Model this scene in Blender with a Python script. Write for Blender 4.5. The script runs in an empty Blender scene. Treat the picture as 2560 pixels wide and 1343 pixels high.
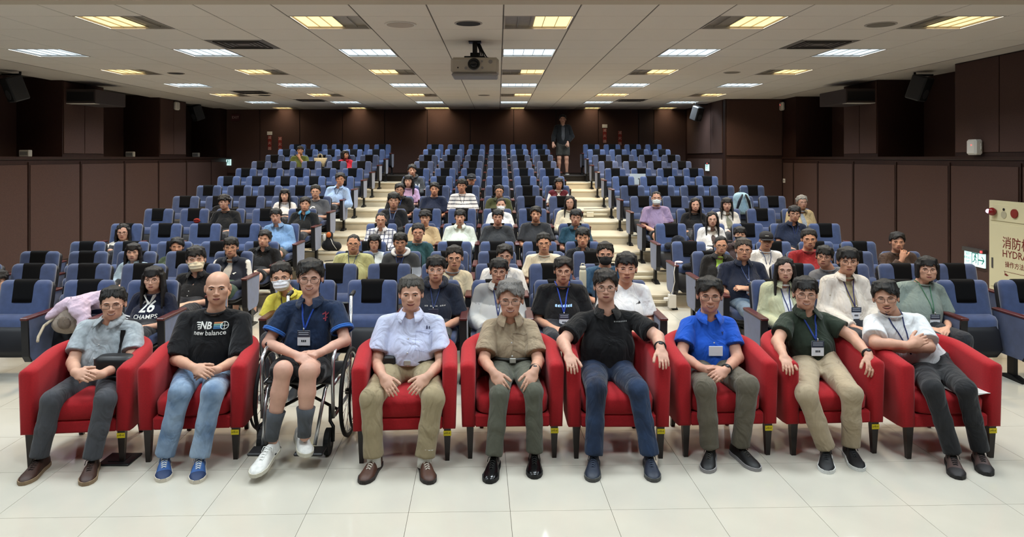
import bpy, math, random, time
import numpy as np
from mathutils import Vector, Matrix, Euler
from mathutils.bvhtree import BVHTree
T0 = time.time()
SC = bpy.context.scene
COL = SC.collection
random.seed(7)
# ---------------------------------------------------------------- camera
F_PX, CX, CY, H_CAM = 1750.0, 1245.0, 394.0, 1.95     # focal length / horizon point in 2560x1343 pixels
cam_d = bpy.data.cameras.new('camera'); cam = bpy.data.objects.new('camera', cam_d); COL.objects.link(cam)
cam.location = (0, 0, H_CAM); cam.rotation_euler = (math.pi/2, 0, 0)
cam_d.sensor_fit = 'HORIZONTAL'; cam_d.sensor_width = 36.0
cam_d.lens = F_PX/2560*36.0
cam_d.shift_x = (1280-CX)/2560; cam_d.shift_y = -(671.5-CY)/2560
cam_d.clip_start = 0.05; cam_d.clip_end = 100
SC.camera = cam
# ---------------------------------------------------------------- world, exposure
w = bpy.data.worlds.new('world'); SC.world = w; w.use_nodes = True
w.node_tree.nodes['Background'].inputs[0].default_value = (0.5, 0.5, 0.52, 1)
w.node_tree.nodes['Background'].inputs[1].default_value = 0.0
SC.view_settings.view_transform = 'Standard'; SC.view_settings.look = 'None'
SC.view_settings.gamma = 1.0; SC.view_settings.use_curve_mapping = False
SC.view_settings.exposure = 0.0
WARM_POWER, COOL_POWER = 40.0, 46.0          # watts of one lit half / full ceiling fixture
WARM_COL, COOL_COL = (1.0, 0.84, 0.62), (0.84, 0.94, 1.0)
SPREAD = math.radians(138)                   # parabolic louvres cut the light off at shallow angles
# ---------------------------------------------------------------- pixel helpers
def W(px, py, d): return np.array([(px-CX)*d/F_PX, d, H_CAM-(py-CY)*d/F_PX])
def on_floor(px, py, z=0.0):
    d = (H_CAM-z)*F_PX/(py-CY); return np.array([(px-CX)*d/F_PX, d, z])
def X_at(px, d): return (px-CX)*d/F_PX
# ---------------------------------------------------------------- materials
MATS = {}
def srgb(c):
    if isinstance(c, str):
        c = c.lstrip('#'); c = tuple(int(c[i:i+2], 16)/255 for i in (0, 2, 4))
    return tuple((x/12.92 if x <= 0.04045 else ((x+0.055)/1.055)**2.4) for x in c)
def mat(name, color='#888888', rough=0.6, metal=0.0, noise=0.0, nscale=60.0, bump=0.0, bscale=None, sheen=0.0,
        emit=None, estr=0.0, coat=0.0, alpha=1.0, spec=0.5, stretch=None, trans=0.0, ior=1.45, fold=0.0):
    if name in MATS: return MATS[name]
    m = bpy.data.materials.new(name); m.use_nodes = True; MATS[name] = m
    nt = m.node_tree; b = nt.nodes['Principled BSDF']
    col = srgb(color) + (1,)
    b.inputs['Base Color'].default_value = col
    b.inputs['Roughness'].default_value = rough; b.inputs['Metallic'].default_value = metal
    b.inputs['Specular IOR Level'].default_value = spec
    b.inputs['Sheen Weight'].default_value = sheen; b.inputs['Coat Weight'].default_value = coat
    b.inputs['Alpha'].default_value = alpha
    b.inputs['Transmission Weight'].default_value = trans; b.inputs['IOR'].default_value = ior
    if emit is not None:
        b.inputs['Emission Color'].default_value = srgb(emit) + (1,); b.inputs['Emission Strength'].default_value = estr
    if noise > 0 or bump > 0:
        tc = nt.nodes.new('ShaderNodeTexCoord'); src = tc.outputs['Object']
        if stretch:
            mp = nt.nodes.new('ShaderNodeMapping'); mp.inputs['Scale'].default_value = stretch
            nt.links.new(src, mp.inputs['Vector']); src = mp.outputs['Vector']
        n = nt.nodes.new('ShaderNodeTexNoise'); n.inputs['Scale'].default_value = nscale; n.inputs['Detail'].default_value = 3
        nt.links.new(src, n.inputs['Vector'])
        if noise > 0:
            r = nt.nodes.new('ShaderNodeValToRGB')
            r.color_ramp.elements[0].position = 0.3; r.color_ramp.elements[1].position = 0.7
            r.color_ramp.elements[0].color = tuple(max(0, x*(1-noise)) for x in col[:3]) + (1,)
            r.color_ramp.elements[1].color = tuple(min(1, x*(1+noise)) for x in col[:3]) + (1,)
            nt.links.new(n.outputs['Fac'], r.inputs['Fac']); nt.links.new(r.outputs['Color'], b.inputs['Base Color'])
        if bump > 0:
            n2 = n
            if bscale:
                n2 = nt.nodes.new('ShaderNodeTexNoise'); n2.inputs['Scale'].default_value = bscale; nt.links.new(src, n2.inputs['Vector'])
            bp = nt.nodes.new('ShaderNodeBump'); bp.inputs['Strength'].default_value = bump; bp.inputs['Distance'].default_value = 0.004
            nt.links.new(n2.outputs['Fac'], bp.inputs['Height']); nt.links.new(bp.outputs['Normal'], b.inputs['Normal'])
    if fold > 0:
        tc = nt.nodes.new('ShaderNodeTexCoord'); mp = nt.nodes.new('ShaderNodeMapping'); mp.inputs['Scale'].default_value = (1, 1, .55); mp.inputs['Rotation'].default_value = (.2, .45, .1)
        n = nt.nodes.new('ShaderNodeTexNoise'); n.inputs['Scale'].default_value = 8; n.inputs['Detail'].default_value = 2.5; n.inputs['Roughness'].default_value = .55; n.inputs['Distortion'].default_value = 1.4
        bp2 = nt.nodes.new('ShaderNodeBump'); bp2.inputs['Strength'].default_value = fold; bp2.inputs['Distance'].default_value = .035
        nt.links.new(tc.outputs['Object'], mp.inputs['Vector']); nt.links.new(mp.outputs['Vector'], n.inputs['Vector']); nt.links.new(n.outputs['Fac'], bp2.inputs['Height'])
        l = b.inputs['Normal'].links
        if l: nt.links.new(l[0].from_socket, bp2.inputs['Normal'])
        nt.links.new(bp2.outputs['Normal'], b.inputs['Normal'])
    return m
def cloth(color, **k):
    c = color.lstrip('#')
    a = dict(rough=0.85, noise=0.045, nscale=45, bump=0.12, bscale=400, sheen=0.12, spec=0.25, fold=0.8); a.update(k)
    return mat('cloth_'+c, color, **a)
def mixhex(a, b, t):
    a, b = a.lstrip('#'), b.lstrip('#'); return '#'+''.join('%02x' % round(int(a[i:i+2], 16)*(1-t)+int(b[i:i+2], 16)*t) for i in (0, 2, 4))
def skin(color): return mat('skin_'+color.lstrip('#'), mixhex(color, '#d6aa98', .45), rough=0.48, noise=0.06, nscale=22, spec=0.4)
def vcol_mat(name, rough=0.85, sheen=0.15, spec=0.25):
    if name in MATS: return MATS[name]
    m = bpy.data.materials.new(name); m.use_nodes = True; MATS[name] = m
    nt = m.node_tree; b = nt.nodes['Principled BSDF']; b.inputs['Roughness'].default_value = rough
    b.inputs['Sheen Weight'].default_value = sheen; b.inputs['Specular IOR Level'].default_value = spec
    at = nt.nodes.new('ShaderNodeAttribute'); at.attribute_name = 'Col'
    nt.links.new(at.outputs['Color'], b.inputs['Base Color'])
    return m
# ---------------------------------------------------------------- object helpers
def link(o, parent=None):
    COL.objects.link(o)
    if parent is not None: o.parent = parent
    return o
def mesh_obj(name, v, f, m, parent=None, smooth=False, mi=None, loc=None):
    me = bpy.data.meshes.new(name); me.from_pydata([tuple(map(float, p)) for p in v], [], [tuple(int(i) for i in q) for q in f])
    for x in (m if isinstance(m, (list, tuple)) else [m]): me.materials.append(x)
    if smooth: me.polygons.foreach_set('use_smooth', np.ones(len(me.polygons), dtype=bool))
    if mi is not None: me.polygons.foreach_set('material_index', np.asarray(mi, dtype=np.int32))
    me.update()
    o = bpy.data.objects.new(name, me); link(o, parent)
    if loc is not None: o.location = loc
    return o
def fast_obj(name, v, q, m, parent=None, mi=None, col=None):
    """quads as numpy arrays -> smooth mesh object"""
    me = bpy.data.meshes.new(name); nv, nf = len(v), len(q)
    me.vertices.add(nv); me.vertices.foreach_set('co', np.asarray(v, dtype=np.float32).ravel())
    me.loops.add(nf*4); me.loops.foreach_set('vertex_index', np.asarray(q, dtype=np.int32).ravel())
    me.polygons.add(nf); me.polygons.foreach_set('loop_start', np.arange(0, nf*4, 4, dtype=np.int32))
    me.polygons.foreach_set('use_smooth', np.ones(nf, dtype=bool))
    for x in (m if isinstance(m, (list, tuple)) else [m]): me.materials.append(x)
    if mi is not None: me.polygons.foreach_set('material_index', np.asarray(mi, dtype=np.int32))
    if col is not None:
        at = me.color_attributes.new('Col', 'FLOAT_COLOR', 'POINT'); c = np.ones((nv, 4), dtype=np.float32); c[:, :3] = col
        at.data.foreach_set('color', c.ravel())
    me.update(calc_edges=True)
    o = bpy.data.objects.new(name, me); return link(o, parent)
def empty(name, loc=(0, 0, 0), rz=0.0, parent=None):
    o = bpy.data.objects.new(name, None); o.location = loc; o.rotation_euler = (0, 0, rz); o.empty_display_size = 0.1
    return link(o, parent)
def tag(o, label=None, cat=None, group=None, kind=None):
    if label: o['label'] = label
    if cat: o['category'] = cat
    if group: o['group'] = group
    if kind: o['kind'] = kind
    return o
def copy_tree(o, parent=None):
    c = o.copy(); COL.objects.link(c); c.parent = parent
    for ch in list(o.children): copy_tree(ch, c)
    return c
class MB:
    def __init__(s): s.v = []; s.f = []; s.m = []
    def add(s, v, f, mi=0):
        n = len(s.v); s.v += [tuple(map(float, p)) for p in v]; s.f += [tuple(i+n for i in q) for q in f]; s.m += [mi]*len(f); return s
    def box(s, lo, hi, mi=0, bev=0.0):
        x0, y0, z0 = lo; x1, y1, z1 = hi
        if bev <= 0:
            v = [(x0,y0,z0),(x1,y0,z0),(x1,y1,z0),(x0,y1,z0),(x0,y0,z1),(x1,y0,z1),(x1,y1,z1),(x0,y1,z1)]
            return s.add(v, [(0,3,2,1),(4,5,6,7),(0,1,5,4),(1,2,6,5),(2,3,7,6),(3,0,4,7)], mi)
        b = min(bev, (x1-x0)/2.01, (y1-y0)/2.01, (z1-z0)/2.01)
        v = []; idx = {}
        for ix, (xa, xb) in enumerate(((x0, x0+b), (x1, x1-b))):
            for iy, (ya, yb) in enumerate(((y0, y0+b), (y1, y1-b))):
                for iz, (za, zb) in enumerate(((z0, z0+b), (z1, z1-b))):
                    for a, p in enumerate(((xa, yb, zb), (xb, ya, zb), (xb, yb, za))):
                        idx[(ix, iy, iz, a)] = len(v); v.append(p)
        f = []; I = lambda a, b_, c, k: idx[(a, b_, c, k)]
        f += [(I(0,0,0,0),I(0,0,1,0),I(0,1,1,0),I(0,1,0,0)), (I(1,0,0,0),I(1,1,0,0),I(1,1,1,0),I(1,0,1,0))]
        f += [(I(0,0,0,1),I(1,0,0,1),I(1,0,1,1),I(0,0,1,1)), (I(0,1,0,1),I(0,1,1,1),I(1,1,1,1),I(1,1,0,1))]
        f += [(I(0,0,0,2),I(0,1,0,2),I(1,1,0,2),I(1,0,0,2)), (I(0,0,1,2),I(1,0,1,2),I(1,1,1,2),I(0,1,1,2))]
        for c in (0, 1):
            for d in (0, 1):
                f.append((I(c,d,0,0), I(c,d,1,0), I(c,d,1,1), I(c,d,0,1)))
                f.append((I(c,0,d,0), I(c,1,d,0), I(c,1,d,2), I(c,0,d,2)))
                f.append((I(0,c,d,1), I(1,c,d,1), I(1,c,d,2), I(0,c,d,2)))
                for e in (0, 1): f.append((I(c,d,e,0), I(c,d,e,1), I(c,d,e,2)))
        return s.add(v, f, mi)
    def tube(s, pts, r, n=8, mi=0, closed=False, cap=True):
        P = [Vector(p) for p in pts]; m = len(P); rr = r if isinstance(r, (list, tuple)) else [r]*m
        v = []; f = []; prev = None
        for i in range(m):
            if closed: t = (P[(i+1) % m]-P[i-1]).normalized()
            else: t = (P[min(i+1, m-1)]-P[max(i-1, 0)]).normalized()
            if prev is None:
                a = Vector((0, 0, 1)) if abs(t.z) < 0.9 else Vector((1, 0, 0)); u = t.cross(a).normalized()
            else:
                u = (prev-t*prev.dot(t))
                u = u.normalized() if u.length > 1e-6 else t.orthogonal().normalized()
            prev = u; w_ = t.cross(u)
            for k in range(n):
                an = 2*math.pi*k/n; v.append(P[i]+(u*math.cos(an)+w_*math.sin(an))*rr[i])
        for i in range(m if closed else m-1):
            j = (i+1) % m
            for k in range(n): f.append((i*n+k, i*n+(k+1) % n, j*n+(k+1) % n, j*n+k))
        if cap and not closed: f.append(tuple(range(n-1, -1, -1))); f.append(tuple(range((m-1)*n, m*n)))
        return s.add(v, f, mi)
    def cyl(s, a, b, ra, rb=None, n=16, mi=0): return s.tube([a, b], [ra, ra if rb is None else rb], n, mi)
    def ell(s, c, r, n=12, m=8, mi=0, R=None):
        v = []; f = []
        for i in range(m+1):
            th = math.pi*i/m
            for k in range(n):
                ph = 2*math.pi*k/n; p = np.array([r[0]*math.sin(th)*math.cos(ph), r[1]*math.sin(th)*math.sin(ph), r[2]*math.cos(th)])
                if R is not None: p = R @ p
                v.append(tuple(np.asarray(c)+p))
        for i in range(m):
            for k in range(n): f.append((i*n+k, (i+1)*n+k, (i+1)*n+(k+1) % n, i*n+(k+1) % n))
        return s.add(v, f, mi)
    def prism(s, poly, axis, a0, a1, mi=0):
        """2D polygon extruded along axis ('x','y','z'); poly is in the two other axes in order"""
        n = len(poly); v = []
        for a in (a0, a1):
            for (p, q) in poly: v.append({'x': (a, p, q), 'y': (p, a, q), 'z': (p, q, a)}[axis])
        f = [tuple(range(n-1, -1, -1)), tuple(range(n, 2*n))]+[(i, (i+1) % n, n+(i+1) % n, n+i) for i in range(n)]
        return s.add(v, f, mi)
    def quad(s, a, b, c, d, mi=0): return s.add([a, b, c, d], [(0, 1, 2, 3)], mi)
    def grid(s, fn, nu, nv, mi=0, closed_u=False):
        v = [fn(i/(nu if closed_u else nu-1), j/(nv-1)) for i in range(nu) for j in range(nv)]; f = []
        for i in range(nu if closed_u else nu-1):
            i2 = (i+1) % nu
            for j in range(nv-1): f.append((i*nv+j, i2*nv+j, i2*nv+j+1, i*nv+j+1))
        return s.add(v, f, mi)
    def build(s, name, m, parent=None, smooth=False, loc=None):
        return mesh_obj(name, s.v, s.f, m, parent, smooth, s.m, loc)
def fix_normals(o):
    import bmesh
    b = bmesh.new(); b.from_mesh(o.data); bmesh.ops.recalc_face_normals(b, faces=b.faces); b.to_mesh(o.data); b.free(); return o
_TXT = {}
def text_geo(s, size=1.0, align='CENTER', bold=0.0):
    """flat text -> (verts Nx2, faces)"""
    key = (s, align, bold)
    if key not in _TXT:
        c = bpy.data.curves.new('txt', 'FONT'); c.body = s; c.size = 1.0; c.align_x = align; c.align_y = 'CENTER'
        c.resolution_u = 2; c.offset = bold
        o = bpy.data.objects.new('txt', c); COL.objects.link(o)
        dg = bpy.context.evaluated_depsgraph_get(); me = o.evaluated_get(dg).to_mesh()
        v = [(p.co.x, p.co.y) for p in me.vertices]; f = [tuple(p.vertices) for p in me.polygons]
        o.evaluated_get(dg).to_mesh_clear(); bpy.data.objects.remove(o); bpy.data.curves.remove(c)
        _TXT[key] = (v, f)
    v, f = _TXT[key]
    return [(x*size, y*size) for x, y in v], f
def put_text(name, s, size, org, ux, uy, m, parent=None, align='CENTER', bold=0.0, lift=0.0):
    v, f = text_geo(s, size, align, bold); o_ = Vector(org); ux = Vector(ux); uy = Vector(uy); n = ux.cross(uy).normalized()*lift
    return mesh_obj(name, [o_+ux*x+uy*y+n for x, y in v], f, m, parent)
# ================================================================ ROOM
CEIL = 3.357; BACK = 20.4; XL, XR = -7.9, 6.85; XR2, JOG = 5.46, 16.97; FRONT = -3.5
TX0, TW, TY0, TD = 0.053, 0.7167, 6.964, 0.7067                     # ceiling grid
STEP = 0.1485; D1, DR = 6.43, 0.98                                  # seat rows: depth of the seat-back tops
def row_d(k): return D1+DR*k
def row_z(k): return STEP*max(0, k-3)
M_tile = mat('floor_tile', '#c4beb0', rough=0.09, noise=0.035, nscale=3, spec=0.5)
M_grout = mat('floor_grout', '#6f685c', rough=0.9, spec=.1)
M_step = mat('step_stone', '#c6bca6', rough=0.3, noise=0.06, nscale=4)
M_topstep = mat('top_step_black', '#17120f', rough=0.8)
M_ceil = mat('ceiling_tile', '#dcd6cd', rough=0.95, noise=0.03, nscale=200, bump=0.2)
M_cgrid = mat('ceiling_grid', '#5d5852', rough=0.8)
M_cplain = mat('ceiling_plaster', '#c2bbb2', rough=0.95)
M_wall = mat('wall_fabric', '#46302a', rough=0.85, noise=0.18, nscale=90, bump=0.2)
M_wood = mat('wall_wood', '#2c1812', rough=0.5, noise=0.25, nscale=14, stretch=(6, 6, 0.6))
M_dark = mat('recess_black', '#120e0e', rough=0.9)
M_curtain = mat('curtain_brown', '#3a2620', rough=0.9)
M_white = mat('white_plastic', '#d6d3cc', rough=0.45)
M_black = mat('black_plastic', '#141416', rough=0.45)
M_black_metal = mat('black_metal', '#121214', rough=0.4, metal=0.3)
M_grey_metal = mat('grey_metal', '#77777a', rough=0.35, metal=0.8)
M_back_wall = mat('stage_wall', '#9a9288', rough=0.9)
# floor slab with each tile a piece of its own
fl = MB().box((XL-1, FRONT, -0.2), (XR+1, BACK, -0.006)).build('floor', M_grout); tag(fl, kind='structure')
TS = 0.5585; ang = math.radians(1.6)
tile_me = None
org = on_floor(1275.5, 1278.5); ca, sa = math.cos(ang), math.sin(ang)
rest = MB()
for i in range(-15, 15):
    for j in range(-15, 31):
        cx_ = org[0]+ca*(i+.5)*TS-sa*(j+.5)*TS; cy_ = org[1]+sa*(i+.5)*TS+ca*(j+.5)*TS
        if not (XL-.3 < cx_ < XR+.3) or cy_ < FRONT-.3 or cy_ > BACK: continue
        if 3.0 < cy_ < 9.6 and abs(cx_) < 0.82*cy_+0.5:
            if tile_me is None:
                t = MB().box((-TS/2+.0012, -TS/2+.0012, -0.006), (TS/2-.0012, TS/2-.0012, 0.0)).build('floor_tile', M_tile, fl); tile_me = t.data
            else: t = link(bpy.data.objects.new('floor_tile', tile_me), fl)
            t.location = (cx_, cy_, 0); t.rotation_euler = (0, 0, ang)
        else:
            h_ = TS/2-.0012; c4 = [(cx_+ca*a-sa*b, cy_+sa*a+ca*b, 0) for a, b in ((-h_, -h_), (h_, -h_), (h_, h_), (-h_, h_))]
            rest.add(c4+[(p[0], p[1], -.006) for p in c4], [(0, 1, 2, 3), (0, 4, 5, 1), (1, 5, 6, 2), (2, 6, 7, 3), (3, 7, 4, 0)])
tag(rest.build('floor_tile_field', M_tile, fl), kind='stuff')
# tiers
for k in range(4, 14):
    y0 = row_d(k)-1.16; y1 = row_d(k+1)-1.16+0.05 if k < 13 else BACK
    z = row_z(k); m = MB()
    xl_, xr_ = (-5.80, 5.14 if k < 8 else 4.60) if k < 13 else (-5.8, 5.4)
    m.box((xl_, y0, -0.15), (xr_, y1, z-0.03), mi=1).box((xl_, y0-0.018, z-0.03), (xr_, y1, z), mi=0, bev=0.004)
    tag(m.build('seating_tier', [M_step if k < 13 else M_topstep, M_step if k < 13 else M_topstep]), kind='structure')
# tile joints on the aisle steps are grooves cut as thin recessed strips
# ceiling: slab above, grid, tiles
ce = MB().box((XL-1, FRONT, CEIL+0.05), (XR+1, BACK+.2, CEIL+0.2)).build('ceiling', M_cgrid); tag(ce, kind='structure')
NX0, NX1, NY1 = -10, 9, 19                 # tile columns / rows
LIGHTS = {}                                # (n, i) -> kind, lit span
for i, kind in ((-3, 'cool'), (-6, 'cool'), (0, 'warm'), (3, 'cool'), (6, 'warm'), (9, 'cool'), (12, 'warm'), (15, 'cool'), (18, 'warm')):
    for n in (-9, -6, -3, 0, 3, 6):
        if i == 0 and n == -9: continue
        LIGHTS[(n, i)] = kind
def lit_span(n, i):
    if LIGHTS[(n, i)] == 'cool': return (0.0, 1.0)
    if (n, i) in ((3, 12), (-3, 18)): return (0, 1)
    return (0.0, 0.56) if n < 0 else (0.46, 1.0)
VENTS = {(-5, 2), (5, 2), (-8, 11), (-7, 14), (4, 14)}
FX = [TX0+TW*n for n in range(NX0, NX1+1)]
tile_me = None; rest = MB()
for i in range(-8, NY1):
    for n in range(NX0, NX1):
        if (n, i) in LIGHTS or (n, i) in VENTS: continue
        x0, y0 = TX0+TW*n, TY0+TD*i
        g = 0.006
        if -1 <= i < 11:
            if tile_me is None:
                t = MB().box((g, g, 0.0), (TW-g, TD-g, 0.03), bev=.004).build('ceiling_tile', M_ceil, ce); tile_me = t.data
            else: t = link(bpy.data.objects.new('ceiling_tile', tile_me), ce)
            t.location = (x0, y0, CEIL)
        else: rest.box((x0+g, y0+g, CEIL), (x0+TW-g, y0+TD-g, CEIL+.03))
tag(rest.build('ceiling_tile_field', M_ceil, ce), kind='stuff')
gb = MB()                                  # T-bar grid just above the tile faces
for n in range(NX0, NX1+1): gb.box((TX0+TW*n-.0065, FRONT, CEIL+.004), (TX0+TW*n+.0065, BACK, CEIL+.03))
for i in range(-8, NY1+1): gb.box((XL, TY0+TD*i-.0065, CEIL+.004), (XR, TY0+TD*i+.0065, CEIL+.03))
gb.build('ceiling_grid', M_cgrid, ce)
pl = MB()
pl.box((XL-.2, FRONT, CEIL-.004), (FX[0]-.006, BACK, CEIL+.06)).box((FX[-1]+.006, FRONT, CEIL-.004), (XR+.6, BACK, CEIL+.06))
pl.box((XL-.2, TY0+TD*NY1, CEIL-.004), (XR+.6, BACK+.1, CEIL+.06))
tag(pl.build('ceiling_border', M_cplain), kind='structure')
bm_ = MB().box((XL, 5.65, CEIL-.035), (XR, TY0-TD*1.0+.02, CEIL+.02)).build('trim_1', mat('beam_beige', '#b9ae9c', rough=.8)); tag(bm_, kind='structure')
# ---- ceiling fixtures
M_trim = mat('light_trim', '#a8a29a', rough=.5); M_unlit = mat('light_unlit', '#8c867a', rough=.35, noise=.1, nscale=20)
M_louv = mat('louvre_metal', '#a9a59b', rough=.3, metal=.6)
M_warm = mat('light_warm', '#ffe2a8', emit='#ffdf9a', estr=1.5); M_cool = mat('light_cool', '#e0f2ff', emit='#d6edff', estr=1.6)
COLW = {-9: 'above the aisle by the window wall with three recesses', -6: 'two columns from the projector, above the block by the exit sign', -3: 'beside the projector, over the left aisle', 0: 'beside the projector, over the centre block', 3: 'over the right aisle', 6: 'nearest the hydrant-cabinet wall'}
ORD = ['first', 'second', 'third', 'fourth', 'fifth', 'sixth', 'seventh', 'eighth', 'ninth', 'tenth', 'eleventh', 'twelfth', 'thirteenth', 'fourteenth']
COLN = {-9: 'first', -6: 'second', -3: 'third', 0: 'fourth', 3: 'fifth', 6: 'sixth'}
for (n, i), kind in sorted(LIGHTS.items(), key=lambda t: (t[0][1], t[0][0])):
    x0, y0 = TX0+TW*n, TY0+TD*i; off = '' if i >= 0 else '_%s_%s_row_offscreen' % (COLN[n], {-3: 'armchair', -6: 'stage'}[i]); e = empty('ceiling_light'+off, (x0, y0, CEIL))
    a, b = lit_span(n, i); g = .008
    MB().box((0+g, g, 0), (TW-g, .022, .035)).box((g, TD-.022, 0), (TW-g, TD-g, .035)).box((g, .022, 0), (.022, TD-.022, .035)).box((TW-.022, .022, 0), (TW-g, TD-.022, .035)).build('frame', M_trim, e)
    MB().box((.022, .022, .034), (TW-.022, TD-.022, .045)).build('housing', M_unlit, e)
    xa, xb = .022+a*(TW-.044), .022+b*(TW-.044)
    MB().box((xa, .024, .026), (xb, TD-.024, .033)).build('diffuser', M_warm if kind == 'warm' else M_cool, e)
    lv = MB()
    nb = 4
    for q in range(1, nb+1):
        xq = .022+(TW-.044)*q/(nb+1); lv.box((xq-.003, .024, .016), (xq+.003, TD-.024, .026))
    lv.build('louvre', M_louv, e)
    if kind == 'warm': lab = 'warm yellow ceiling light panel, %s lit' % ('fully' if (a, b) == (0, 1) else 'partly')
    else: lab = 'cool white ceiling light panel'
    rown = {0: 'first warm row', 3: 'first cool row', 6: 'second warm row', 9: 'second cool row', 12: 'third warm row', 15: 'third cool row', 18: 'rearmost warm row', -3: 'row above the armchairs', -6: 'row above the stage'}[i]
    tag(e, '%s, %s, %s from the recessed-window wall' % (lab, rown, COLN[n]), 'ceiling light', 'ceiling light panels')
    ld = bpy.data.lights.new('tube_light', 'AREA'); ld.shape = 'RECTANGLE'; ld.size = xb-xa; ld.size_y = TD-.05
    ld.energy = COOL_POWER if kind == 'cool' else WARM_POWER*(b-a)/.54*.8; ld.color = COOL_COL if kind == 'cool' else WARM_COL
    ld.spread = SPREAD
    if i == 18: ld.energy *= .12
    if i == 15: ld.energy *= .75
    if i < 0: ld.energy *= .62
    lo = bpy.data.objects.new('tube_light'+off, ld); link(lo, e); lo.location = ((xa+xb)/2, TD/2, .004)
for (n, i) in sorted(VENTS):
    x0, y0 = TX0+TW*n, TY0+TD*i; e = empty('ceiling_vent', (x0, y0, CEIL)); mv = mat('vent_grey', '#6e6964', rough=.5)
    MB().box((.008, .008, .001), (TW-.008, TD-.008, .01)).build('plate', mv, e)
    m = MB()
    for q in range(4):
        s_ = .08+.06*q
        for (lo_, hi_) in (((s_, s_), (TW-s_, s_+.012)), ((s_, TD-s_-.012), (TW-s_, TD-s_)), ((s_, s_), (s_+.012, TD-s_)), ((TW-s_-.012, s_), (TW-s_, TD-s_))):
            m.box((lo_[0], lo_[1], -.012+.003*q), (hi_[0], hi_[1], .002))
    m.build('blade', mat('vent_dark', '#3d3936', rough=.6), e)
    tag(e, {(-5, 2): 'grey square ceiling air vent before the first cool lights, recessed-window side', (5, 2): 'grey square ceiling air vent before the first cool lights, hydrant side', (-8, 11): 'dark ceiling air vent near the third warm lights, second from recessed windows', (-7, 14): 'far ceiling air vent near the rear recess', (4, 14): 'far ceiling air vent over the right aisle'}[(n, i)], 'ceiling vent', 'ceiling vents')
# round ceiling things: speaker grilles, smoke detector
def disc(px, py, r, name, label, cat, m1, m2, drop=.006):
    d = (CEIL-H_CAM)*F_PX/(CY-py); e = empty(name, (X_at(px, d), d, CEIL))
    MB().cyl((0, 0, .01), (0, 0, -drop), r, r*.97, n=28).build('rim', m1, e)
    MB().cyl((0, 0, 0), (0, 0, -drop-.003), r*.86, r*.84, n=28).build('grille', m2, e)
    return tag(e, label, cat)
disc(1171, 58, .15, 'ceiling_speaker', 'black round ceiling speaker between projector and beam', 'speaker', M_trim, M_black)
disc(2202, 61, .16, 'ceiling_speaker', 'grey round ceiling speaker beside partly lit end panel', 'speaker', M_trim, mat('grille_grey', '#7c766c', rough=.8))
disc(440, 183, .14, 'ceiling_speaker', 'small black round ceiling speaker behind the second warm panel row', 'speaker', M_trim, M_black)
disc(661, 238, .14, 'ceiling_speaker', 'far dark round ceiling speaker between third warm row panels', 'speaker', M_trim, M_black)
disc(1830, 181, .14, 'ceiling_speaker', 'grey round ceiling speaker beside second warm row', 'speaker', M_trim, mat('grille_grey'))
disc(1210, 238, .14, 'ceiling_speaker', 'flat round ceiling disc behind the projector', 'speaker', M_trim, mat('grille_grey'))
disc(1001, 60, .17, 'smoke_detector', 'pale round ceiling cover beside partly lit warm panel', 'detector', M_white, mat('ceil_pale', '#b4aaa0', rough=.9), .012)
# ---- walls
def wall(name, lo, hi, m): return tag(MB().box(lo, hi).build(name, m), kind='structure')
SILL = 1.965                               # top of the wainscot / window sills
wl = wall('wall_left', (XL-.15, FRONT, -.1), (XL, BACK, SILL-.05), M_wood)
wr = wall('wall_right', (XR, FRONT, -.1), (XR+.15, JOG, SILL-.05), M_wood)
wall('wall_back', (XL-1.2, BACK, -.1), (XR+1, BACK+.15, CEIL+.1), M_wood)
wall('wall_front', (XL-1.2, FRONT-.15, -.2), (XR+1.2, FRONT, CEIL+.1), M_back_wall)
wall('wall_right_rear', (XR2, JOG, -.1), (XR2+.15, BACK, CEIL+.1), M_wood)
wall('wall_right_jog', (XR2, JOG-.15, -.1), (XR+.2, JOG, CEIL+.1), M_wood)
# side recesses: piers, dark jambs and backs
def side(sgn, X0, piers, name):
    for (a, b) in piers:
        x0, x1 = sorted((X0, X0+sgn*.85))
        wall('wall_%s_pier' % name, (x0, a, SILL-.05), (x1, b, CEIL+.05), M_wood)
    x0, x1 = sorted((X0+sgn*.83, X0+sgn*.9)); wall('wall_%s_recess' % name, (x0, FRONT, SILL-.1), (x1, BACK, CEIL+.05), M_curtain)
    x0, x1 = sorted((X0-sgn*.03, X0+sgn*.85)); tag(MB().box((x0, FRONT, SILL-.05), (x1, BACK if sgn < 0 else JOG, SILL), bev=.008).build('trim_%d' % (2 if sgn < 0 else 3), M_wood), kind='structure')
side(-1, XL, [(FRONT, 9.2), (12.69, 14.02), (16.32, 17.71), (19.92, BACK)], 'left')
side(1, XR, [(FRONT, 10.49), (12.62, 13.86), (16.09, JOG)], 'right')
# wainscot panels: each a fabric panel proud of the wood
def panels(X, sgn, ys, z0, z1, parent, y0, y1):
    ys = [y0]+list(ys)+[y1]
    for a, b in zip(ys[:-1], ys[1:]):
        x0, x1 = sorted((X, X-sgn*.018))
        MB().box((x0, a+.04, z0), (x1, b-.04, z1), bev=.004).build('wall_panel', M_wall, parent)
        MB().box((x0-.004 if sgn > 0 else x0, b-.012, z0), (x1+.004 if sgn < 0 else x1, b+.012, z1+.05), bev=.003).build('wall_batten', M_wood, parent)
ysl = [XL*F_PX/(x-CX) for x in (70, 200, 310, 395, 465, 527)]
panels(XL, -1, [8.8, 10.3]+ysl[0:], .1, SILL-.14, wl, 7.3, BACK)
ysr = [XR*F_PX/(x-CX) for x in (2554, 2376, 2242, 2135, 2046, 1985)]
panels(XR, 1, [7.8]+ysr, .1, SILL-.14, wr, 6.3, JOG-.15)
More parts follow.
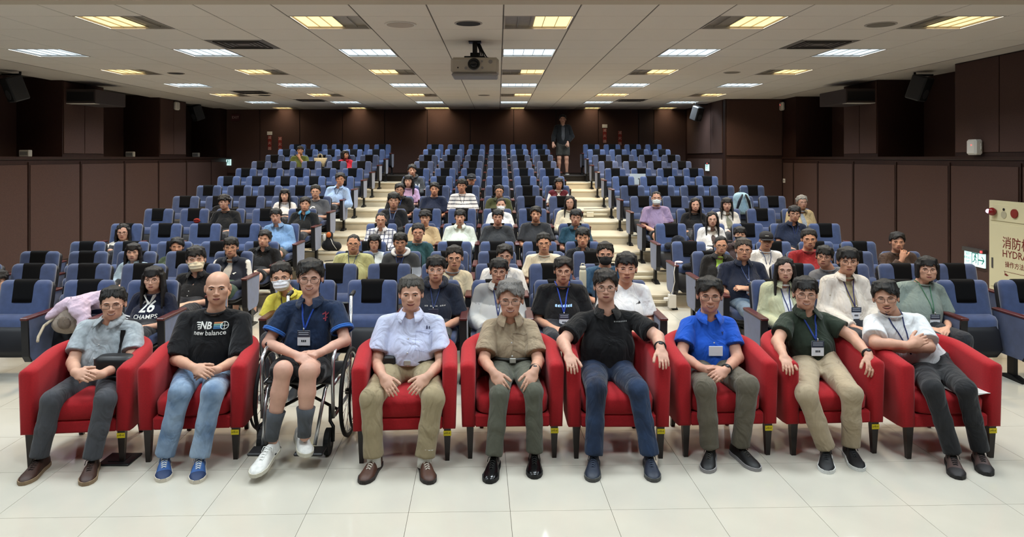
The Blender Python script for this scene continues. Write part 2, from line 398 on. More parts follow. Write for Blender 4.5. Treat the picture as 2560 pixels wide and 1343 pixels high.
for (a, b, X, sg, par) in ((12.69, 14.02, XL, -1, wl), (16.32, 17.71, XL, -1, wl), (7.4, 9.2, XL, -1, wl), (12.62, 13.86, XR, 1, wr), (8.6, 10.49, XR, 1, wr), (7, 8.55, XR, 1, wr)):
    x0, x1 = sorted((X, X-sg*.018)); mid = (a+b)/2
    for (p, q) in ((a+.03, mid-.01), (mid+.01, b-.03)): MB().box((x0, p, SILL+.06), (x1, q, CEIL-.02), bev=.003).build('wall_panel', M_wall, par)
bw = bpy.data.objects['wall_back']
xs = [X_at(x, BACK) for x in (560, 650, 750, 856, 962, 1068, 1176, 1284, 1390, 1496, 1596)]
for a, b in zip(xs[:-1], xs[1:]): MB().box((a+.012, BACK-.02, 1.5), (b-.012, BACK, CEIL), bev=.003).build('wall_panel', M_wall, bw)
for a, b in ((X_at(1635, BACK), X_at(1722, BACK)),): MB().box((a, BACK-.02, 1.5), (b, BACK, CEIL), bev=.003).build('wall_panel', M_wall, bw)
wall('door_1', (X_at(1597, BACK), BACK-.03, 1.485), (X_at(1633, BACK), BACK-.005, CEIL), M_wood)
rw = bpy.data.objects['wall_right_rear']; rj = bpy.data.objects['wall_right_jog']
ya = [JOG+.02, JOG+.95, JOG+2.0, JOG+3.2]
for a, b in zip(ya[:-1], ya[1:]):
    for z0, z1 in ((1.0, 1.92), (2.06, CEIL-.01)): MB().box((XR2-.018, a+.015, z0), (XR2, b-.015, z1), bev=.003).build('wall_panel', M_wall, rw)
for z0, z1 in ((.6, 1.92), (2.0, CEIL-.01)): MB().box((XR2+.03, JOG-.168, z0), (XR-.03, JOG-.15, z1), bev=.003).build('wall_panel', M_wall, rj)
# curtains inside the recesses
def curtain(x0, x1, y, label, yb=None):
    e = MB(); n = 40
    yb = y if yb is None else yb
    pts = [(x0+(x1-x0)*t/n, y+(yb-y)*t/n+.03*math.sin(t*1.9)) for t in range(n+1)]
    v = [(p[0], p[1], z) for z in (SILL+.02, CEIL-.02) for p in pts]+[(p[0], p[1]+.01, z) for z in (SILL+.02, CEIL-.02) for p in pts]
    f = [(k, k+1, n+2+k, n+1+k) for k in range(n)]+[(2*(n+1)+k, 2*(n+1)+n+1+k, 2*(n+1)+n+2+k, 2*(n+1)+k+1) for k in range(n)]
    return tag(e.add(v, f).build('curtain', M_curtain, None, True), label, 'curtain')
curtain(XL-.78, XL-.35, 14.6, 'brown pleated curtain in the recess beside the projector-side pier', 14.1)
curtain(XR+.35, XR+.72, 14.2, 'brown pleated curtain hanging in the recess near the wall sensor', 14.8)
curtain(XL-.78, XL-.45, 10.9, 'dark brown curtain at the edge of the large black recess')
curtain(XR+.3, XR+.78, 10.9, 'reddish brown curtain in the recess by the emergency lamp', 11.5)
# little control boxes on the left sills
for px, py, d, lab in ((64, 380, 12.55, 'small grey box on the sill of the large dark recess'), (326, 381, 16.2, 'small grey box on the sill of the middle recess'), (490, 382, 19.7, 'small grey box on the sill of the far narrow recess')):
    p = W(px, py, d-.12); e = empty('control_box', (p[0], p[1], SILL))
    MB().box((-.09, -.05, 0), (.09, .05, .12), bev=.01).build('case', M_white, e); MB().box((-.07, -.053, .03), (.07, -.049, .09)).build('panel', mat('panel_grey', '#9a9a98'), e)
    tag(e, lab, 'box')
wp = MB().box((-.02, -.02, 0), (.02, .02, 1.1), bev=.004).build('window_frame', M_white); wp.location = (XL-.5, 17.9, SILL); tag(wp, 'pale upright window frame bar in the far recess', 'window frame')
# ================================================================ AUDITORIUM SEATS
def ring_loft(m, rings, n=20, mi=0, cap=True, axis='z'):
    """rings: (cx, cy, z, hx, hy, power) superellipse sections stacked along z"""
    v = []; f = []
    for (cx, cy, z, hx, hy, pw) in rings:
        for k in range(n):
            a = 2*math.pi*k/n; c, s = math.cos(a), math.sin(a)
            x = cx+hx*math.copysign(abs(c)**(2/pw), c); y = cy+hy*math.copysign(abs(s)**(2/pw), s)
            v.append({'z': (x, y, z), 'y': (x, z, y), 'x': (z, x, y)}[axis])
    for i in range(len(rings)-1):
        for k in range(n): f.append((i*n+k, i*n+(k+1) % n, (i+1)*n+(k+1) % n, (i+1)*n+k))
    if cap: f.append(tuple(range(n-1, -1, -1))); f.append(tuple(range((len(rings)-1)*n, len(rings)*n)))
    return m.add(v, f, mi)
M_blue = mat('seat_fabric_blue', '#39486e', rough=.9, noise=.16, nscale=14, sheen=.35, bump=.2, bscale=300)
M_headblack = mat('seat_headrest_black', '#0b0b0d', rough=.95, spec=.2)
M_shell = mat('seat_shell_black', '#15151a', rough=.5)
M_redwood = mat('arm_wood_red', '#4c1d1c', rough=.35, noise=.2, nscale=30, stretch=(4, 1, 4))
def yc(z): return float(np.interp(z, [.28, .45, .65, .825], [-.115, -.085, -.035, .0]))
def back_rings(hx, z0, z1, t, dz=0, dy=0):
    r = []
    for z in np.linspace(z0, z1-.045, 6): r.append((0, yc(z)+dy, z, hx*(1 if z > .5 else 1.02), t, 4.5))
    for q, (sx, st) in zip((.03, .016, .006, 0), ((.985, .96), (.955, .84), (.91, .62), (.85, .3))): r.append((0, yc(z1-q)+dy, z1-q, hx*sx, t*st, 4.5))
    return r
tpl = {}
tpl['backrest'] = ring_loft(MB(), back_rings(.226, .29, .825, .045)).build('backrest', M_blue, None, True)
hr = []
for z in np.linspace(.635, .79, 4): hr.append((0, yc(z), z, .107, .0515, 5))
for q, st in ((.812, .95), (.825, .8), (.831, .45)): hr.append((0, yc(q), q, .106, .0515*st, 5))
tpl['headrest'] = ring_loft(MB(), hr).build('headrest', M_headblack, None, True)
tpl['back_shell'] = ring_loft(MB(), back_rings(.234, .2, .80, .028, dy=.05)).build('back_shell', M_shell, None, True)
def tip(z): return -.20+.10*(z-.2)/.33
tpl['cushion_up'] = ring_loft(MB(), [(0, tip(.21), .21, .2, .02, 4), (0, tip(.24), .24, .222, .045, 4), (0, tip(.44)-.01, .44, .226, .056, 4), (0, tip(.49)-.022, .49, .226, .064, 3.5), (0, tip(.522)-.02, .522, .218, .052, 3.5), (0, tip(.537)-.012, .537, .19, .026, 3.5)]).build('cushion', M_blue, None, True)
tpl['shell_up'] = ring_loft(MB(), [(0, tip(.19)-.05, .19, .15, .02, 4), (0, tip(.25)-.055, .25, .21, .03, 4), (0, tip(.40)-.05, .40, .216, .028, 4), (0, tip(.445)-.045, .445, .2, .018, 4)]).build('cushion_shell', M_shell, None, True)
tpl['cushion_down'] = ring_loft(MB(), [(0, -.3, .34, .2, .2, 5), (0, -.3, .36, .224, .23, 5), (0, -.3, .41, .228, .235, 5), (0, -.3, .43, .215, .22, 5), (0, -.3, .435, .18, .18, 5)]).build('cushion', M_blue, None, True)
tpl['shell_down'] = ring_loft(MB(), [(0, -.28, .29, .16, .15, 4), (0, -.28, .345, .215, .215, 5)]).build('cushion_shell', M_shell, None, True)
a = MB(); a.prism([(-.46, .56), (-.445, .25), (-.41, .2), (-.13, .2), (-.08, .25), (-.05, .56)], 'x', -.028, .028)
tpl['armrest'] = a.build('armrest', M_blue)
tpl['arm_edge'] = MB().prism([(-.478, .56), (-.462, .25), (-.425, .195), (-.41, .2), (-.445, .25), (-.46, .56)], 'x', -.0295, .0295).build('arm_edge', M_shell)
tpl['arm_cap'] = MB().box((-.034, -.49, .56), (.034, -.04, .585), bev=.007).build('arm_cap', M_redwood)
p_ = MB().box((-.018, -.3, .02), (.018, -.22, .3)).prism([(-.42, 0), (-.42, .012), (-.3, .04), (-.22, .04), (-.12, .012), (-.12, 0)], 'x', -.035, .035)
tpl['leg'] = p_.build('leg', M_black_metal)
for o in tpl.values(): COL.objects.unlink(o)
def sub(parent, key, name=None, loc=(0, 0, 0)):
    o = bpy.data.objects.new(name or tpl[key].data.name.split('.')[0], tpl[key].data); o.location = loc; return link(o, parent)
LEFT = [-5.48+.58*j for j in range(5)]; CEN = [-1.718+.569*j for j in range(6)]; RIGHT = [2.55+.567*j for j in range(5)]
SEATS = {}
BLK = {'L': 'block by the recessed-window wall', 'C': 'centre block', 'R': 'block by the hydrant-cabinet wall'}
def seat(k, blk, j, X, pitch, last):
    e = empty('auditorium_seat', (X, row_d(k), row_z(k)))
    sub(e, 'backrest'); sub(e, 'headrest'); sub(e, 'back_shell')
    for s_ in ([-1, 1] if last else [-1]):
        a_ = sub(e, 'armrest', loc=(s_*pitch/2, 0, 0)); sub(a_, 'arm_edge'); sub(a_, 'arm_cap'); sub(e, 'leg', loc=(s_*pitch/2, 0, 0))
    SEATS[(k, blk, j)] = e
    return e
for k in range(14):
    for j, X in enumerate(LEFT):
        if (k == 0 and j < 2): continue
        seat(k, 'L', j, X, .58, j == 4)
    for j, X in enumerate(CEN): seat(k, 'C', j, X, .569, j == 5)
    nR = 5 if k < 8 else 4
    for j in range(nR): seat(k, 'R', j, RIGHT[j], .567, j == nR-1)
def finish_seats(occ):
    for (k, blk, j), e in SEATS.items():
        o = occ.get((k, blk, j))
        if o:
            c = sub(e, 'cushion_down'); sub(c, 'shell_down')
            lab = 'blue auditorium seat under person in %s' % o
        else:
            c = sub(e, 'cushion_up'); sub(c, 'shell_up')
            lab = 'empty blue seat, %s row, %s in %s' % (ORD[k], ORD[j], BLK[blk])
        tag(e, lab, 'seat', 'blue auditorium seats in rows')
# ================================================================ RED TUB ARMCHAIRS
M_red = mat('red_fabric', '#a4101a', rough=.9, noise=.10, nscale=120, sheen=.08, bump=.3, bscale=500)
M_legw = mat('chair_leg_wood', '#1e1310', rough=.35); M_yel = mat('yellow_sticker', '#d8c21c', rough=.6)
CW, CD = .656, .62
def armchair_proto():
    e = empty('armchair')
    N = 44; m = MB(); th = .088; ns = 12
    def path(t):                                    # centre line of the U wall, t 0..1 left front -> back -> right front
        hw = CW/2-th/2; r = hw; ys = CD-th/2-r*.92
        L1 = ys; L2 = math.pi*r*.96; L = 2*L1+L2; s_ = t*L
        if s_ < L1: return (-hw, s_), (-1, 0)
        if s_ > L1+L2: return (hw, L-s_), (1, 0)
        a_ = math.pi*(s_-L1)/L2; return (-hw*math.cos(a_), ys+r*.92*math.sin(a_)), (-math.cos(a_), math.sin(a_))
    v = []; f = []
    for i in range(N+1):
        t = i/N; (px, py), (nx, ny) = path(t)
        zt = .615+.085*math.sin(math.pi*t)**1.3 if True else 0
        z0 = .205; h = th/2; r = .03
        if i in (0, N): ins = .02
        elif i in (1, N-1): ins = .004; py = .012
        else: ins = 0
        if i in (0, N): py = 0.0
        sec = [(-h+ins, z0+ins), (-h+ins, (z0+zt)/2), (-h+ins, zt-r), (-h+ins+.008, zt-.012), (-h+.028, zt-ins*.6), (0, zt+.004-ins*.6), (h-.028, zt-ins*.6), (h-ins-.008, zt-.012), (h-ins, zt-r), (h-ins, (z0+zt)/2), (h-ins, z0+ins), (0, z0+ins)]
        for (o_, z) in sec:
            fl_ = .012*(z-z0)/.4 if o_ > 0 else 0
            v.append((px+nx*(o_+fl_), py+ny*(o_+fl_), z))
    for i in range(N):
        for k in range(ns): f.append((i*ns+k, (i+1)*ns+k, (i+1)*ns+(k+1) % ns, i*ns+(k+1) % ns))
    f.append(tuple(range(ns))); f.append(tuple(N*ns+k for k in range(ns-1, -1, -1)))
    fix_normals(m.add(v, f).build('shell', M_red, e, True))
    b = MB().box((-.245, .012, .205), (.245, .5, .288), bev=.012); b.build('base', M_red, e)
    c = MB(); ring_loft(c, [(0, .255, .29, .225, .235, 6), (0, .255, .305, .238, .25, 6), (0, .255, .375, .24, .254, 6), (0, .255, .398, .232, .245, 5), (0, .26, .412, .19, .2, 4), (0, .27, .418, .1, .1, 3)], n=36)
    c.build('seat_cushion', M_red, e, True)
    for sx in (-1, 1):
        for yy, spl in ((.035, 0), (.5, .05)):
            xx = .273 if spl == 0 else .2
            vs = []
            for z, h_ in ((.21, .023), (0, .0135)):
                dx = -sx*.0 if z else 0
                vs += [(sx*xx+dx-h_, yy+(spl if z == 0 else 0)-h_, z), (sx*xx+dx+h_, yy+(spl if z == 0 else 0)-h_, z), (sx*xx+dx+h_, yy+(spl if z == 0 else 0)+h_, z), (sx*xx+dx-h_, yy+(spl if z == 0 else 0)+h_, z)]
            l = fix_normals(MB().add(vs, [(0, 1, 2, 3), (7, 6, 5, 4), (0, 4, 5, 1), (1, 5, 6, 2), (2, 6, 7, 3), (3, 7, 4, 0)]).build('leg', M_legw, e))
            if sx == 1 and yy < .1:
                st = MB().box((.248, .009, .165), (.298, .0115, .197)).build('sticker', M_yel, l)
                mk = MB()
                for q in range(5): mk.box((.253+.008*q, .0085, .177+.002*(q % 2)), (.258+.008*q, .009, .184+.003*(q % 3)))
                mk.build('sticker_mark', mat('olive_ink', '#7a6c10'), st)
    return e
arm0 = armchair_proto()
CHAIRS = {}
def c1(x, y): return (x/2.238, 640+y/2.238)
def c2(x, y): return (840+x/2.238, 640+y/2.238)
def c3(x, y): return (1660+x/2.238, 640+y/2.238)
legs = {1: ((78, 1167), (306, 1156)), 2: ((371, 1154), (591, 1147)), 4: ((902.5, 1157), (1120, 1150)), 5: ((1173, 1145), (1388, 1143)),
        6: ((1442, 1145), (1649, 1145)), 7: ((1711, 1141), (1920.5, 1136)), 8: ((1979.5, 1137), (2186, 1132)), 9: ((2268.6, 1146), (2477, 1143))}
who = {1: 'grey patterned shirt', 2: 'black printed tee', 4: 'pale lavender shirt', 5: 'beige shirt', 6: 'black polo', 7: 'bright blue polo', 8: 'dark green polo', 9: 'white tee with crossed arms'}
first = True
for n, (l, r) in legs.items():
    a = on_floor(*l); b = on_floor(*r); c = (a+b)/2; rz = math.atan2(b[1]-a[1], b[0]-a[0])
    o = arm0 if first else copy_tree(arm0); first = False
    o.rotation_euler = (0, 0, rz); o.location = (c[0]+math.sin(rz)*.035, c[1]-math.cos(rz)*.035, 0)
    CHAIRS[n] = (o.location.copy(), rz)
    tag(o, 'red fabric tub armchair holding the person in %s' % who[n], 'armchair', 'red tub armchairs in the front row')
# ================================================================ WHEELCHAIR
wc = empty('wheelchair', (-1.33, 4.72, 0)); M_sil = mat('silver_tube', '#b9babc', rough=.25, metal=.9); M_tyre = mat('tyre_black', '#0f0f10', rough=.7)
tag(wc, 'folding wheelchair with silver frame and black footplates', 'wheelchair')
for s_ in (-1, 1):
    x = s_*.285
    q = MB().tube([(x, .22+.29*math.cos(t*math.pi/18), .302+.29*math.sin(t*math.pi/18)) for t in range(36)], .0145, 8, closed=True).build('wheel', M_tyre, wc, True)
    MB().tube([(x+s_*.05, .22+.25*math.cos(t*math.pi/18), .302+.25*math.sin(t*math.pi/18)) for t in range(36)], .009, 6, closed=True).build('push_rim', M_black_metal, q, True)
    MB().tube([(x, .22+.272*math.cos(t*math.pi/18), .302+.272*math.sin(t*math.pi/18)) for t in range(36)], .008, 6, closed=True).build('rim', M_sil, q, True)
    sp = MB()
    for t in range(20):
        a_ = t*math.pi/10; sp.tube([(x+(.015 if t % 2 else -.015), .22+.02*math.cos(a_+.4), .302+.02*math.sin(a_+.4)), (x, .22+.27*math.cos(a_), .302+.27*math.sin(a_))], .0016, 4)
    sp.build('spokes', M_sil, q); MB().cyl((x-.03, .22, .302), (x+.03, .22, .302), .022).build('hub', M_black_metal, q, True)
    cx_ = s_*.215
    cw = MB().cyl((cx_-.016, -.12, .085), (cx_+.016, -.12, .085), .085, n=24).build('caster', M_tyre, wc)
    MB().cyl((cx_-.02, -.12, .085), (cx_+.02, -.12, .085), .03, n=14).build('hub', mat('caster_hub', '#3a3a3c'), cw)
    MB().tube([(cx_+.03*s_, -.12, .085), (cx_+.03*s_, -.11, .18), (cx_, -.07, .2), (cx_, -.06, .3)], .012, 8).build('caster_fork', M_black_metal, cw, True)
    xs_ = s_*.235
    MB().tube([(xs_, .5, .92), (xs_, .46, .5), (xs_, .45, .15)], .012, 10).tube([(xs_, .46, .44), (xs_, -.06, .44)], .012, 10).tube([(xs_, .46, .22), (xs_, -.02, .22)], .012, 10) \
        .tube([(xs_, .42, .64), (xs_, .0, .66), (xs_, -.07, .62), (xs_, -.085, .5), (xs_, -.07, .22)], .0125, 10).build('side_frame', M_sil, wc, True)
    MB().box((xs_-.028, .05, .655), (xs_+.028, .36, .69), bev=.012).build('armrest', M_black, wc)
    hg = MB().tube([(s_*.19, -.05, .43), (s_*.19, -.10, .42), (s_*.185, -.16, .34), (s_*.165, -.27, .12)], .012, 10).build('footrest_hanger', M_sil, wc, True)
    MB().box((s_*.165-(.0 if s_ > 0 else .0)-.09-(.02 if s_ > 0 else -.02), -.36, .085), (s_*.165+.09-(.02 if s_ > 0 else -.02), -.24, .105), bev=.006).build('footplate', M_black, hg)
    MB().tube([(xs_, .5, .92), (xs_, .6, .93)], .016, 8).build('push_handle', M_black, wc, True)
MB().tube([(-.22, .1, .2), (.22, .1, .43)], .011, 8).tube([(.22, .14, .2), (-.22, .14, .43)], .011, 8).build('cross_brace', M_black_metal, wc, True)
MB().box((-.225, -.04, .43), (.225, .44, .455), bev=.01).build('seat_sling', M_black, wc)
MB().box((-.225, .455, .5), (.225, .475, .88), bev=.008).build('back_sling', M_black, wc)
# ================================================================ PROJECTOR
pd = 8.3; pc = W(1187, 167, pd); pj = empty('projector', (pc[0], pc[1], CEIL)); zz = pc[2]-CEIL
M_pj = mat('projector_grey', '#b3ada3', rough=.5); M_pjd = mat('projector_lower', '#8b8a8c', rough=.5)
b = MB().box((-.285, 0, zz-.075), (.285, .42, zz+.115), bev=.03); b.build('body', M_pj, pj)
MB().box((-.275, -.004, zz-.11), (.275, .41, zz-.07), bev=.015).build('lower_panel', M_pjd, pj)
lh = MB().tube([(-.01, .03, zz+.03), (-.01, -.03, zz+.03)], .072, 28).build('lens_housing', M_grey_metal, pj, True)
MB().tube([(-.01+.058*math.cos(t*math.pi/14), -.032, zz+.03+.058*math.sin(t*math.pi/14)) for t in range(28)], .01, 8, closed=True).build('lens_ring', M_black, lh, True)
MB().ell((-.01, -.02, zz+.03), (.048, .022, .048), 20, 10).build('lens_glass', mat('lens_glass', '#1a1c22', rough=.05), lh, True)
for x, z, r, c in ((-.2, -.01, .009, M_black), (-.105, -.015, .018, M_pjd), (.088, -.012, .016, M_pjd), (.085, .065, .012, M_pjd), (.185, .06, .024, M_pjd)):
    MB().cyl((x, .01, zz+z), (x, -.006, zz+z), r, n=16).build('button', c, pj)
mt = MB(); mt.cyl((-.005, .2, 0), (-.005, .2, zz+.15), .03, n=12).box((-.13, .08, zz+.11), (.12, .34, zz+.14), bev=.005).box((-.06, .14, zz+.14), (.05, .26, zz+.19), bev=.005).box((-.08, .12, -.012), (.07, .28, .0))
mt.build('ceiling_mount', M_black_metal, pj)
for q in range(4):
    MB().tube([(.02+.01*q, .2, -.02), (.05+.012*q, .22, zz*.3), (.06+.025*q, .24, zz*.55), (.12+.03*q, .26, zz+.12)], .008, 6).build('cable', M_black, pj, True)
tag(pj, 'grey video projector hanging from black ceiling mount', 'projector')
# ================================================================ SIGNS AND WALL FITTINGS
M_exit = mat('exit_panel', '#dff6f4', emit='#cdf3f2', estr=.9); M_green = mat('exit_green', '#0f7d72', rough=.6, emit='#0f7d72', estr=.25)
M_sred = mat('sign_red', '#7d231d', rough=.6); M_led = mat('led_red', '#ff3030', emit='#ff4040', estr=3)
def runner(m, o, ux, uy, s):
    """running figure with arrow door, flat strokes"""
    def seg(a, b, w_):
        a = np.array(a); b = np.array(b); t = (b-a)/np.linalg.norm(b-a); n = np.array([-t[1], t[0]])*w_/2
        P = [a+n, a-n, b-n, b+n]; m.add([np.array(o)+np.array(ux)*p[0]*s+np.array(uy)*p[1]*s for p in P], [(0, 1, 2, 3)])
    for a, b, w_ in (((-.15, .45), (.1, .4), .1), ((.05, .4), (-.05, .0), .14), ((-.05, .0), (.18, -.12), .1), ((.18, -.12), (.1, -.45), .09), ((-.05, .0), (-.25, -.3), .1), ((-.25, -.3), (-.45, -.3), .09), ((.05, .35), (.3, .15), .08), ((0, .35), (-.25, .2), .08), ((.0, .5), (.1, .6), .16)): seg(a, b, w_)
    for a, b in (((-.55, -.6), (-.55, .7)), ((.5, -.6), (.5, .7)), ((-.55, .7), (.5, .7))): seg(a, b, .09)
def exit_sign(c, ux, nrm, wd, ht, label, arrow=False, texts=False, led=True):
    e = empty('exit_sign', c); ux = np.array(ux, float); n = np.array(nrm, float); uz = np.array((0, 0, 1.0))
    def slab(x0, x1, z0, z1, y0, y1, nm, m):
        v = [ux*x+uz*z+n*y for y in (y0, y1) for (x, z) in ((x0, z0), (x1, z0), (x1, z1), (x0, z1))]
        return fix_normals(mesh_obj(nm, v, [(0, 1, 2, 3), (7, 6, 5, 4), (0, 4, 5, 1), (1, 5, 6, 2), (2, 6, 7, 3), (3, 7, 4, 0)], m, e))
    slab(-wd/2, wd/2, ht*.5, ht*.78, 0, .06, 'case', M_grey_metal); slab(-wd/2*.96, wd/2*.96, -ht/2, ht/2, .01, .03, 'panel', M_exit)
    m = MB(); x = wd*.05 if arrow else 0
    runner(m, ux*x+n*.032, ux, uz, ht*.62); m.build('pictogram', M_green, e)
    if arrow:
        m = MB(); o = ux*wd*.33+n*.032; s = ht*.3
        for P in ([(-1, .14), (-1, -.14), (.9, -.14), (.9, .14)], [(.1, .85), (.3, .95), (1.1, .05), (.85, -.05)], [(.1, -.85), (.3, -.95), (1.1, -.05), (.85, .05)]): m.add([o+ux*p[0]*s+uz*p[1]*s for p in P], [(0, 1, 2, 3)])
        m.build('arrow', M_green, e)
    if texts:
        for q, t in enumerate(('出口', '緊急出口', 'EXIT')): put_text('lettering', t, ht*.2, ux*(-wd*.31)+n*.032+uz*(ht*(.28-.26*q)), ux, uz, M_green, e)
    if led: slab(wd*.40, wd*.46, ht*.56, ht*.7, .06, .07, 'led', M_led)
    return tag(e, label, 'exit sign')
exit_sign((XR-.03, XR*F_PX/(2446-CX), H_CAM-(648-CY)*XR/(2446-CX)), (0, -1, 0), (-1, 0, 0), .44, .2, 'lit exit sign with arrow beside the hydrant cabinet', True, True)
p = W(570, 406, BACK-.04); exit_sign((p[0], BACK-.03, p[2]), (1, 0, 0), (0, -1, 0), .2, .18, 'small lit exit sign on the rear wall by the recess', led=False)
exit_sign((XR2-.02, XR2*F_PX/(1772-CX), H_CAM-(419-CY)*XR2/(1772-CX)), (0, -1, 0), (-1, 0, 0), .3, .17, 'small lit exit sign on the rear side wall above the seats')
# hydrant cabinet on the right wall (cream door, red letters)
yh0 = XR*F_PX/(2489-CX); ztop = H_CAM-(500-CY)*yh0/F_PX
hc = empty('hydrant_cabinet', (XR-.09, yh0, 0)); M_cream = mat('cabinet_cream', '#cfc8a6', rough=.45); M_ink = mat('ink_darkred', '#6d1a16', rough=.6)
hw = 1.0
MB().box((0, -hw, .1), (.06, 0, ztop), bev=.004).build('case', M_cream, hc)
d1 = MB().box((-.012, -hw+.04, ztop-.27), (.0, -.04, ztop-.05), bev=.003).build('upper_panel', M_cream, hc)
MB().ell((-.05, -.13, ztop-.15), (.05, .055, .055), 16, 10).build('alarm_lamp', mat('lamp_red', '#7c1a20', rough=.2), d1, True)
MB().ell((-.085, -.105, ztop-.145), (.03, .03, .03), 12, 8).build('lamp_glow', mat('lamp_pink', '#ffd0ff', emit='#ffc8ff', estr=3), d1, True)
MB().cyl((-.012, -.3, ztop-.11), (-.018, -.3, ztop-.11), .018).build('hole', M_black, d1)
MB().cyl((-.012, -.3, ztop-.18), (-.018, -.3, ztop-.18), .05).build('bell', mat('bell_grey', '#a8a28a'), d1)
MB().cyl((-.012, -.5, ztop-.15), (-.03, -.5, ztop-.15), .06).build('call_button', M_sred, d1)
dd = MB().box((-.012, -hw+.04, .2), (.0, -.04, ztop-.31), bev=.003).build('door', M_cream, hc)
MB().box((-.018, -.1, ztop-.92), (-.01, -.07, ztop-.78)).build('handle', M_grey_metal, dd)
uy_ = (0, -1, 0)
put_text('lettering', '消防栓', .17, (-.014, -.27, ztop-.56), uy_, (0, 0, 1), M_ink, dd, 'LEFT', .004)
put_text('lettering', 'HYDRANT', .135, (-.014, -.27, ztop-.70), uy_, (0, 0, 1), M_ink, dd, 'LEFT', .004)
put_text('lettering', '操作方法', .085, (-.014, -.32, ztop-.84), uy_, (0, 0, 1), M_ink, dd, 'LEFT', .003)
put_text('lettering', '1', .08, (-.014, -.30, ztop-.96), uy_, (0, 0, 1), M_ink, dd, 'LEFT', .003)
MB().add([(-.014, -.30, ztop-.935), (-.014, -.75, ztop-.935), (-.014, -.75, ztop-.93), (-.014, -.30, ztop-.93)], [(0, 1, 2, 3)]).add([(-.014, -.35, ztop-.99), (-.014, -.31, ztop-.975), (-.014, -.34, ztop-.955), (-.014, -.39, ztop-.98)], [(0, 1, 2, 3)]).build('arrow', M_ink, dd)
tag(hc, 'cream fire hydrant cabinet with red lettering and alarm lamp', 'hydrant cabinet')
# wall box lamps / sensors
def wall_box(px, py, X, w_, h_, label, sx, dep=.09, led=True, d=None):
    d = X*F_PX/(px-CX) if d is None else d
    z = H_CAM-(py-CY)*d/F_PX; e = empty('emergency_lamp', (X, d, z))
    b = MB(); x0, x1 = sorted((0, -sx*dep)); b.box((x0, -w_/2, -h_/2), (x1, w_/2, h_/2), bev=.025); b.build('case', M_white, e)
    if led: MB().ell((-sx*(dep+.002), -.02, .03), (.008, .008, .008), 8, 6).build('led', M_led, e)
    MB().tube([(-sx*.04, -w_/2, .05), (-sx*.06, -w_/2-.03, 0), (-sx*.04, -w_/2, -.05)], .006, 6).build('bracket', M_white, e, True)
    return tag(e, label, 'lamp')
wall_box(2447, 368, XR-.02, .2, .22, 'pale emergency lamp box with red light on the sill near the hydrant cabinet', 1, .12)
wall_box(1958, 266, XR-.02, .22, .2, 'small white emergency box beside the right recess', 1, .08)
wall_box(438, 265, XL+.02, .2, .2, 'small white emergency box on the pier between recesses', -1, .08, led=False)
sw = empty('wall_switch', (XR-.02, XR*F_PX/(1963-CX), H_CAM-(452-CY)*XR/(1963-CX))); MB().box((-.012, -.06, -.05), (0, .06, .05), bev=.004).build('plate', M_white, sw); MB().box((-.016, -.03, -.02), (-.01, .03, .02)).build('rocker', mat('panel_grey'), sw)
tag(sw, 'small white wall switch plate on the right wooden wall', 'switch')
# loudspeakers on brackets
def speaker(px, py, d, X, sx, label, s=1.0):
    p = W(px, py, d); e = empty('loudspeaker', p); R = Matrix.Rotation(sx*.6, 3, 'Z') @ Matrix.Rotation(.35, 3, 'X')
    o = MB().box((-.13*s, -.12*s, -.2*s), (.13*s, .12*s, .2*s), bev=.02).build('cabinet', mat('speaker_grey', '#2b2c2f', rough=.6), e); o.rotation_euler = R.to_euler()
    g = MB().box((-.115*s, -.128*s, -.185*s), (.115*s, -.119*s, .185*s), bev=.004).build('grille', mat('speaker_grille', '#17181a', rough=.8), o)
    MB().cyl((0, -.13*s, -.07*s), (0, -.135*s, -.07*s), .08*s, n=20).build('woofer', mat('speaker_cone', '#3a3b3e'), o)
    MB().tube([(0, .08*s, .1*s), (0, .12*s, CEIL-p[2]-.03), (0, .12*s, CEIL-p[2])], .018, 8).tube([(0, .12*s, CEIL-p[2]-.05), (sx*.3, .12*s, CEIL-p[2]-.05)], .015, 8).build('bracket', M_black_metal, e, True)
    return tag(e, label, 'speaker')
speaker(38, 222, 11.3, XL, -1, 'black loudspeaker hung in front of the large dark recess')
speaker(492, 282, 18.5, XL, -1, 'black loudspeaker hung in front of the far narrow recess')
speaker(1742, 284, 17.8, XR2, 1, 'grey loudspeaker hung above the rear side-wall exit sign', .9)
speaker(2298, 220, 11.4, XR, 1, 'black loudspeaker hung before the recess by the emergency lamp')
# air-conditioner boxes at the top of the piers
for X, sg, yy, px0, lab in ((XL, -1, 13.3, 0, 'dark air conditioning box on the pier beside the large black recess'), (XR, 1, 13.2, 0, 'dark air conditioning box on the pier beside the brown curtain')):
    z = 3.07; e = empty('air_conditioner', (X, yy, z)); x0, x1 = sorted((0, -sg*.55))
    MB().box((x0, -.52, -.13), (x1, .52, .13), bev=.01).build('case', mat('ac_case', '#3b3232', rough=.7), e)
    MB().box((x0+.03, -.526, -.09), (x1-.03, -.515, .08)).build('grille', M_black, e)
    MB().box((x0+.02, -.53, -.135), (x1-.02, -.35, -.125)).build('vane', M_white, e)
    tag(e, lab, 'air conditioner')
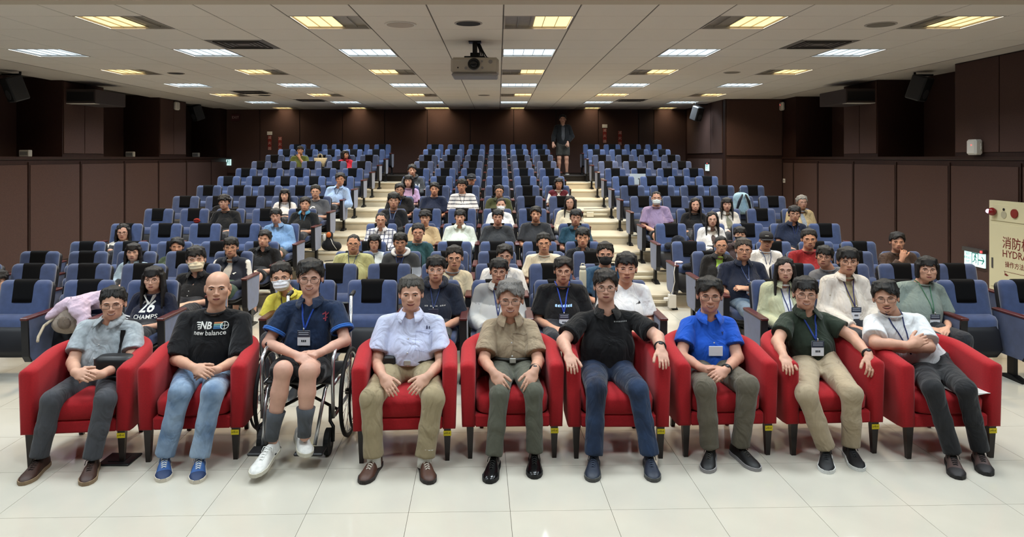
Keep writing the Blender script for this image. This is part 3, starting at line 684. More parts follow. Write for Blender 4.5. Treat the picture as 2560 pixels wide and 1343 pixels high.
# fire-extinguisher signs on the back wall
def vsign(px, py, n, label, cap):
    p = W(px, py, BACK-.03); e = empty('fire_sign', (p[0], BACK-.022, p[2])); h_ = .27
    MB().box((-.055, -.006, -h_), (.055, 0, h_*.55), bev=.002).build('board', M_sred, e)
    for q, t in enumerate('滅火器'): put_text('lettering', t, .1, (0, -.008, h_*.33-.16*q), (1, 0, 0), (0, 0, 1), mat('sign_pale', '#c9a9a0'), e)
    if cap: MB().box((-.075, -.008, h_*.62), (.075, 0, h_*.62+.1), bev=.002).build('cap_plate', M_white, e)
    return tag(e, label, 'sign')
vsign(674, 352, 0, 'red upright fire extinguisher sign with white plate, block by recesses', True); vsign(700, 355, 0, 'plain red upright fire extinguisher sign by the recessed-window corner', False)
vsign(1512, 334, 0, 'red upright fire extinguisher sign with white plate near standing person', True); vsign(1550, 340, 0, 'plain red upright fire extinguisher sign near the dark rear door', False)
p = W(589, 294, BACK-.04); e = empty('dark_exit_sign', (p[0], BACK-.05, p[2])); MB().box((-.13, 0, -.1), (.13, .05, .1), bev=.006).build('case', mat('sign_maroon', '#4b2226'), e)
put_text('lettering', 'EXIT', .1, (0, -.002, 0), (1, 0, 0), (0, 0, 1), mat('sign_pale'), e); tag(e, 'unlit maroon exit box high on the rear wall', 'exit sign')
# ================================================================ SMALL THINGS IN THE AISLES
def conduit(k, x0, x1, label):
    z = row_z(k)-.085; y = row_d(k)-1.16; e = empty('cable_trunking', ((x0+x1)/2, y-.019, z)); L = (x1-x0)/2
    MB().box((-L, -.02, -.018), (L, .018, .018), bev=.004).build('duct', mat('trunking_cream', '#d8cfb8', rough=.5), e)
    MB().box((-.07, -.035, -.05), (.07, .018, .05), bev=.006).build('socket_box', mat('trunking_cream'), e)
    return tag(e, label, 'cable trunking')
conduit(4, 1.5, 2.2, 'cream cable trunking across the lowest stair riser of the right aisle')
conduit(5, 1.5, 2.25, 'cream cable trunking across the second stair riser of the right aisle')
conduit(9, 1.5, 2.2, 'cream cable trunking across the sixth stair riser of the right aisle')
conduit(6, 1.5, 2.2, 'cream cable trunking across the third stair riser of the right aisle')
conduit(7, -2.6, -2.1, 'cream socket strip on a stair riser of the left aisle')
def cable(pts, label, m=M_black, r=.006):
    m_ = MB().tube(pts, r, 6).build('cable', m, None, True); return tag(m_, label, 'cable')
yk = row_d(6)-1.16; cable([(-2.3, yk-.02, row_z(5)+.09), (-2.36, yk-.05, row_z(5)+.1), (-2.5, yk-.04, row_z(5)+.05), (-2.62, yk-.03, row_z(5)+.02), (-2.75, yk-.06, row_z(5)+.01)], 'black power cable plugged into a left aisle riser')
yk = row_d(9)-1.16; cable([(1.75, yk+.2, row_z(9)+.012), (1.9, yk+.25, row_z(9)+.01), (2.1, yk+.28, row_z(9)+.012), (2.3, yk+.5, row_z(9)+.01)], 'black power cable lying on a right aisle step')
# power outlet box, cable and pink mouse at the right aisle
ob = empty('power_box', (2.24, row_d(3)-.42, 0)); MB().box((-.06, -.045, .03), (.03, .045, .2), bev=.006).build('case', M_white, ob); MB().box((-.12, -.03, .12), (-.06, .02, .16), bev=.008).build('plug', M_white, ob)
tag(ob, 'white power box with plug fixed to a seat leg by the aisle', 'power box')
pm = empty('charger_puck', (2.335, row_d(3)-.33, .585)); MB().ell((0, 0, .014), (.055, .04, .016), 16, 8).build('shell', mat('pink_white', '#e8cfd6', rough=.35), pm, True); MB().ell((0, -.01, .026), (.012, .012, .005), 10, 6).build('button', mat('pink_button', '#b07a8a'), pm, True)
tag(pm, 'pinkish white charger lying on the wooden aisle armrest', 'charger')
yk = row_d(3); cable([(2.285, yk-.35, .594), (2.25, yk-.48, .585), (2.225, yk-.52, .5), (2.235, yk-.52, .38), (2.21, yk-.5, .25), (2.2, yk-.44, .2)], 'thin white cable hanging from the aisle armrest to power box', M_white, .005)
fb = on_floor(300, 1151); e = empty('floor_socket', (fb[0], fb[1], 0)); MB().box((-.1, -.09, 0), (.1, .09, .012), bev=.004).build('lid', M_black, e); MB().box((-.05, -.05, .012), (.05, .05, .016)).build('flap', M_black_metal, e)
tag(e, 'black square floor socket lid between two red armchairs', 'floor socket')
# ================================================================ IMPLICIT SURFACE ENGINE (bodies, clothes, hair)
def unit(v): v = np.asarray(v, float); n = np.linalg.norm(v); return v/n if n > 1e-9 else np.array([0, 0, 1.0])
class Cap:
    def __init__(s, a, b, ra, rb=None, u=None, f=1.0):
        s.a = np.asarray(a, float); s.b = np.asarray(b, float); s.ra = ra; s.rb = ra if rb is None else rb
        s.u = None if u is None else unit(u); s.f = f
        r = max(s.ra, s.rb)*(f if u is not None else 1); s.lo = np.minimum(s.a, s.b)-r; s.hi = np.maximum(s.a, s.b)+r
    def ev(s, X, Y, Z):
        ba = s.b-s.a; x, y, z = X-s.a[0], Y-s.a[1], Z-s.a[2]
        if s.u is not None:
            g = 1/s.f-1; du = (x*s.u[0]+y*s.u[1]+z*s.u[2])*g; x = x+du*s.u[0]; y = y+du*s.u[1]; z = z+du*s.u[2]
            ba = ba+s.u*(ba @ s.u)*g
        t = np.clip((x*ba[0]+y*ba[1]+z*ba[2])/max(ba @ ba, 1e-9), 0, 1)
        return np.sqrt((x-t*ba[0])**2+(y-t*ba[1])**2+(z-t*ba[2])**2)-(s.ra+(s.rb-s.ra)*t)
class Ell:
    def __init__(s, c, r, R=None):
        s.c = np.asarray(c, float); s.r = np.asarray(r, float); s.R = np.eye(3) if R is None else np.asarray(R)
        m = np.abs(s.R) @ s.r; s.lo = s.c-m; s.hi = s.c+m
    def ev(s, X, Y, Z):
        x, y, z = X-s.c[0], Y-s.c[1], Z-s.c[2]; R = s.R
        a = (x*R[0, 0]+y*R[1, 0]+z*R[2, 0])/s.r[0]; b = (x*R[0, 1]+y*R[1, 1]+z*R[2, 1])/s.r[1]; c = (x*R[0, 2]+y*R[1, 2]+z*R[2, 2])/s.r[2]
        k0 = np.sqrt(a*a+b*b+c*c); k1 = np.sqrt((a/s.r[0])**2+(b/s.r[1])**2+(c/s.r[2])**2)
        return k0*(k0-1)/np.maximum(k1, 1e-6)
class Cut:
    def __init__(s, p, *planes): s.p = p; s.pl = [(np.asarray(a, float), unit(n)) for a, n in planes]; s.lo, s.hi = p.lo, p.hi
    def ev(s, X, Y, Z):
        d = s.p.ev(X, Y, Z)
        for a, n in s.pl: d = np.maximum(d, (X-a[0])*n[0]+(Y-a[1])*n[1]+(Z-a[2])*n[2])
        return d
def axis(lo, hi, coarse, fine=None, ranges=()):
    out = [lo]
    while out[-1] < hi:
        x = out[-1]; h = coarse
        if fine:
            for (a, b) in ranges:
                if a-coarse <= x <= b: h = fine; break
        out.append(x+h)
    return np.array(out, dtype=np.float32)
class Grid:
    def __init__(s, ax, ay, az): s.ax, s.ay, s.az = ax, ay, az; s.F = np.full((len(ax), len(ay), len(az)), 0.5, np.float32)
    def sl(s, lo, hi):
        r = []
        for a, l, h in zip((s.ax, s.ay, s.az), lo, hi):
            i, j = np.searchsorted(a, l), np.searchsorted(a, h); r.append(slice(max(0, i-1), min(len(a), j+1)))
        return tuple(r)
    def og(s, q): return s.ax[q[0]][:, None, None], s.ay[q[1]][None, :, None], s.az[q[2]][None, None, :]
    def add(s, p, k=0.01):
        q = s.sl(p.lo-k-.03, p.hi+k+.03)
        if min(x.stop-x.start for x in q) <= 0: return
        d = p.ev(*s.og(q)).astype(np.float32); a = s.F[q]
        if k > 1e-5:
            h = np.clip(.5+.5*(a-d)/k, 0, 1); s.F[q] = a+(d-a)*h-k*h*(1-h)
        else: s.F[q] = np.minimum(a, d)
    def cut(s, p, k=0.004):
        q = s.sl(p.lo-k-.02, p.hi+k+.02)
        if min(x.stop-x.start for x in q) <= 0: return
        d = -p.ev(*s.og(q)).astype(np.float32); a = s.F[q]
        h = np.clip(.5-.5*(a-d)/k, 0, 1); s.F[q] = a+(d-a)*h+k*h*(1-h)
    def mask(s, fn):
        X, Y, Z = s.og((slice(None),)*3); s.F = np.maximum(s.F, fn(X, Y, Z).astype(np.float32))
    def wrinkle(s, amp, freq, seed, stretch=(1, 1, 1)):
        idx = np.nonzero(np.abs(s.F) < .03)
        if len(idx[0]) == 0: return
        P = np.stack([s.ax[idx[0]]*stretch[0], s.ay[idx[1]]*stretch[1], s.az[idx[2]]*stretch[2]], 1); rg = np.random.RandomState(seed); v = 0
        for o in range(4):
            w_ = rg.normal(size=3); w_ = w_/np.linalg.norm(w_)*freq*(1+.6*o); ph = rg.rand()*6.28; w2 = rg.normal(size=3)*freq*.5
            v = v+(1-np.abs(np.sin(P @ w_+ph+.9*np.sin(P @ w2))))*(.75**o)
        s.F[idx] += ((1.5-v)*amp*.5).astype(np.float32)
    def mesh(s):
        F = s.F; sg = F < 0; ax, ay, az = s.ax, s.ay, s.az
        c = sg[:-1, :-1, :-1].astype(np.int8)
        for (i, j, k) in ((1,0,0),(0,1,0),(0,0,1),(1,1,0),(1,0,1),(0,1,1),(1,1,1)): c = c+sg[i:F.shape[0]-1+i, j:F.shape[1]-1+j, k:F.shape[2]-1+k]
        I, J, K = np.nonzero((c > 0) & (c < 8)); n = len(I)
        idx = np.full(c.shape, -1, np.int32); idx[I, J, K] = np.arange(n)
        acc = np.zeros((n, 3)); cnt = np.zeros(n)
        cor = [(0,0,0),(1,0,0),(0,1,0),(1,1,0),(0,0,1),(1,0,1),(0,1,1),(1,1,1)]
        val = [F[I+a, J+b, K+d] for a, b, d in cor]; pos = [np.stack([ax[I+a], ay[J+b], az[K+d]], 1) for a, b, d in cor]
        for e0, e1 in ((0,1),(2,3),(4,5),(6,7),(0,2),(1,3),(4,6),(5,7),(0,4),(1,5),(2,6),(3,7)):
            x = (val[e0] < 0) != (val[e1] < 0); t = (val[e0]/(val[e0]-val[e1]+1e-12))[x][:, None]
            acc[x] += pos[e0][x]*(1-t)+pos[e1][x]*t; cnt[x] += 1
        V = acc/cnt[:, None]; Q = []
        a, b = sg[:-1, 1:-1, 1:-1], sg[1:, 1:-1, 1:-1]; i, j, k = np.nonzero(a != b); fl = a[i, j, k]; j += 1; k += 1
        q = np.stack([idx[i, j-1, k-1], idx[i, j, k-1], idx[i, j, k], idx[i, j-1, k]], 1); q[~fl] = q[~fl][:, ::-1]; Q.append(q)
        a, b = sg[1:-1, :-1, 1:-1], sg[1:-1, 1:, 1:-1]; i, j, k = np.nonzero(a != b); fl = a[i, j, k]; i += 1; k += 1
        q = np.stack([idx[i-1, j, k-1], idx[i-1, j, k], idx[i, j, k], idx[i, j, k-1]], 1); q[~fl] = q[~fl][:, ::-1]; Q.append(q)
        a, b = sg[1:-1, 1:-1, :-1], sg[1:-1, 1:-1, 1:]; i, j, k = np.nonzero(a != b); fl = a[i, j, k]; i += 1; j += 1
        q = np.stack([idx[i-1, j-1, k], idx[i, j-1, k], idx[i, j, k], idx[i-1, j, k]], 1); q[~fl] = q[~fl][:, ::-1]; Q.append(q)
        return V, np.concatenate(Q)
def make_grid(prims, h, pad=.03, fine=None, boxes=()):
    lo = np.min([p.lo for p in prims], 0)-pad; hi = np.max([p.hi for p in prims], 0)+pad
    return Grid(*[axis(lo[i], hi[i], h, fine, [(b[0][i], b[1][i]) for b in boxes]) for i in range(3)])
# ---------------------------------------------------------------- the head, in its own frame: face to -y, z up, about 0.235 tall
def head_prims(jaw=1.0, fat=1.0):
    A = []
    A.append((Ell((0, .012, .035), (.0745, .094, .083)), .0))
    A.append((Ell((0, -.022, -.028), (.0635*fat, .067, .083)), .02))
    A.append((Ell((0, -.033, -.076), (.049*jaw*fat, .05, .035)), .022))
    A.append((Ell((0, -.068, -.097), (.021*jaw, .017, .016)), .016))
    for s_ in (-1, 1):
        A.append((Ell((s_*.044, -.055, -.018), (.021*fat, .022, .02)), .02))
        A.append((Ell((s_*.028, -.079, .02), (.026, .012, .008)), .012))
    A.append((Ell((0, -.068, -.064), (.033, .027, .027)), .018))
    A.append((Cap((0, -.083, .010), (0, -.103, -.028), .0068, .0115), .009))
    A.append((Ell((0, -.104, -.031), (.0125, .0105, .0095)), .005))
    for s_ in (-1, 1): A.append((Ell((s_*.0135, -.094, -.0345), (.009, .0115, .0078)), .005))
    A.append((Ell((0, -.0895, -.0615), (.0235, .0095, .0052)), .004))
    A.append((Ell((0, -.0875, -.0715), (.0195, .0105, .0062)), .004))
    ears = []
    for s_ in (-1, 1): ears.append((Ell((s_*.0785, .014, -.008), (.008, .018, .031), np.array(Euler((.15, 0, s_*-.35)).to_matrix())), .006))
    cuts = [(Ell((s_*.0325, -.1, .0015), (.020, .0165, .0105)), .012) for s_ in (-1, 1)]
    cuts += [(Ell((s_*.084, .006, -.006), (.004, .009, .016)), .004) for s_ in (-1, 1)]
    return A+ears, cuts
def head_eval(P, jaw=1.0, fat=1.0):
    A, C = head_prims(jaw, fat); d = np.full(len(P), .5)
    for p, k in A:
        q = p.ev(P[:, 0], P[:, 1], P[:, 2])
        if k > 0: h = np.clip(.5+.5*(d-q)/k, 0, 1); d = d+(q-d)*h-k*h*(1-h)
        else: d = np.minimum(d, q)
    for p, k in C:
        q = -p.ev(P[:, 0], P[:, 1], P[:, 2]); h = np.clip(.5-.5*(d-q)/k, 0, 1); d = d+(q-d)*h+k*h*(1-h)
    return d
def surf_y(x, z):
    ys = np.linspace(-.14, .0, 141); P = np.stack([np.full(141, x), ys, np.full(141, z)], 1); d = head_eval(P); i = np.argmax(d < 0); return ys[i]
_FC = {}
def face_mesh(kind, arg=None):
    """small meshes in head space, cached: eyes, brows, lips, glasses, mask, hair"""
    key = (kind, arg)
    if key in _FC: return _FC[key]
    m = MB(); mats = []
    if kind == 'eyes':
        mats = [mat('eye_white', '#cfc4ba', rough=.3), mat('eye_iris', '#130c08', rough=.15), mat('eye_lid', '#2a1812', rough=.6)]
        arg, sd_ = arg; op = {'open': .0056, 'mid': .0043, 'squint': .0022}[arg]
        for s_ in (sd_,):
            x = s_*.0325; y = surf_y(x, .001)
            m.ell((x, y+.0015, .001), (.0135, .0045, op), 12, 8, 0); m.ell((x, y-.0008, .001), (min(.0058, op*1.25), .004, min(.0058, op*1.05)), 10, 8, 1)
            m.tube([(x+t*.0145, surf_y(x+t*.0145, .001+op*(1-t*t)+.0005)-.0012, .001+op*(1-t*t*1.0)+.0005) for t in (-1, -.6, -.2, .2, .6, 1)], [.0008, .0016, .0019, .0019, .0016, .0008], 6, 2)
    elif kind == 'brows':
        arg, sd_ = arg; mats = [mat('brow_'+arg, arg, rough=.9)]
        for s_ in (sd_,):
            m.tube([(s_*x, surf_y(s_*x, z)-.0006, z) for x, z in ((.014, .019), (.022, .0225), (.032, .0245), (.042, .0225), (.050, .018))], [.0022, .0034, .0036, .003, .0012], 6)
    elif kind == 'lips':
        mats = [mat('lip', '#8f4a43', rough=.45), mat('mouth_dark', '#3a1512', rough=.6), mat('teeth', '#cfc7ba', rough=.3)]
        def arc(w_, lift, dz, n=9): return [(t*w_, surf_y(t*w_, -.066+lift*t*t+dz)-.0012, -.066+lift*t*t+dz) for t in np.linspace(-1, 1, n)]
        if arg == 'neutral':
            m.tube(arc(.022, .0, .0035), [.0008, .002, .003, .003, .0026, .003, .003, .002, .0008], 6, 0); m.tube(arc(.019, .001, -.0045), [.001, .002, .003, .0036, .0038, .0036, .003, .002, .001], 6, 0)
            m.tube([(p[0], p[1]-.0022, p[2]) for p in arc(.023, .0, 0)], .0011, 5, 1)
        elif arg == 'smile':
            m.tube(arc(.027, .007, .003), [.001, .0018, .0024, .0026, .0024, .0026, .0024, .0018, .001], 6, 0); m.tube(arc(.023, .007, -.0045), [.001, .002, .0028, .003, .0032, .003, .0028, .002, .001], 6, 0)
            m.tube([(p[0], p[1]-.0022, p[2]) for p in arc(.028, .007, 0)], .0012, 5, 1)
        else:
            up = arc(.027, .009, .003, 11); lo = arc(.024, .010, -.0055, 11)
            m.add([(p[0], p[1]-.0018, p[2]) for p in up]+[(p[0], p[1]-.0018, p[2]) for p in lo], [(i, i+11, i+12, i+1) for i in range(10)], 1)
            te = [(p[0]*.93, p[1]-.0032, p[2]-.0006) for p in up]; tl = [(p[0]*.93, q[1]-.0034, p[2]*.42+q[2]*.58) for p, q in zip(up, lo)]
            m.add(te+tl, [(i, i+11, i+12, i+1) for i in range(1, 9)], 2)
            m.tube(up, [.0008]+[.0024]*9+[.0008], 6, 0); m.tube(lo, [.0008]+[.003]*9+[.0008], 6, 0)
    elif kind == 'glasses':
        shape, col = arg; mats = [mat('frame_'+col.lstrip('#'), col, rough=.35, metal=.2)]
        yb = -.108; r = .0014 if shape != 'thick' else .0022
        for s_ in (-1, 1):
            cx = s_*.034; n = 20; pts = []
            for k in range(n):
                a = 2*math.pi*k/n; c, s2 = math.cos(a), math.sin(a); pw = .62 if shape in ('rect', 'thick') else .9
                hx, hz = (.026, .0175) if shape in ('rect', 'thick') else (.0255, .0225)
                x = cx+hx*math.copysign(abs(c)**pw, c); z = -.003+hz*math.copysign(abs(s2)**pw, s2)
                pts.append((x, yb+.35*max(0, abs(x)-.02)**1.3*1.0, z))
            m.tube(pts, r, 6, closed=True)
            m.tube([(s_*.060, yb+.006, .006), (s_*.072, -.07, .006), (s_*.080, .0, .008), (s_*.081, .02, -.004)], r, 6)
        m.tube([(-.0095, yb+.001, .0015), (-.004, yb-.002, .0045), (.004, yb-.002, .0045), (.0095, yb+.001, .0015)], r, 6)
    elif kind == 'lens':
        mats = [MATS.get('lens') or lens_mat()]
        for s_ in (-1, 1):
            cx = s_*.034; hx, hz = .0245, .0185; n = 16
            ring = [(cx+hx*math.cos(2*math.pi*k/n), -.1055+.004*abs(math.cos(2*math.pi*k/n)) * (1 if math.cos(2*math.pi*k/n)*s_ > 0 else 0), -.003+hz*math.sin(2*math.pi*k/n)) for k in range(n)]
            m.add(ring, [tuple(range(n)) if s_ > 0 else tuple(range(n))])
    elif kind == 'mask':
        mats = [mat('mask_'+arg.lstrip('#'), arg, rough=.9, noise=.06, nscale=60), mat('mask_loop', '#d8d8d4')]
        g = Grid(*[np.arange(a, b, .005, dtype=np.float32) for a, b in ((-.1, .1), (-.14, .06), (-.14, .03))])
        X, Y, Z = np.meshgrid(g.ax, g.ay, g.az, indexing='ij'); P = np.stack([X.ravel(), Y.ravel(), Z.ravel()], 1)
        d = head_eval(P).reshape(X.shape)
        pleat = .0022*np.sin((Z+.02)*190)*(np.abs(X) < .05) if arg not in ('#1c1c1e',) else 0*Z
        e2 = np.sqrt((X/.063)**2+((Y+.06)/.064)**2+((Z+.06)/.056)**2)-1
        d = np.minimum(d-.006, e2*.045)-pleat
        top = -.018+.012*np.exp(-(X/.02)**2)
        g.F = np.maximum.reduce([d, Z-top, -.112-Z, Y-(-.035+.0*X)]).astype(np.float32)
        V, Q = g.mesh(); m.add(V, [tuple(q) for q in Q])
        for s_ in (-1, 1):
            m.tube([(s_*.062, -.036, -.026), (s_*.074, -.01, -.01), (s_*.080, .018, .012), (s_*.081, .032, -.012)], .0014, 5, 1)
            m.tube([(s_*.056, -.036, -.095), (s_*.068, -.005, -.055), (s_*.079, .03, -.03)], .0014, 5, 1)
    elif kind == 'hair':
        style, h, var = arg; mats = [hair_mat('#15110e')]
        V, Q = hair_geo(style, h, var); m.v = [tuple(p) for p in V]; m.f = [tuple(q) for q in Q]; m.m = [0]*len(Q)
    elif kind == 'cap':
        mats = [mat('cap_cloth', '#232326', rough=.85), mat('cap_mark', '#cfcfcf')]
        ring_loft(m, [(0, .012, .030, .083, .104, 2.1), (0, .012, .055, .085, .105, 2.1), (0, .014, .09, .078, .094, 2.1), (0, .016, .115, .058, .07, 2), (0, .018, .128, .028, .034, 2), (0, .018, .131, .006, .008, 2)], 28)
        n = 17; v = []
        for q, (ex, dz) in enumerate(((0, 0), (1, 0))):
            for zt in (.034, .029):
                for k in range(n):
                    a = math.pi*(k/(n-1)); x = -.074*math.cos(a)*(1-.04*ex); y = -.05-.045*math.sin(a)**.6-ex*.062*math.sin(a)**.8
                    v.append((x, y, zt-.012*ex-.10*x*x/.08*1.2))
        f = []
        for k in range(n-1): f += [(k, k+1, 2*n+k+1, 2*n+k), (n+k, 3*n+k, 3*n+k+1, n+k+1), (2*n+k, 2*n+k+1, 3*n+k+1, 3*n+k)]
        m.add(v, f)
        for k in range(7): m.box((-.021+.006*k, -.0935-.0, .068), (-.017+.006*k, -.088, .075+.003*(k % 2)), 1)
    me = bpy.data.meshes.new({'eyes': 'eye', 'brows': 'eyebrow', 'lips': 'lips', 'glasses': 'glasses', 'lens': 'lens', 'mask': 'face_mask', 'hair': 'hair', 'cap': 'cap'}[kind])
    me.from_pydata(m.v, [], m.f)
    for x in mats: me.materials.append(x)
    me.polygons.foreach_set('material_index', np.asarray(m.m, dtype=np.int32)); me.polygons.foreach_set('use_smooth', np.ones(len(m.f), dtype=bool)); me.update()
    _FC[key] = me; return me
def lens_mat():
    m = bpy.data.materials.new('lens'); m.use_nodes = True; MATS['lens'] = m; nt = m.node_tree; nt.nodes.clear()
    o = nt.nodes.new('ShaderNodeOutputMaterial'); mx = nt.nodes.new('ShaderNodeMixShader'); t = nt.nodes.new('ShaderNodeBsdfTransparent'); g = nt.nodes.new('ShaderNodeBsdfGlossy')
    g.inputs['Roughness'].default_value = .05; mx.inputs['Fac'].default_value = .07
    nt.links.new(t.outputs[0], mx.inputs[1]); nt.links.new(g.outputs[0], mx.inputs[2]); nt.links.new(mx.outputs[0], o.inputs[0]); return m
def hair_mat(col): return mat('hair_'+col.lstrip('#'), col, rough=.45, noise=.5, nscale=70, stretch=(3, 3, .5), bump=.8, bscale=220)
def hair_geo(style, h, var=0):
    """styles: short, crop, part, bangs, bowl, long, longbangs, bob, curly, thin, ponytail"""
    rg = np.random.RandomState((hash_s(style)+77*var) % 10000)
    long = style in ('long', 'longbangs', 'longpart'); 
    zf = {'short': .062, 'crop': .070, 'part': .064, 'bangs': .042, 'bowl': .034, 'long': .066, 'longbangs': .032, 'longpart': .07, 'bob': .040, 'curly': .045, 'thin': .078, 'pony': .074, 'grey': .068, 'swept': .066}[style]
    thick = {'crop': .007, 'thin': .008, 'pony': .010, 'curly': .026, 'bowl': .02, 'bob': .02, 'bangs': .019, 'long': .017, 'longbangs': .02, 'longpart': .013, 'part': .02, 'grey': .017, 'swept': .021}.get(style, .016)
    top = {'crop': .008, 'thin': .010, 'curly': .03, 'part': .026, 'swept': .03, 'bowl': .022, 'bangs': .024, 'short': .022, 'grey': .026}.get(style, .018)
    fring = style in ('bangs', 'bowl', 'longbangs', 'bob', 'curly')
    P = [Ell((0, .016 if fring else .022, .036), (.0755+thick*.75, .094+thick*(.8 if fring else .62), .082+top))]
    lo = np.array([-.13, -.15, -.14]); hi = np.array([.13, .16, .17])
    if long or style == 'bob': lo[2] = -.36 if long else -.17
    g = Grid(*[np.arange(lo[i], hi[i], h, dtype=np.float32) for i in range(3)])
    g.add(P[0], 0)
    # clumps running from the crown outward
    nC = 46
    for c in range(nC):
        a = 2*math.pi*(c+rg.rand()*.7)/nC; crown = np.array([rg.uniform(-.02, .02), .03, .117+top*.8])
        e = np.array([math.sin(a)*(.077+thick*.6), -math.cos(a)*(.098+thick*.6)+.014, .03+rg.uniform(-.01, .02)])
        if e[1] < -.05: e[2] = zf+rg.uniform(-.008, .012)
        elif e[1] > .05: e[2] = -.03+rg.uniform(-.03, .01)
        mid = (crown+e)/2; d_ = mid-np.array([0, .016, .036]); mid = np.array([0, .016, .036])+d_/np.linalg.norm(d_/np.array([.0755+thick, .094+thick, .082+top]))
        r = rg.uniform(.008, .013)*(1.0 if thick > .01 else .5)
        if e[1] < -.05 and not fring: r *= .6; e = e+np.array([0, .008, .0])
        g.add(Cap(crown, mid, r*.8, r), .008); g.add(Cap(mid, e, r, r*.55), .008)
    if style == 'curly':
        for c in range(70):
            u = rg.normal(size=3); u[2] = abs(u[2])*.9+.05; u = u/np.linalg.norm(u); p = np.array([0, .016, .036])+u*np.array([.094, .112, .105])
            g.add(Ell(p, (.017,)*3), .006)
    X, Y, Z = g.og((slice(None),)*3)
    ragged = .006*np.sin(X*190+1)+.005*np.sin(X*410+Y*60)+.007*np.sin(X*75+hash_s(style))
    side = {'bowl': -.004, 'bob': -.1, 'curly': .0, 'crop': .018, 'thin': .012, 'pony': .0}.get(style, .0)
    zl = np.interp(np.asarray(Y).ravel(), [-.13, -.072, -.048, -.02, .0, .03, .055, .09], [zf, zf, zf*.8+.004, .012, side, side+.006, -.05, -.075]).reshape(Y.shape)
    zl = zl+ragged
    if fring and style != 'curly': zl = zl+np.where(Y < -.045, .018, 0)
    if style in ('part', 'longpart', 'long', 'swept', 'pony'):    # forehead opens around a parting
        px_ = .018 if style != 'swept' else -.02
        zl = zl+np.where(Y < -.03, .024*np.exp(-((X-px_)/.022)**2)-.010*(np.abs(X-px_) > .035), 0)
    if style in ('grey', 'thin', 'short', 'crop'): zl = zl+np.where(Y < -.03, -.35*np.maximum(0, np.abs(X)-.045), 0)
    g.F = np.maximum(g.F, (zl-Z)*.8)
    # never sink deep into the skull: keep a shell only
    if long:
        for s_ in (-1, 1):
            for q in range(5):
                y0 = -.035+.026*q; g.add(Cap((s_*.079, y0, .05), (s_*.088, y0*.9, -.08), .016, .019), .012)
                g.add(Cap((s_*.088, y0*.9, -.08), (s_*(.092+.006*q), y0-.035+.02*q, -.30+rg.uniform(-.02, .02)), .019, .010), .012)
        for q in range(7):
            x = -.07+.0233*q; g.add(Cap((x, .10, .03), (x*1.2, .095, -.28), .025, .016), .015)
    if style == 'bob':
        for s_ in (-1, 1):
            for q in range(5):
                y0 = -.04+.026*q; g.add(Cap((s_*.079, y0, .05), (s_*.083, y0, -.085+rg.uniform(-.012, .01)), .017, .014), .012)
        for q in range(7):
            x = -.07+.0233*q; g.add(Cap((x, .10, .03), (x, .085, -.10), .025, .018), .015)
    if style == 'pony':
        g.add(Cap((0, .10, .05), (0, .125, -.06), .03, .02), .01)
    if style in ('bangs', 'bowl', 'longbangs', 'bob', 'part', 'swept'):
        n = 13
        for q in range(n):
            x = -.068+.136*q/(n-1); zt = zf+.006+rg.uniform(-.013, .013); 
            if style in ('part', 'swept'):
                xp = .018 if style == 'part' else -.02; dx = x-xp
                if abs(dx) < .012: continue
                sg_ = 1 if dx > 0 else -1; xe = x+sg_*.012; yy = -.098*math.sqrt(max(0, 1-(min(abs(xe), .08)/.088)**2))+.004
                g.add(Cap((xp+dx*.25, -.055, .112), (xp+dx*.7, yy*.9-.006, .092), .012, .011), .006); g.add(Cap((xp+dx*.7, yy*.9-.006, .092), (xe, yy-.004, .082-.045*min(1, abs(dx)/.06)+rg.uniform(-.006, .006)), .011, .005), .006)
                continue
            yy = -.098*math.sqrt(max(0, 1-(x/.088)**2))+.004
            g.add(Cap((x*.75, -.062, .10), (x+rg.uniform(-.006, .006), yy-.003, zt), .013, .005), .006)
    g.wrinkle(.004, 150, 3, (1, 1, .35))
    return g.mesh()
def hash_s(s): return sum((i+1)*ord(c) for i, c in enumerate(s))
def head_rot(yaw=0, pitch=0, roll=0): return np.array((Matrix.Rotation(yaw, 3, 'Z') @ Matrix.Rotation(pitch, 3, 'X') @ Matrix.Rotation(roll, 3, 'Y')))
def hand_prims(wr, fwd, up, side, curl=.3, sc=1.0, spread=1.0):
    fwd = unit(fwd); up = unit(up-fwd*(np.asarray(up) @ fwd)); th = unit(np.cross(fwd, up)); th = th if th @ np.asarray(side) > 0 else -th      # th: towards the thumb
    R = np.stack([th, fwd, up], 1); A = [(Ell(wr+fwd*.05*sc, (.041*sc, .052*sc, .0155*sc), R), .012), (Cap(wr-fwd*.02, wr+fwd*.03*sc, .0235*sc, .024*sc), .015)]
    for o, L in zip((.0285, .0095, -.0095, -.0275), (.070, .078, .072, .056)):
        p = wr+fwd*(.088-.12*abs(o))*sc+th*o*sc*spread; d = unit(fwd+th*o*4*(spread-.6)); r = .0086*sc
        for q, fr in enumerate((.45, .32, .25)):
            a = curl*(.7+.5*q); d2 = unit(d*math.cos(a)-up*math.sin(a)); e = p+d2*L*fr*sc
            A.append((Cap(p, e, r, r*.9), .003 if q else .006)); p, d, r = e, d2, r*.92
            up_ = up
    p = wr+fwd*.025*sc+th*.026*sc; d = unit(th*.5+fwd*.85-up*.25)
    for L in (.04, .03, .025):
        e = p+d*L*sc; A.append((Cap(p, e, .0112*sc, .0098*sc), .006)); p = e; d = unit(d+fwd*.35-up*.15*curl)
    return A
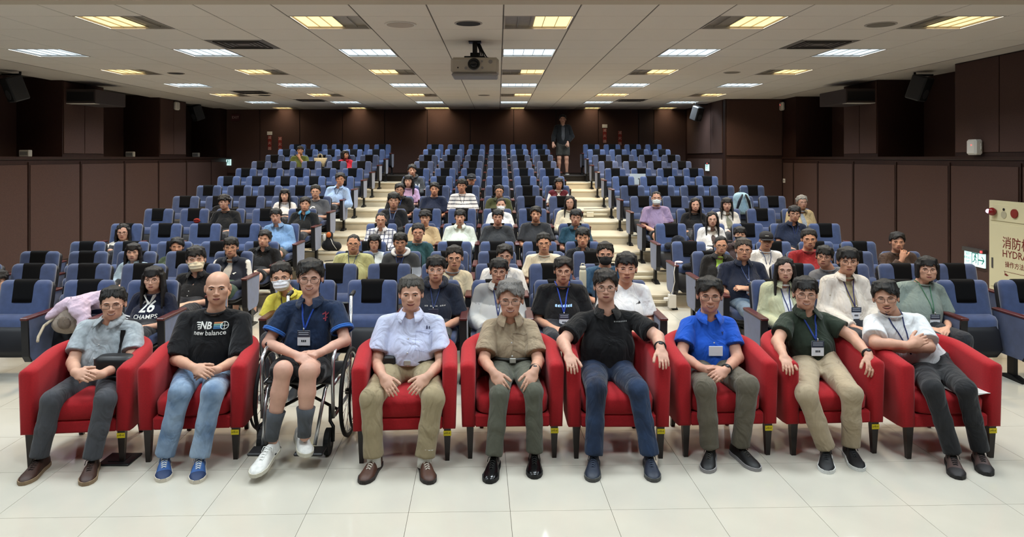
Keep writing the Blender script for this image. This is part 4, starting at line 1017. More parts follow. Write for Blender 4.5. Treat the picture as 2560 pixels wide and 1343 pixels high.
# ================================================================ PEOPLE
UZ = np.array([0, 0, 1.0])
def xf_child(me, name, par, P0, Hc, R, hs):
    o = bpy.data.objects.new(name, me); link(o, par); M = Matrix(R.tolist()).to_4x4()
    o.matrix_local = Matrix.Translation(Vector(Hc-P0)) @ M @ Matrix.Diagonal((hs[0], hs[1], hs[2], 1)); return o
def build_person(J, S, res):
    """J: joints in world metres; S: look; res: voxel sizes (head, body, cloth)"""
    vh, vb, vc = res; P0 = np.array(J['base'], float); e = empty('person', P0)
    Hc, R, hs = J['head'], J['R'], np.array(S.get('hs', (1.12, 1.04, 1)), float)*S.get('hscale', 1.0)
    T = lambda p: Hc+R @ (np.asarray(p)*hs); sm = float(hs.mean())
    def head_xf(p):
        if isinstance(p, Cap): return Cap(T(p.a), T(p.b), p.ra*sm, p.rb*sm)
        return Ell(T(p.c), p.r*hs, R @ p.R)
    nb = J['neck']; u = unit(J['shR']-J['shL']); sc_ = (J['shL']+J['shR'])/2; bd = S.get('girth', .112); pel = J['pelvis']; fem = S.get('fem', False)
    front = unit(np.cross(u, UZ)) * 1.0                                   # towards the viewer side of the chest
    if front[1] > 0: front = -front
    ches = sc_-UZ*.075+front*.012; mid = (pel*.5+ches*.5)+front*.012; hw_ = np.linalg.norm(J['shR']-J['shL'])/2
    ff = S.get('flat', 1.34); rn = (.047 if fem else .054)*S.get('neckr', 1.0)
    B = []; heads, cuts = head_prims(S.get('jaw', 1.0), S.get('fat', 1.0))
    for p, k in heads: B.append((head_xf(p), k))
    nh = T((0, .022, -.06)); B.append((Cap(nh, nb, rn, rn*1.06), .022)); 
    dtor = -.016
    def torso(off):
        A = [(Cap(pel, mid, bd*1.04+off, bd*1.0*S.get('belly', 1.0)+off, u, ff), .03), (Cap(mid, ches, bd*S.get('belly', 1.0)+off, bd*.93+off, u, ff), .04),
             (Cap(J['shL']*.9+sc_*.1, J['shR']*.9+sc_*.1, .046+off, .046+off), .05)]
        if S.get('belly', 1) > 1.02: A.append((Ell(mid+front*.035-UZ*.03, (bd*1.25+off, bd*.95+off, .13)), .05))
        for s_ in ('shL', 'shR'): A.append((Cap(nb-UZ*.022, J[s_]*.8+nb*.2-UZ*.004, .036+off, .040+off), .04))
        if fem:
            for s_ in (-1, 1): A.append((Ell(ches+front*.07+u*s_*.075-UZ*.03, (.06+off, .05+off, .055+off)), .03))
        return A
    B += torso(dtor)[1:]+[(Cap(pel, mid, .05), .03)]
    thr = S.get('arm', 1.0)*(.86 if fem else 1.0); handboxes = []
    for s_, sd in (('L', -1), ('R', 1)):
        sh, el, wr = J['sh'+s_], J['el'+s_], J['wr'+s_]
        B += [(Cap(sh, el, .046*thr, .039*thr), .02), (Cap(el, el*.55+wr*.45, .039*thr, .036*thr), .02), (Cap(el*.55+wr*.45, wr, .036*thr, .0245*thr), .012)]
        if S.get('hands', True):
            hp = hand_prims(wr, J['ha'+s_]-wr, J.get('up'+s_, np.array([0, -.45, .9])), J.get('thumb'+s_, np.array([-sd*1.0, -.15, .7])), J.get('curl'+s_, .35), S.get('handsc', .98), J.get('spread'+s_, 1.0))
            B += hp; lo = np.min([p.lo for p, k in hp], 0); hi = np.max([p.hi for p, k in hp], 0); handboxes.append((lo-.012, hi+.012))
        else: B += [(Ell(wr*.2+J['ha'+s_]*.8, (.035, .045, .03)), .02)]
    bare = S.get('bare_legs', False); legs = S.get('legs_body', False) or bare
    if legs:
        for s_ in 'LR':
            hp_, kn, an = J['hip'+s_], J['kn'+s_], J['an'+s_]
            B += [(Cap(hp_, kn, .078, .054), .03), (Ell(kn, (.056, .056, .058)), .02), (Cap(kn, kn*.62+an*.38, .05, .055), .02), (Cap(kn*.62+an*.38, an, .054, .034), .015), (Cap(an, an-UZ*.06, .034, .034), .01)]
    hb = (Hc-np.array([.1, .125, .135])*sm, Hc+np.array([.1, .11, .12])*sm)
    g = make_grid([p for p, k in B], vb, .03, vh, [hb]+(handboxes if S.get('hands', True) else []))
    for p, k in B: g.add(p, k)
    for p, k in cuts: g.cut(head_xf(p), k)
    V, Q = g.mesh(); body = fast_obj('body', V-P0, Q, skin(S.get('skin', '#c49477')), e)
    # ---- clothes
    top = S['top']; tkind = top['kind']; sleeve = top.get('sleeve', .62); loose = top.get('loose', 0.0); seed = hash_s(S['label']) % 9999
    def top_prims(off, sl, wide):
        A = torso(off)
        for s_ in 'LR':
            sh, el, wr = J['sh'+s_], J['el'+s_], J['wr'+s_]; k0 = .044*thr+off*.5+wide*.3
            sh2 = sh+(el-sh)*.02
            if sl <= 1.0:
                en = sh+(el-sh)*sl; d = unit(el-sh); A.append((Cut(Cap(sh2, en+d*.05, k0+.008, .054*thr+.010+wide), (en, d)), .008))
            else:
                en = el+(wr-el)*min(.93, sl-1.0); d = unit(wr-el)
                A.append((Cap(sh2, el, k0+.006, .046*thr+.008+wide), .008)); A.append((Cut(Cap(el, en+d*.05, .047*thr+.010+wide, .036*thr+.008+wide*.8), (en, d)), .02))
        return A
    hemz = J.get('hem', pel[2]-.07)
    def garment(name, off, sl, wide, m, neck, matfn=None, colfn=None, wr_amp=.006, mats=None):
        A = top_prims(off, sl, wide); gg = make_grid([p for p, k in A], vc, .03)
        for p, k in A: gg.add(p, k)
        gg.wrinkle(wr_amp*.75, top.get('wfreq', 24), seed, (1, 1, .4))
        gg.mask(lambda X, Y, Z: hemz-Z+0*X+0*Y)
        gg.cut(Cap(nb+UZ*.012-front*.0, nh, rn+.009+neck.get('r', 0), rn+.012), .006)
        if 'v' in neck:
            L, w0 = neck['v']; a = nb+front*(bd*.55)+UZ*.02; b = ches+front*(bd*.93+off+.012); b[2] = nb[2]-L
            gg.cut(Cap(a, b, w0, neck.get('w1', .008)), .005); gg.cut(Cap(a+front*.04, b+front*.03, w0, neck.get('w1', .008)), .005); gg.cut(Cap(a-front*.012, b-front*.02, w0*.95, .006), .004); gg.cut(Cap(a+front*.012, b-front*.006, w0, .008), .004)
        if 'open' in neck:
            a = nb+front*.06; b = np.array([mid[0], mid[1], pel[2]-.05])+front*(bd+.07)
            for q in (.0, .05, .1): gg.cut(Cap(a+front*q, b+front*q, neck['open'][0], neck['open'][1]), .006)
        V, Q = gg.mesh(); mi = None; col = None
        if len(V) == 0: return None, None
        if matfn is not None:
            pal = np.array([srgb(c) for c in [top['color']]+top['extra']]); col = pal[matfn(V)]; m = vcol_mat('cloth_painted'); mats = None
        if colfn is not None: col = colfn(V)
        o = fast_obj(name, V-P0, Q, mats or m, e, mi, col); return o, (V, Q)
    tm = cloth(top['color'], **top.get('m', {})); bvh_src = None
    if tkind in ('jacket', 'hoodie_open', 'overshirt', 'vest'):
        _, src2 = garment('tee', -.006, .5 if tkind != 'vest' else top.get('tsl', .5), 0, cloth(top['inner']), {'r': .006}, wr_amp=.003)
        o, bvh_src = garment('jacket' if tkind != 'vest' else 'vest', .012+loose, sleeve, .010+loose, tm, {'open': top.get('open', (.05, .05)), 'r': .02}, top.get('matfn') and top['matfn'](J), None, top.get('wr', .009), [tm]+[cloth(c) for c in top.get('extra', [])] if top.get('extra') else None)
        inner_src = src2
    else:
        neck = {'tee': {'r': .005}, 'polo': {'v': (.12, .037)}, 'shirt': {'v': (.105, .036)}, 'vtee': {'v': (.11, .046)}, 'hoodie': {'v': (.10, .045), 'r': .01}, 'sweater': {'r': .005}}[tkind]
        if 'v' in top: neck = dict(neck, v=top['v'])
        nm = {'tee': 'tshirt', 'vtee': 'tshirt', 'polo': 'polo_shirt', 'shirt': 'shirt', 'hoodie': 'hoodie', 'sweater': 'sweater'}[tkind]
        ex = [tm]+[cloth(c) for c in top['extra']] if top.get('extra') else None
        cf = top.get('colfn')
        o, bvh_src = garment(nm, loose*.3, sleeve, .004+loose, vcol_mat('cloth_painted') if cf else tm, neck, top['matfn'](J) if top.get('matfn') else None, cf(J) if cf else None, top.get('wr', .006), ex)
        inner_src = None
    bvh = BVHTree.FromPolygons([tuple(p) for p in bvh_src[0]], [tuple(int(i) for i in q) for q in bvh_src[1]]) if (bvh_src is not None and S.get('bvh')) else None
    bvh2 = BVHTree.FromPolygons([tuple(p) for p in inner_src[0]], [tuple(int(i) for i in q) for q in inner_src[1]]) if (inner_src is not None and S.get('bvh')) else None
    def proj(x, z, lift=.004, dflt=None):
        best = None
        for t in (bvh, bvh2):
            if t is None: continue
            h_ = t.ray_cast(Vector((x, P0[1]-1.5, z)), Vector((0, 1, 0)))
            if h_[0] is not None and (best is None or h_[0].y < best): best = h_[0].y
        if best is None: best = (ches+front*(bd+.01))[1] if dflt is None else dflt
        return np.array([x, best-lift, z])
    if top.get('cuff'):
        for s_ in 'LR':
            m = MB(); sh, el = J['sh'+s_], J['el'+s_]; d = unit(el-sh); en = sh+(el-sh)*sleeve; a_ = unit(np.cross(d, [0, -1, .2])); b_ = np.cross(d, a_); rr = .054*thr+.007+.004+loose
            for q in top['cuff'][1]: m.tube([en-d*q+(a_*math.cos(t*math.pi/10)+b_*math.sin(t*math.pi/10))*rr-P0 for t in range(20)], top['cuff'][2], 8, closed=True)
            m.build('sleeve_cuff', cloth(top['cuff'][0]), e, True)
    if tkind in ('tee', 'sweater', 'jacket', 'vest', 'overshirt', 'hoodie_open'):
        ax_ = unit(nh-nb); off_ = .0
        MB().tube([nb+ax_*.006+(-front*math.cos(t*math.pi/12)+u*math.sin(t*math.pi/12))*(rn+.012+.005*(1-math.cos(t*math.pi/12)))-UZ*.012*(1-math.cos(t*math.pi/12))-P0 for t in range(24)], .0075, 8, closed=True).build('neckband', cloth(mixhex(top.get('inner', top['color']), '#808080', .12)), e, True)
    # collar
    if tkind in ('polo', 'shirt', 'overshirt', 'jacket') and top.get('collar', True):
        cm = cloth(top.get('collar_color', top['color'])); ax_ = unit(nh-nb); m = MB(); n = 26; gap = top.get('gap', .42)
        rows = []
        for i in range(n+1):
            th_ = -math.pi+gap+(2*math.pi-2*gap)*i/n; c, s2 = math.cos(th_), math.sin(th_)      # th 0 = back
            dirv = -front*c+u*s2; fr = (1-c)/2                                                   # fr 1 at the front
            rr = rn+.007; hgt = .034-.026*fr
            tipw = .030+.030*fr**3; drop = .034+.034*fr**3
            inn = nb+ax_*(hgt)+dirv*rr; topo = nb+ax_*(hgt+.006)+dirv*(rr+.006); out = nb+ax_*(hgt-drop*.8)+dirv*(rr+tipw)+front*(.028*fr**2)
            base = nb-ax_*.012+dirv*(rr+.002)
            rows.append([base, inn, topo, out, out-ax_*.004-dirv*.004, nb+ax_*(hgt-.004)+dirv*(rr+.008)])
        v = [p-P0 for r_ in rows for p in r_]; f = []
        for i in range(n):
            for k in range(5): f.append((i*6+k, (i+1)*6+k, (i+1)*6+k+1, i*6+k+1))
        m.add(v, f).build('collar', cm, e, True)
    if tkind in ('hoodie', 'hoodie_open'):
        m = MB(); pts = []
        for i in range(23):
            th_ = -math.pi+.5+(2*math.pi-1.0)*i/22; c, s2 = math.cos(th_), math.sin(th_); fr = (1-c)/2
            pts.append(nb-P0+(-front*c+u*s2)*(rn+.03+.012*(1-fr))+UZ*(.03-.055*fr**1.5)+front*.02*fr)
        m.tube(pts, [.012+.018*math.sin(math.pi*i/22)**.7 for i in range(23)], 10).build('hood', cloth(top.get('hood', top['color'])), e, True)
    # buttons / placket
    if bvh is not None and tkind in ('polo', 'shirt'):
        m = MB(); zt = (ches[2]-.02 if tkind == 'polo' else ches[2]+.0); x0 = nb[0]*.5+mid[0]*.5
        for q in range(2 if tkind == 'polo' else 4):
            z = zt-.085*q*(.5 if tkind == 'polo' else 1); t_ = np.clip((nb[2]-z)/(nb[2]-pel[2]), 0, 1); x = nb[0]*(1-t_)+pel[0]*t_
            p = proj(x, z, .002)-P0; m.ell(p, (.0055, .003, .0055), 10, 6)
        m.build('buttons', mat('button_'+top.get('button', '#d8d8d8').lstrip('#'), top.get('button', '#d8d8d8'), rough=.4), e, True)
    # lanyard and badge
    if S.get('lanyard'):
        lc, bz = S['lanyard'][0], S['lanyard'][1]; bx = nb[0]*.55+mid[0]*.45+S.get('badge_dx', 0); zb = nb[2]-bz; m = MB(); w_ = S.get('lan_w', .0042)
        if bvh is None: bvh = None
        for s_ in (-1, 1):
            pts = [nb+u*s_*(rn+.012)+UZ*.02-front*.01-P0]; pts.append(nb+u*s_*(rn*.9+.006)+front*.045+UZ*.0-P0)
            for t in (.2, .4, .6, .8, 1.0):
                x = nb[0]+u[0]*s_*rn*.85*(1-t)+(bx-nb[0])*t; z = nb[2]-.03-(bz-.03)*t
                pts.append((proj(x, z, .006) if bvh is not None else np.array([x, (ches+front*(bd+.022))[1]+.03*max(0, .5-t), z]))-P0)
            m.tube(pts, w_, 6)
        lo = m.build('lanyard', cloth(lc), e, True)
        if S.get('badge', True):
            p = (proj(bx, zb-.05, .014) if bvh is not None else np.array([bx, (ches+front*(bd+.03))[1], zb-.05]))-P0; bw, bh = .043, .052
            bo = MB().box((p[0]-bw, p[1]-.003, p[2]-bh), (p[0]+bw, p[1]+.001, p[2]+bh), bev=.002).build('badge', mat('badge_white', '#dfe3ea', rough=.3), lo)
            MB().box((p[0]-bw, p[1]-.0045, p[2]+.008), (p[0]+bw, p[1]-.003, p[2]+bh)).build('badge_header', mat('badge_header', S.get('badge_head', '#30384a'), rough=.3), bo)
            if S.get('badge_text', False):
                mt_ = mat('badge_ink', '#20242c'); mw_ = mat('badge_pale', '#aeb6c4'); mm = MB()
                for q in range(2): mm.box((p[0]-bw*.8, p[1]-.0052, p[2]+.037-.014*q), (p[0]+bw*.8, p[1]-.0048, p[2]+.042-.014*q))
                mm.build('badge_lines', mw_, bo); mm = MB()
                for q in range(3): mm.box((p[0]-.016+.012*q, p[1]-.0045, p[2]-.026), (p[0]-.008+.012*q, p[1]-.0035, p[2]-.012))
                mm.build('badge_name', mt_, bo)
            MB().tube([(bx-P0[0], p[1]-.002, p[2]+bh-.004), (bx-P0[0], p[1]-.004, p[2]+bh+.018)], .005, 6).build('badge_clip', M_sil, bo, True)
    # trousers
    tr = S.get('trousers')
    if tr:
        A = [(Ell(pel-UZ*.045, (bd*ff*1.02, bd*1.1, .105), np.stack([u, -front, UZ], 1)), .03), (Cap(pel-UZ*.02, pel+UZ*.09, bd*1.0, bd*1.0, u, ff), .02)]; shorts = tr.get('shorts', 0); tw = tr.get('w', 1.0)
        for s_ in 'LR':
            hp_, kn, an = J['hip'+s_], J['kn'+s_], J['an'+s_]
            if shorts:
                en = hp_+(kn-hp_)*shorts; d = unit(kn-hp_); A.append((Cut(Cap(hp_, en+d*.05, .095, .088), (en, d)), .04))
            else:
                d = unit(an-kn); A += [(Cap(hp_, kn, .092*tw, .066*tw), .04), (Cap(kn, kn*.5+an*.5, .064*tw, .056*tw), .02), (Cut(Cap(kn*.5+an*.5, an+d*.05, .056*tw, .056*tw+.002), (an+d*.0, d)), .02)]
        gg = make_grid([p for p, k in A], vc*1.25 if vc < .009 else vc*2.0, .03)
        for p, k in A: gg.add(p, k)
        gg.wrinkle(tr.get('wr', .008)*.7, 22, seed+5, (1, .6, .45))
        gg.mask(lambda X, Y, Z: Z-(pel[2]+.075)+0*X+0*Y)
        V, Q = gg.mesh(); fast_obj('shorts' if shorts else 'trousers', V-P0, Q, tr.get('mat') or cloth(tr['color']), e)
    # face and head things
    if S.get('face', True):
        
        for sd in (-1, 1): xf_child(face_mesh('eyes', (S.get('eyes', 'mid'), sd)), 'eye', e, P0, Hc, R, hs); xf_child(face_mesh('brows', (S.get('brow', '#1d1512'), sd)), 'eyebrow', e, P0, Hc, R, hs)
        if not S.get('mask'): xf_child(face_mesh('lips', S.get('mouth', 'neutral')), 'lips', e, P0, Hc, R, hs)
    if S.get('mask'): xf_child(face_mesh('mask', S['mask']), 'face_mask', e, P0, Hc, R, hs)
    if S.get('glasses'):
        gl = xf_child(face_mesh('glasses', S['glasses']), 'glasses', e, P0, Hc, R, hs)
        if S.get('lens'): o = bpy.data.objects.new('lens', face_mesh('lens')); link(o, gl)
    if S.get('hair'):
        st, hc_ = S['hair']; hq = .0052 if vh < .0055 else (.0068 if vh < .0085 else .009)
        ho = xf_child(face_mesh('hair', (st, hq, hash_s(S['label']) % 2)), 'hair', e, P0, Hc, R, hs); ho.material_slots[0].link = 'OBJECT'; ho.material_slots[0].material = hair_mat(hc_)
    if S.get('cap'): xf_child(face_mesh('cap'), 'cap', e, P0, Hc, R, hs)
    tag(e, S['label'], 'person', S.get('group'))
    J.update(u=u, front=front, ches=ches, mid=mid, nh=nh, rn=rn, bd=bd, P0=P0, proj=proj, T=T)
    return e
def decal_text(par, J, s, size, x, z, m, bold=0.004, squash=1.0, name='print'):
    v, f = text_geo(s, size, 'CENTER', bold); P = [J['proj'](x+a, z+b*squash, .004)-J['P0'] for a, b in v]
    return mesh_obj(name, P, f, m, par)
def decal_poly(par, J, polys, x, z, m, name='print'):
    mb = MB()
    for poly in polys: mb.add([J['proj'](x+a, z+b, .0045)-J['P0'] for a, b in poly], [tuple(range(len(poly)))])
    return mb.build(name, m, par)
def shoe(par, P0, heel, toe, z0, col, sole='#d8d4c8', lace=None, w=.048, H=.085, tip=None):
    """heel/toe: ground points under the shoe ends; builds upper > sole, laces"""
    heel = np.array(heel, float); toe = np.array(toe, float); d = toe-heel; L0 = np.linalg.norm(d[:2]); f = np.array([d[0], d[1], 0])/max(L0, 1e-6)
    L = .285; c0 = (heel+toe)/2-f*L/2; c0[2] = z0+(heel[2] if len(heel) > 2 else 0)*0; r = np.array([-f[1], f[0], 0]); pt = (toe[2]-heel[2])/max(L0, .1) if len(heel) > 2 else 0
    def at(s, x, z): return c0+f*(s*L)+r*x+UZ*(z+pt*s*L)-P0
    st = np.linspace(0, 1, 13); wd = np.interp(st, [0, .12, .35, .55, .75, .9, 1], [.026, .034, .033, .040, .046, .038, .014])*w/.046
    ht = np.interp(st, [0, .08, .25, .34, .5, .7, .88, 1], [H*.85, H*1.02, H*1.0, H*1.05, H*.80, H*.56, H*.46, H*.26])
    m = MB(); n = 14; v = []; fc = []
    for s, a, h in zip(st, wd, ht):
        for k in range(n):
            an = math.pi*k/(n-1); x = -a*math.copysign(abs(math.cos(an))**.7, math.cos(an)); z = .012+(h-.012)*math.sin(an)**.8
            if h > H*.9: x *= (1-.25*math.sin(an))
            v.append(at(s, x, z))
    for i in range(12):
        for k in range(n-1): fc.append((i*n+k, (i+1)*n+k, (i+1)*n+k+1, i*n+k+1))
    fc += [tuple(range(n)), tuple(12*n+k for k in range(n-1, -1, -1))]
    up = fix_normals(m.add(v, fc).build('shoe', col if not isinstance(col, str) else mat('shoe_'+col.lstrip('#'), col, rough=.5, noise=.12, nscale=40), par, True))
    m = MB(); poly = []
    for s, a in zip(st, wd): poly.append((s, a+.004))
    outl = [(s, x) for s, x in poly]+[(1.012, 0)]+[(s, -x) for s, x in reversed(poly)]+[(-.012, 0)]
    v = [at(s, x, z) for z in (0, .022) for s, x in outl]; nn = len(outl)
    fix_normals(m.add(v, [tuple(range(nn)), tuple(range(2*nn-1, nn-1, -1))]+[(i, (i+1) % nn, nn+(i+1) % nn, nn+i) for i in range(nn)]).build('sole', mat('sole_'+sole.lstrip('#'), sole, rough=.6), up))
    if tip:
        m = MB(); v = []; fc = []; ii = [i for i, q in enumerate(st) if q > .72]
        for i in ii:
            for k in range(n):
                an = math.pi*k/(n-1); v.append(at(st[i]+.004, -(wd[i]+.0015)*math.copysign(abs(math.cos(an))**.7, math.cos(an)), .012+(ht[i]+.002-.012)*math.sin(an)**.8))
        for i in range(len(ii)-1):
            for k in range(n-1): fc.append((i*n+k, (i+1)*n+k, (i+1)*n+k+1, i*n+k+1))
        m.add(v, fc).build('toe_cap', mat('shoe_'+tip.lstrip('#'), tip, rough=.6), up, True)
    if lace:
        m = MB()
        for q in range(5):
            s = .40+.06*q; h = np.interp(s, st, ht)+.003; x = .019-.001*q
            m.tube([at(s, -x, h-.006), at(s+.012, 0, h+.001), at(s+.03, x, h-.010)], .0026, 5); m.tube([at(s, x, h-.006), at(s+.012, 0, h+.001), at(s+.03, -x, h-.010)], .0026, 5)
        m.tube([at(.37, 0, H*1.02), at(.36, .03, H*.95), at(.42, .034, H*.75)], .0025, 5); m.tube([at(.37, 0, H*1.02), at(.36, -.03, H*.95), at(.43, -.034, H*.72)], .0025, 5)
        m.build('laces', mat('lace_'+lace.lstrip('#'), lace, rough=.8), up, True)
    return up
# ---------------------------------------------------------------- the front row
def jeans(name, base, light, amt):
    if name in MATS: return MATS[name]
    m = cloth(base); m2 = m.copy(); m2.name = name; MATS[name] = m2
    nt = m2.node_tree; b = nt.nodes['Principled BSDF']; tc = nt.nodes.new('ShaderNodeTexCoord'); n = nt.nodes.new('ShaderNodeTexNoise'); n.inputs['Scale'].default_value = 5; n.inputs['Detail'].default_value = 6
    r = nt.nodes.new('ShaderNodeValToRGB'); r.color_ramp.elements[0].position = .35; r.color_ramp.elements[1].position = .7
    r.color_ramp.elements[0].color = srgb(base)+(1,); r.color_ramp.elements[1].color = srgb(light)+(1,)
    nt.links.new(tc.outputs['Object'], n.inputs['Vector']); nt.links.new(n.outputs['Fac'], r.inputs['Fac']); nt.links.new(r.outputs['Color'], b.inputs['Base Color']); return m2
FR = {}
def front_person(n, cv, S, head, sh, el, wr, ha, hip, kn, an, D=None, dz={}, feet=None):
    D = CHAIRS[n][0][1] if D is None else D
    o = dict(head=.43, sh=.46, el=.30, wr=.10, ha=.0, hip=.36, kn=-.03, an=-.08); o.update(dz)
    J = {}; px, top, chin = head; d = D+o['head']; q0 = cv(px, top); q1 = cv(px, chin)
    J['head'] = W(q0[0], (q0[1]+q1[1])/2, d); S['hscale'] = float(np.clip((q1[1]-q0[1])*d/F_PX/(.268 if S.get('hair') else .240), .86, 1.05)); J['head'][2] -= (.015 if S.get('hair') else .0)*S.get('hsx', 1.0)
    X = J['head'][0]; yaw = math.atan2(-X, d)*.75+S.get('yaw', 0); J['R'] = head_rot(yaw, S.get('pitch', 0), S.get('roll', 0))
    for nm, pts in (('sh', sh), ('el', el), ('wr', wr), ('ha', ha), ('hip', hip), ('kn', kn), ('an', an)):
        for s_, p in zip('LR', pts):
            q = cv(p[0], p[1]); dd = o[nm]; dd = dd[0 if s_ == 'L' else 1] if isinstance(dd, tuple) else dd
            J[nm+s_] = W(q[0], q[1], D+dd+(p[2] if len(p) > 2 else 0))
    if feet:
        for s_, (h, t) in zip('LR', feet):
            hh, tt = cv(*h), cv(*t); a = on_floor(hh[0], hh[1], .02); b = on_floor(tt[0], tt[1], .02); d_ = unit((b-a)*np.array([1, 1, 0])); J['an'+s_] = np.array([*(b-d_*.195)[:2], .085])
    sc = (J['shL']+J['shR'])/2; J['neck'] = np.array([sc[0]*.55+X*.45, sc[1]-.01, sc[2]+.062])
    for s_ in ('shL', 'shR'): J[s_] = J[s_]-np.array([0, 0, .012]); J['pelvis'] = (J['hipL']+J['hipR'])/2+np.array([0, .06, .05])
    J['base'] = np.array([J['pelvis'][0], J['pelvis'][1], 0])
    for k_ in ('upL', 'upR', 'curlL', 'curlR', 'thumbL', 'thumbR', 'spreadL', 'spreadR', 'hem'):
        if k_ in S: J[k_] = S[k_] if not isinstance(S[k_], (list, tuple)) else np.array(S[k_], float)
    S.setdefault('bvh', True); S.setdefault('lens', True); S.setdefault('group', 'people seated in the front row')
    e = build_person(J, S, (.0052, .014, .0088)); FR[n] = (e, J, S); return e, J
def shoes(n, cv, pts, z=0.0, **k):
    e, J, S = FR[n]
    for (h, t) in pts:
        hh, tt = cv(*h), cv(*t); a = on_floor(hh[0], hh[1], z+.02); b = on_floor(tt[0], tt[1], z+.02); a[2] = b[2] = 0; d = unit(b-a); shoe(e, J['P0'], b-d*.285, b, z, **k)
def socks(n, col, ln=.14):
    e, J, S = FR[n]
    for s_ in 'LR':
        a = J['an'+s_]-J['P0']; d = unit(J['kn'+s_]-J['an'+s_]); MB().tube([a-d*.06, a, a+d*ln*.5, a+d*ln], [.043, .044, .050, .060], 16).build('sock', cloth(col), e, True)
def watch(n, s_, col='#151515', t=.12):
    e, J, S = FR[n]; w_, el = J['wr'+s_], J['el'+s_]; d = unit(el-w_); c = w_+d*.02; a = unit(np.cross(d, [0, -.6, .8])); b = np.cross(d, a); r = .0305*S.get('arm', 1)
    MB().tube([c+(a*math.cos(q*math.pi/9)+b*math.sin(q*math.pi/9))*r-J['P0'] for q in range(18)], .008, 8, closed=True).build('watch', mat('strap_'+col.lstrip('#'), col, rough=.5), e, True)
    f_ = e.children[-1]; p = c+np.array([0, -.55, .83])*r-J['P0']; MB().ell(p, (.015, .015, .009), 12, 8).build('watch_face', mat('watch_face', '#2b2e33', rough=.15), e, True)
# 1 grey patterned shirt
front_person(1, c1, dict(label='person in grey patterned short-sleeved shirt with black shoulder strap and glasses', hair=('short', '#16120f'), glasses=('rect', '#3a302a'), mouth='teeth', eyes='squint', skin='#bf8c70', jaw=1.05,
    top=dict(kind='shirt', color='#a3abb0', m=dict(noise=.22, nscale=28), sleeve=.72, loose=.012, wr=.009), trousers=dict(color='#45464a', w=1.0), curlL=.4, curlR=.6, upL=(.1, -.8, .55), upR=(-.1, -.8, .55), hem=None) | {'hem': .40},
    (632, 168, 345), ((475, 395), (755, 405)), ((408, 600), (735, 590)), ((425, 655), (560, 665)), ((480, 668), (440, 672)), ((455, 720), (620, 715)), ((290, 810), (590, 805)), ((258, 1125), (530, 1120)), dz=dict(kn=(-.02, -.02), wr=(.02, .06), ha=(-.035, .03), an=-.12), feet=[((262, 1150), (122, 1268)), ((535, 1150), (478, 1270))])
shoes(1, c1, [((262, 1150), (122, 1268)), ((535, 1150), (478, 1270))], col='#3b241b', sole='#8a7358', lace='#2a1a14')
e, J, S = FR[1]
st = [J['proj'](x, z, .008)-J['P0'] for x, z in [(J['shR'][0]-.045+t*-.02, J['shR'][2]+.045-.30*t) for t in np.linspace(.1, 1, 8)]]
bag = empty('waist_bag', J['P0'], 0); tag(bag, 'black crossbody pouch with strap worn by person in grey patterned shirt', 'bag')
m = MB()
for a, b in zip(st[:-1], st[1:]): m.add([a+np.array([-.016, 0, 0]), a+np.array([.016, 0, 0]), b+np.array([.016, 0, 0]), b+np.array([-.016, 0, 0]), a+np.array([-.016, .004, 0]), a+np.array([.016, .004, 0]), b+np.array([.016, .004, 0]), b+np.array([-.016, .004, 0])], [(3, 2, 1, 0), (0, 1, 5, 4), (2, 3, 7, 6), (0, 4, 7, 3), (1, 2, 6, 5)])
m.build('strap', M_black, bag)
pc_ = (J['wrL']+J['wrR'])/2-J['P0']; ring_loft(MB(), [(pc_[0]+.09, pc_[1]+.16, pc_[2]-.05, .10, .05, 3), (pc_[0]+.09, pc_[1]+.16, pc_[2]-.02, .135, .065, 3), (pc_[0]+.09, pc_[1]+.16, pc_[2]+.05, .135, .062, 3), (pc_[0]+.09, pc_[1]+.16, pc_[2]+.075, .10, .045, 3)], 24).build('pouch', M_black, bag, True)
# 2 bald, black printed tee, light jeans
front_person(2, c1, dict(label='bald person in black printed tee and light blue jeans', mouth='neutral', eyes='mid', skin='#bd8b6d', jaw=1.08, fat=1.04, flat=1.46,
    top=dict(kind='tee', color='#121214', sleeve=.95, loose=.022, wr=.009), trousers=dict(mat=jeans('jeans_light', '#566f8e', '#9fb2c6', .5), w=1.08), curlL=.4, curlR=.6, upL=(.1, -.8, .55), upR=(-.1, -.8, .55), hem=.415),
    (1218, 88, 268), ((1045, 345), (1360, 345)), ((985, 580), (1345, 580)), ((1085, 625), (1205, 640)), ((1140, 648), (1110, 655)), ((1050, 690), (1225, 690)), ((1010, 765), (1190, 765)), ((930, 1105), (1135, 1095)), dz=dict(wr=(.02, .06), ha=(-.03, .03), an=-.14, kn=-.06), feet=[((925, 1140), (912, 1250)), ((1125, 1135), (1100, 1258))])
shoes(2, c1, [((925, 1140), (912, 1250)), ((1125, 1135), (1100, 1258))], col='#3a5f98', sole='#d9cfbd', lace='#e8e8e4', tip='#25365a')
e, J, S = FR[2]; wp_ = mat('print_white', '#e6e6e0', rough=.8); gx = W(*c1(1178, 440), J['head'][1]-.13)
decal_text(e, J, 'new balance', .044, gx[0]-.028, gx[2], wp_, .012)
lg = W(*c1(1152, 402), J['head'][1]-.13)-np.array([.022, 0, 0]); decal_text(e, J, 'NB', .062, lg[0], lg[2], wp_, .03)
decal_poly(e, J, [[(-.075+.006*q, .022-.013*q), (-.045, .022-.013*q), (-.048, .015-.013*q), (-.080+.006*q, .015-.013*q)] for q in range(4)], lg[0]+.005, lg[2], wp_)
cl = W(*c1(1222, 402), J['head'][1]-.13)-np.array([.022, 0, 0])
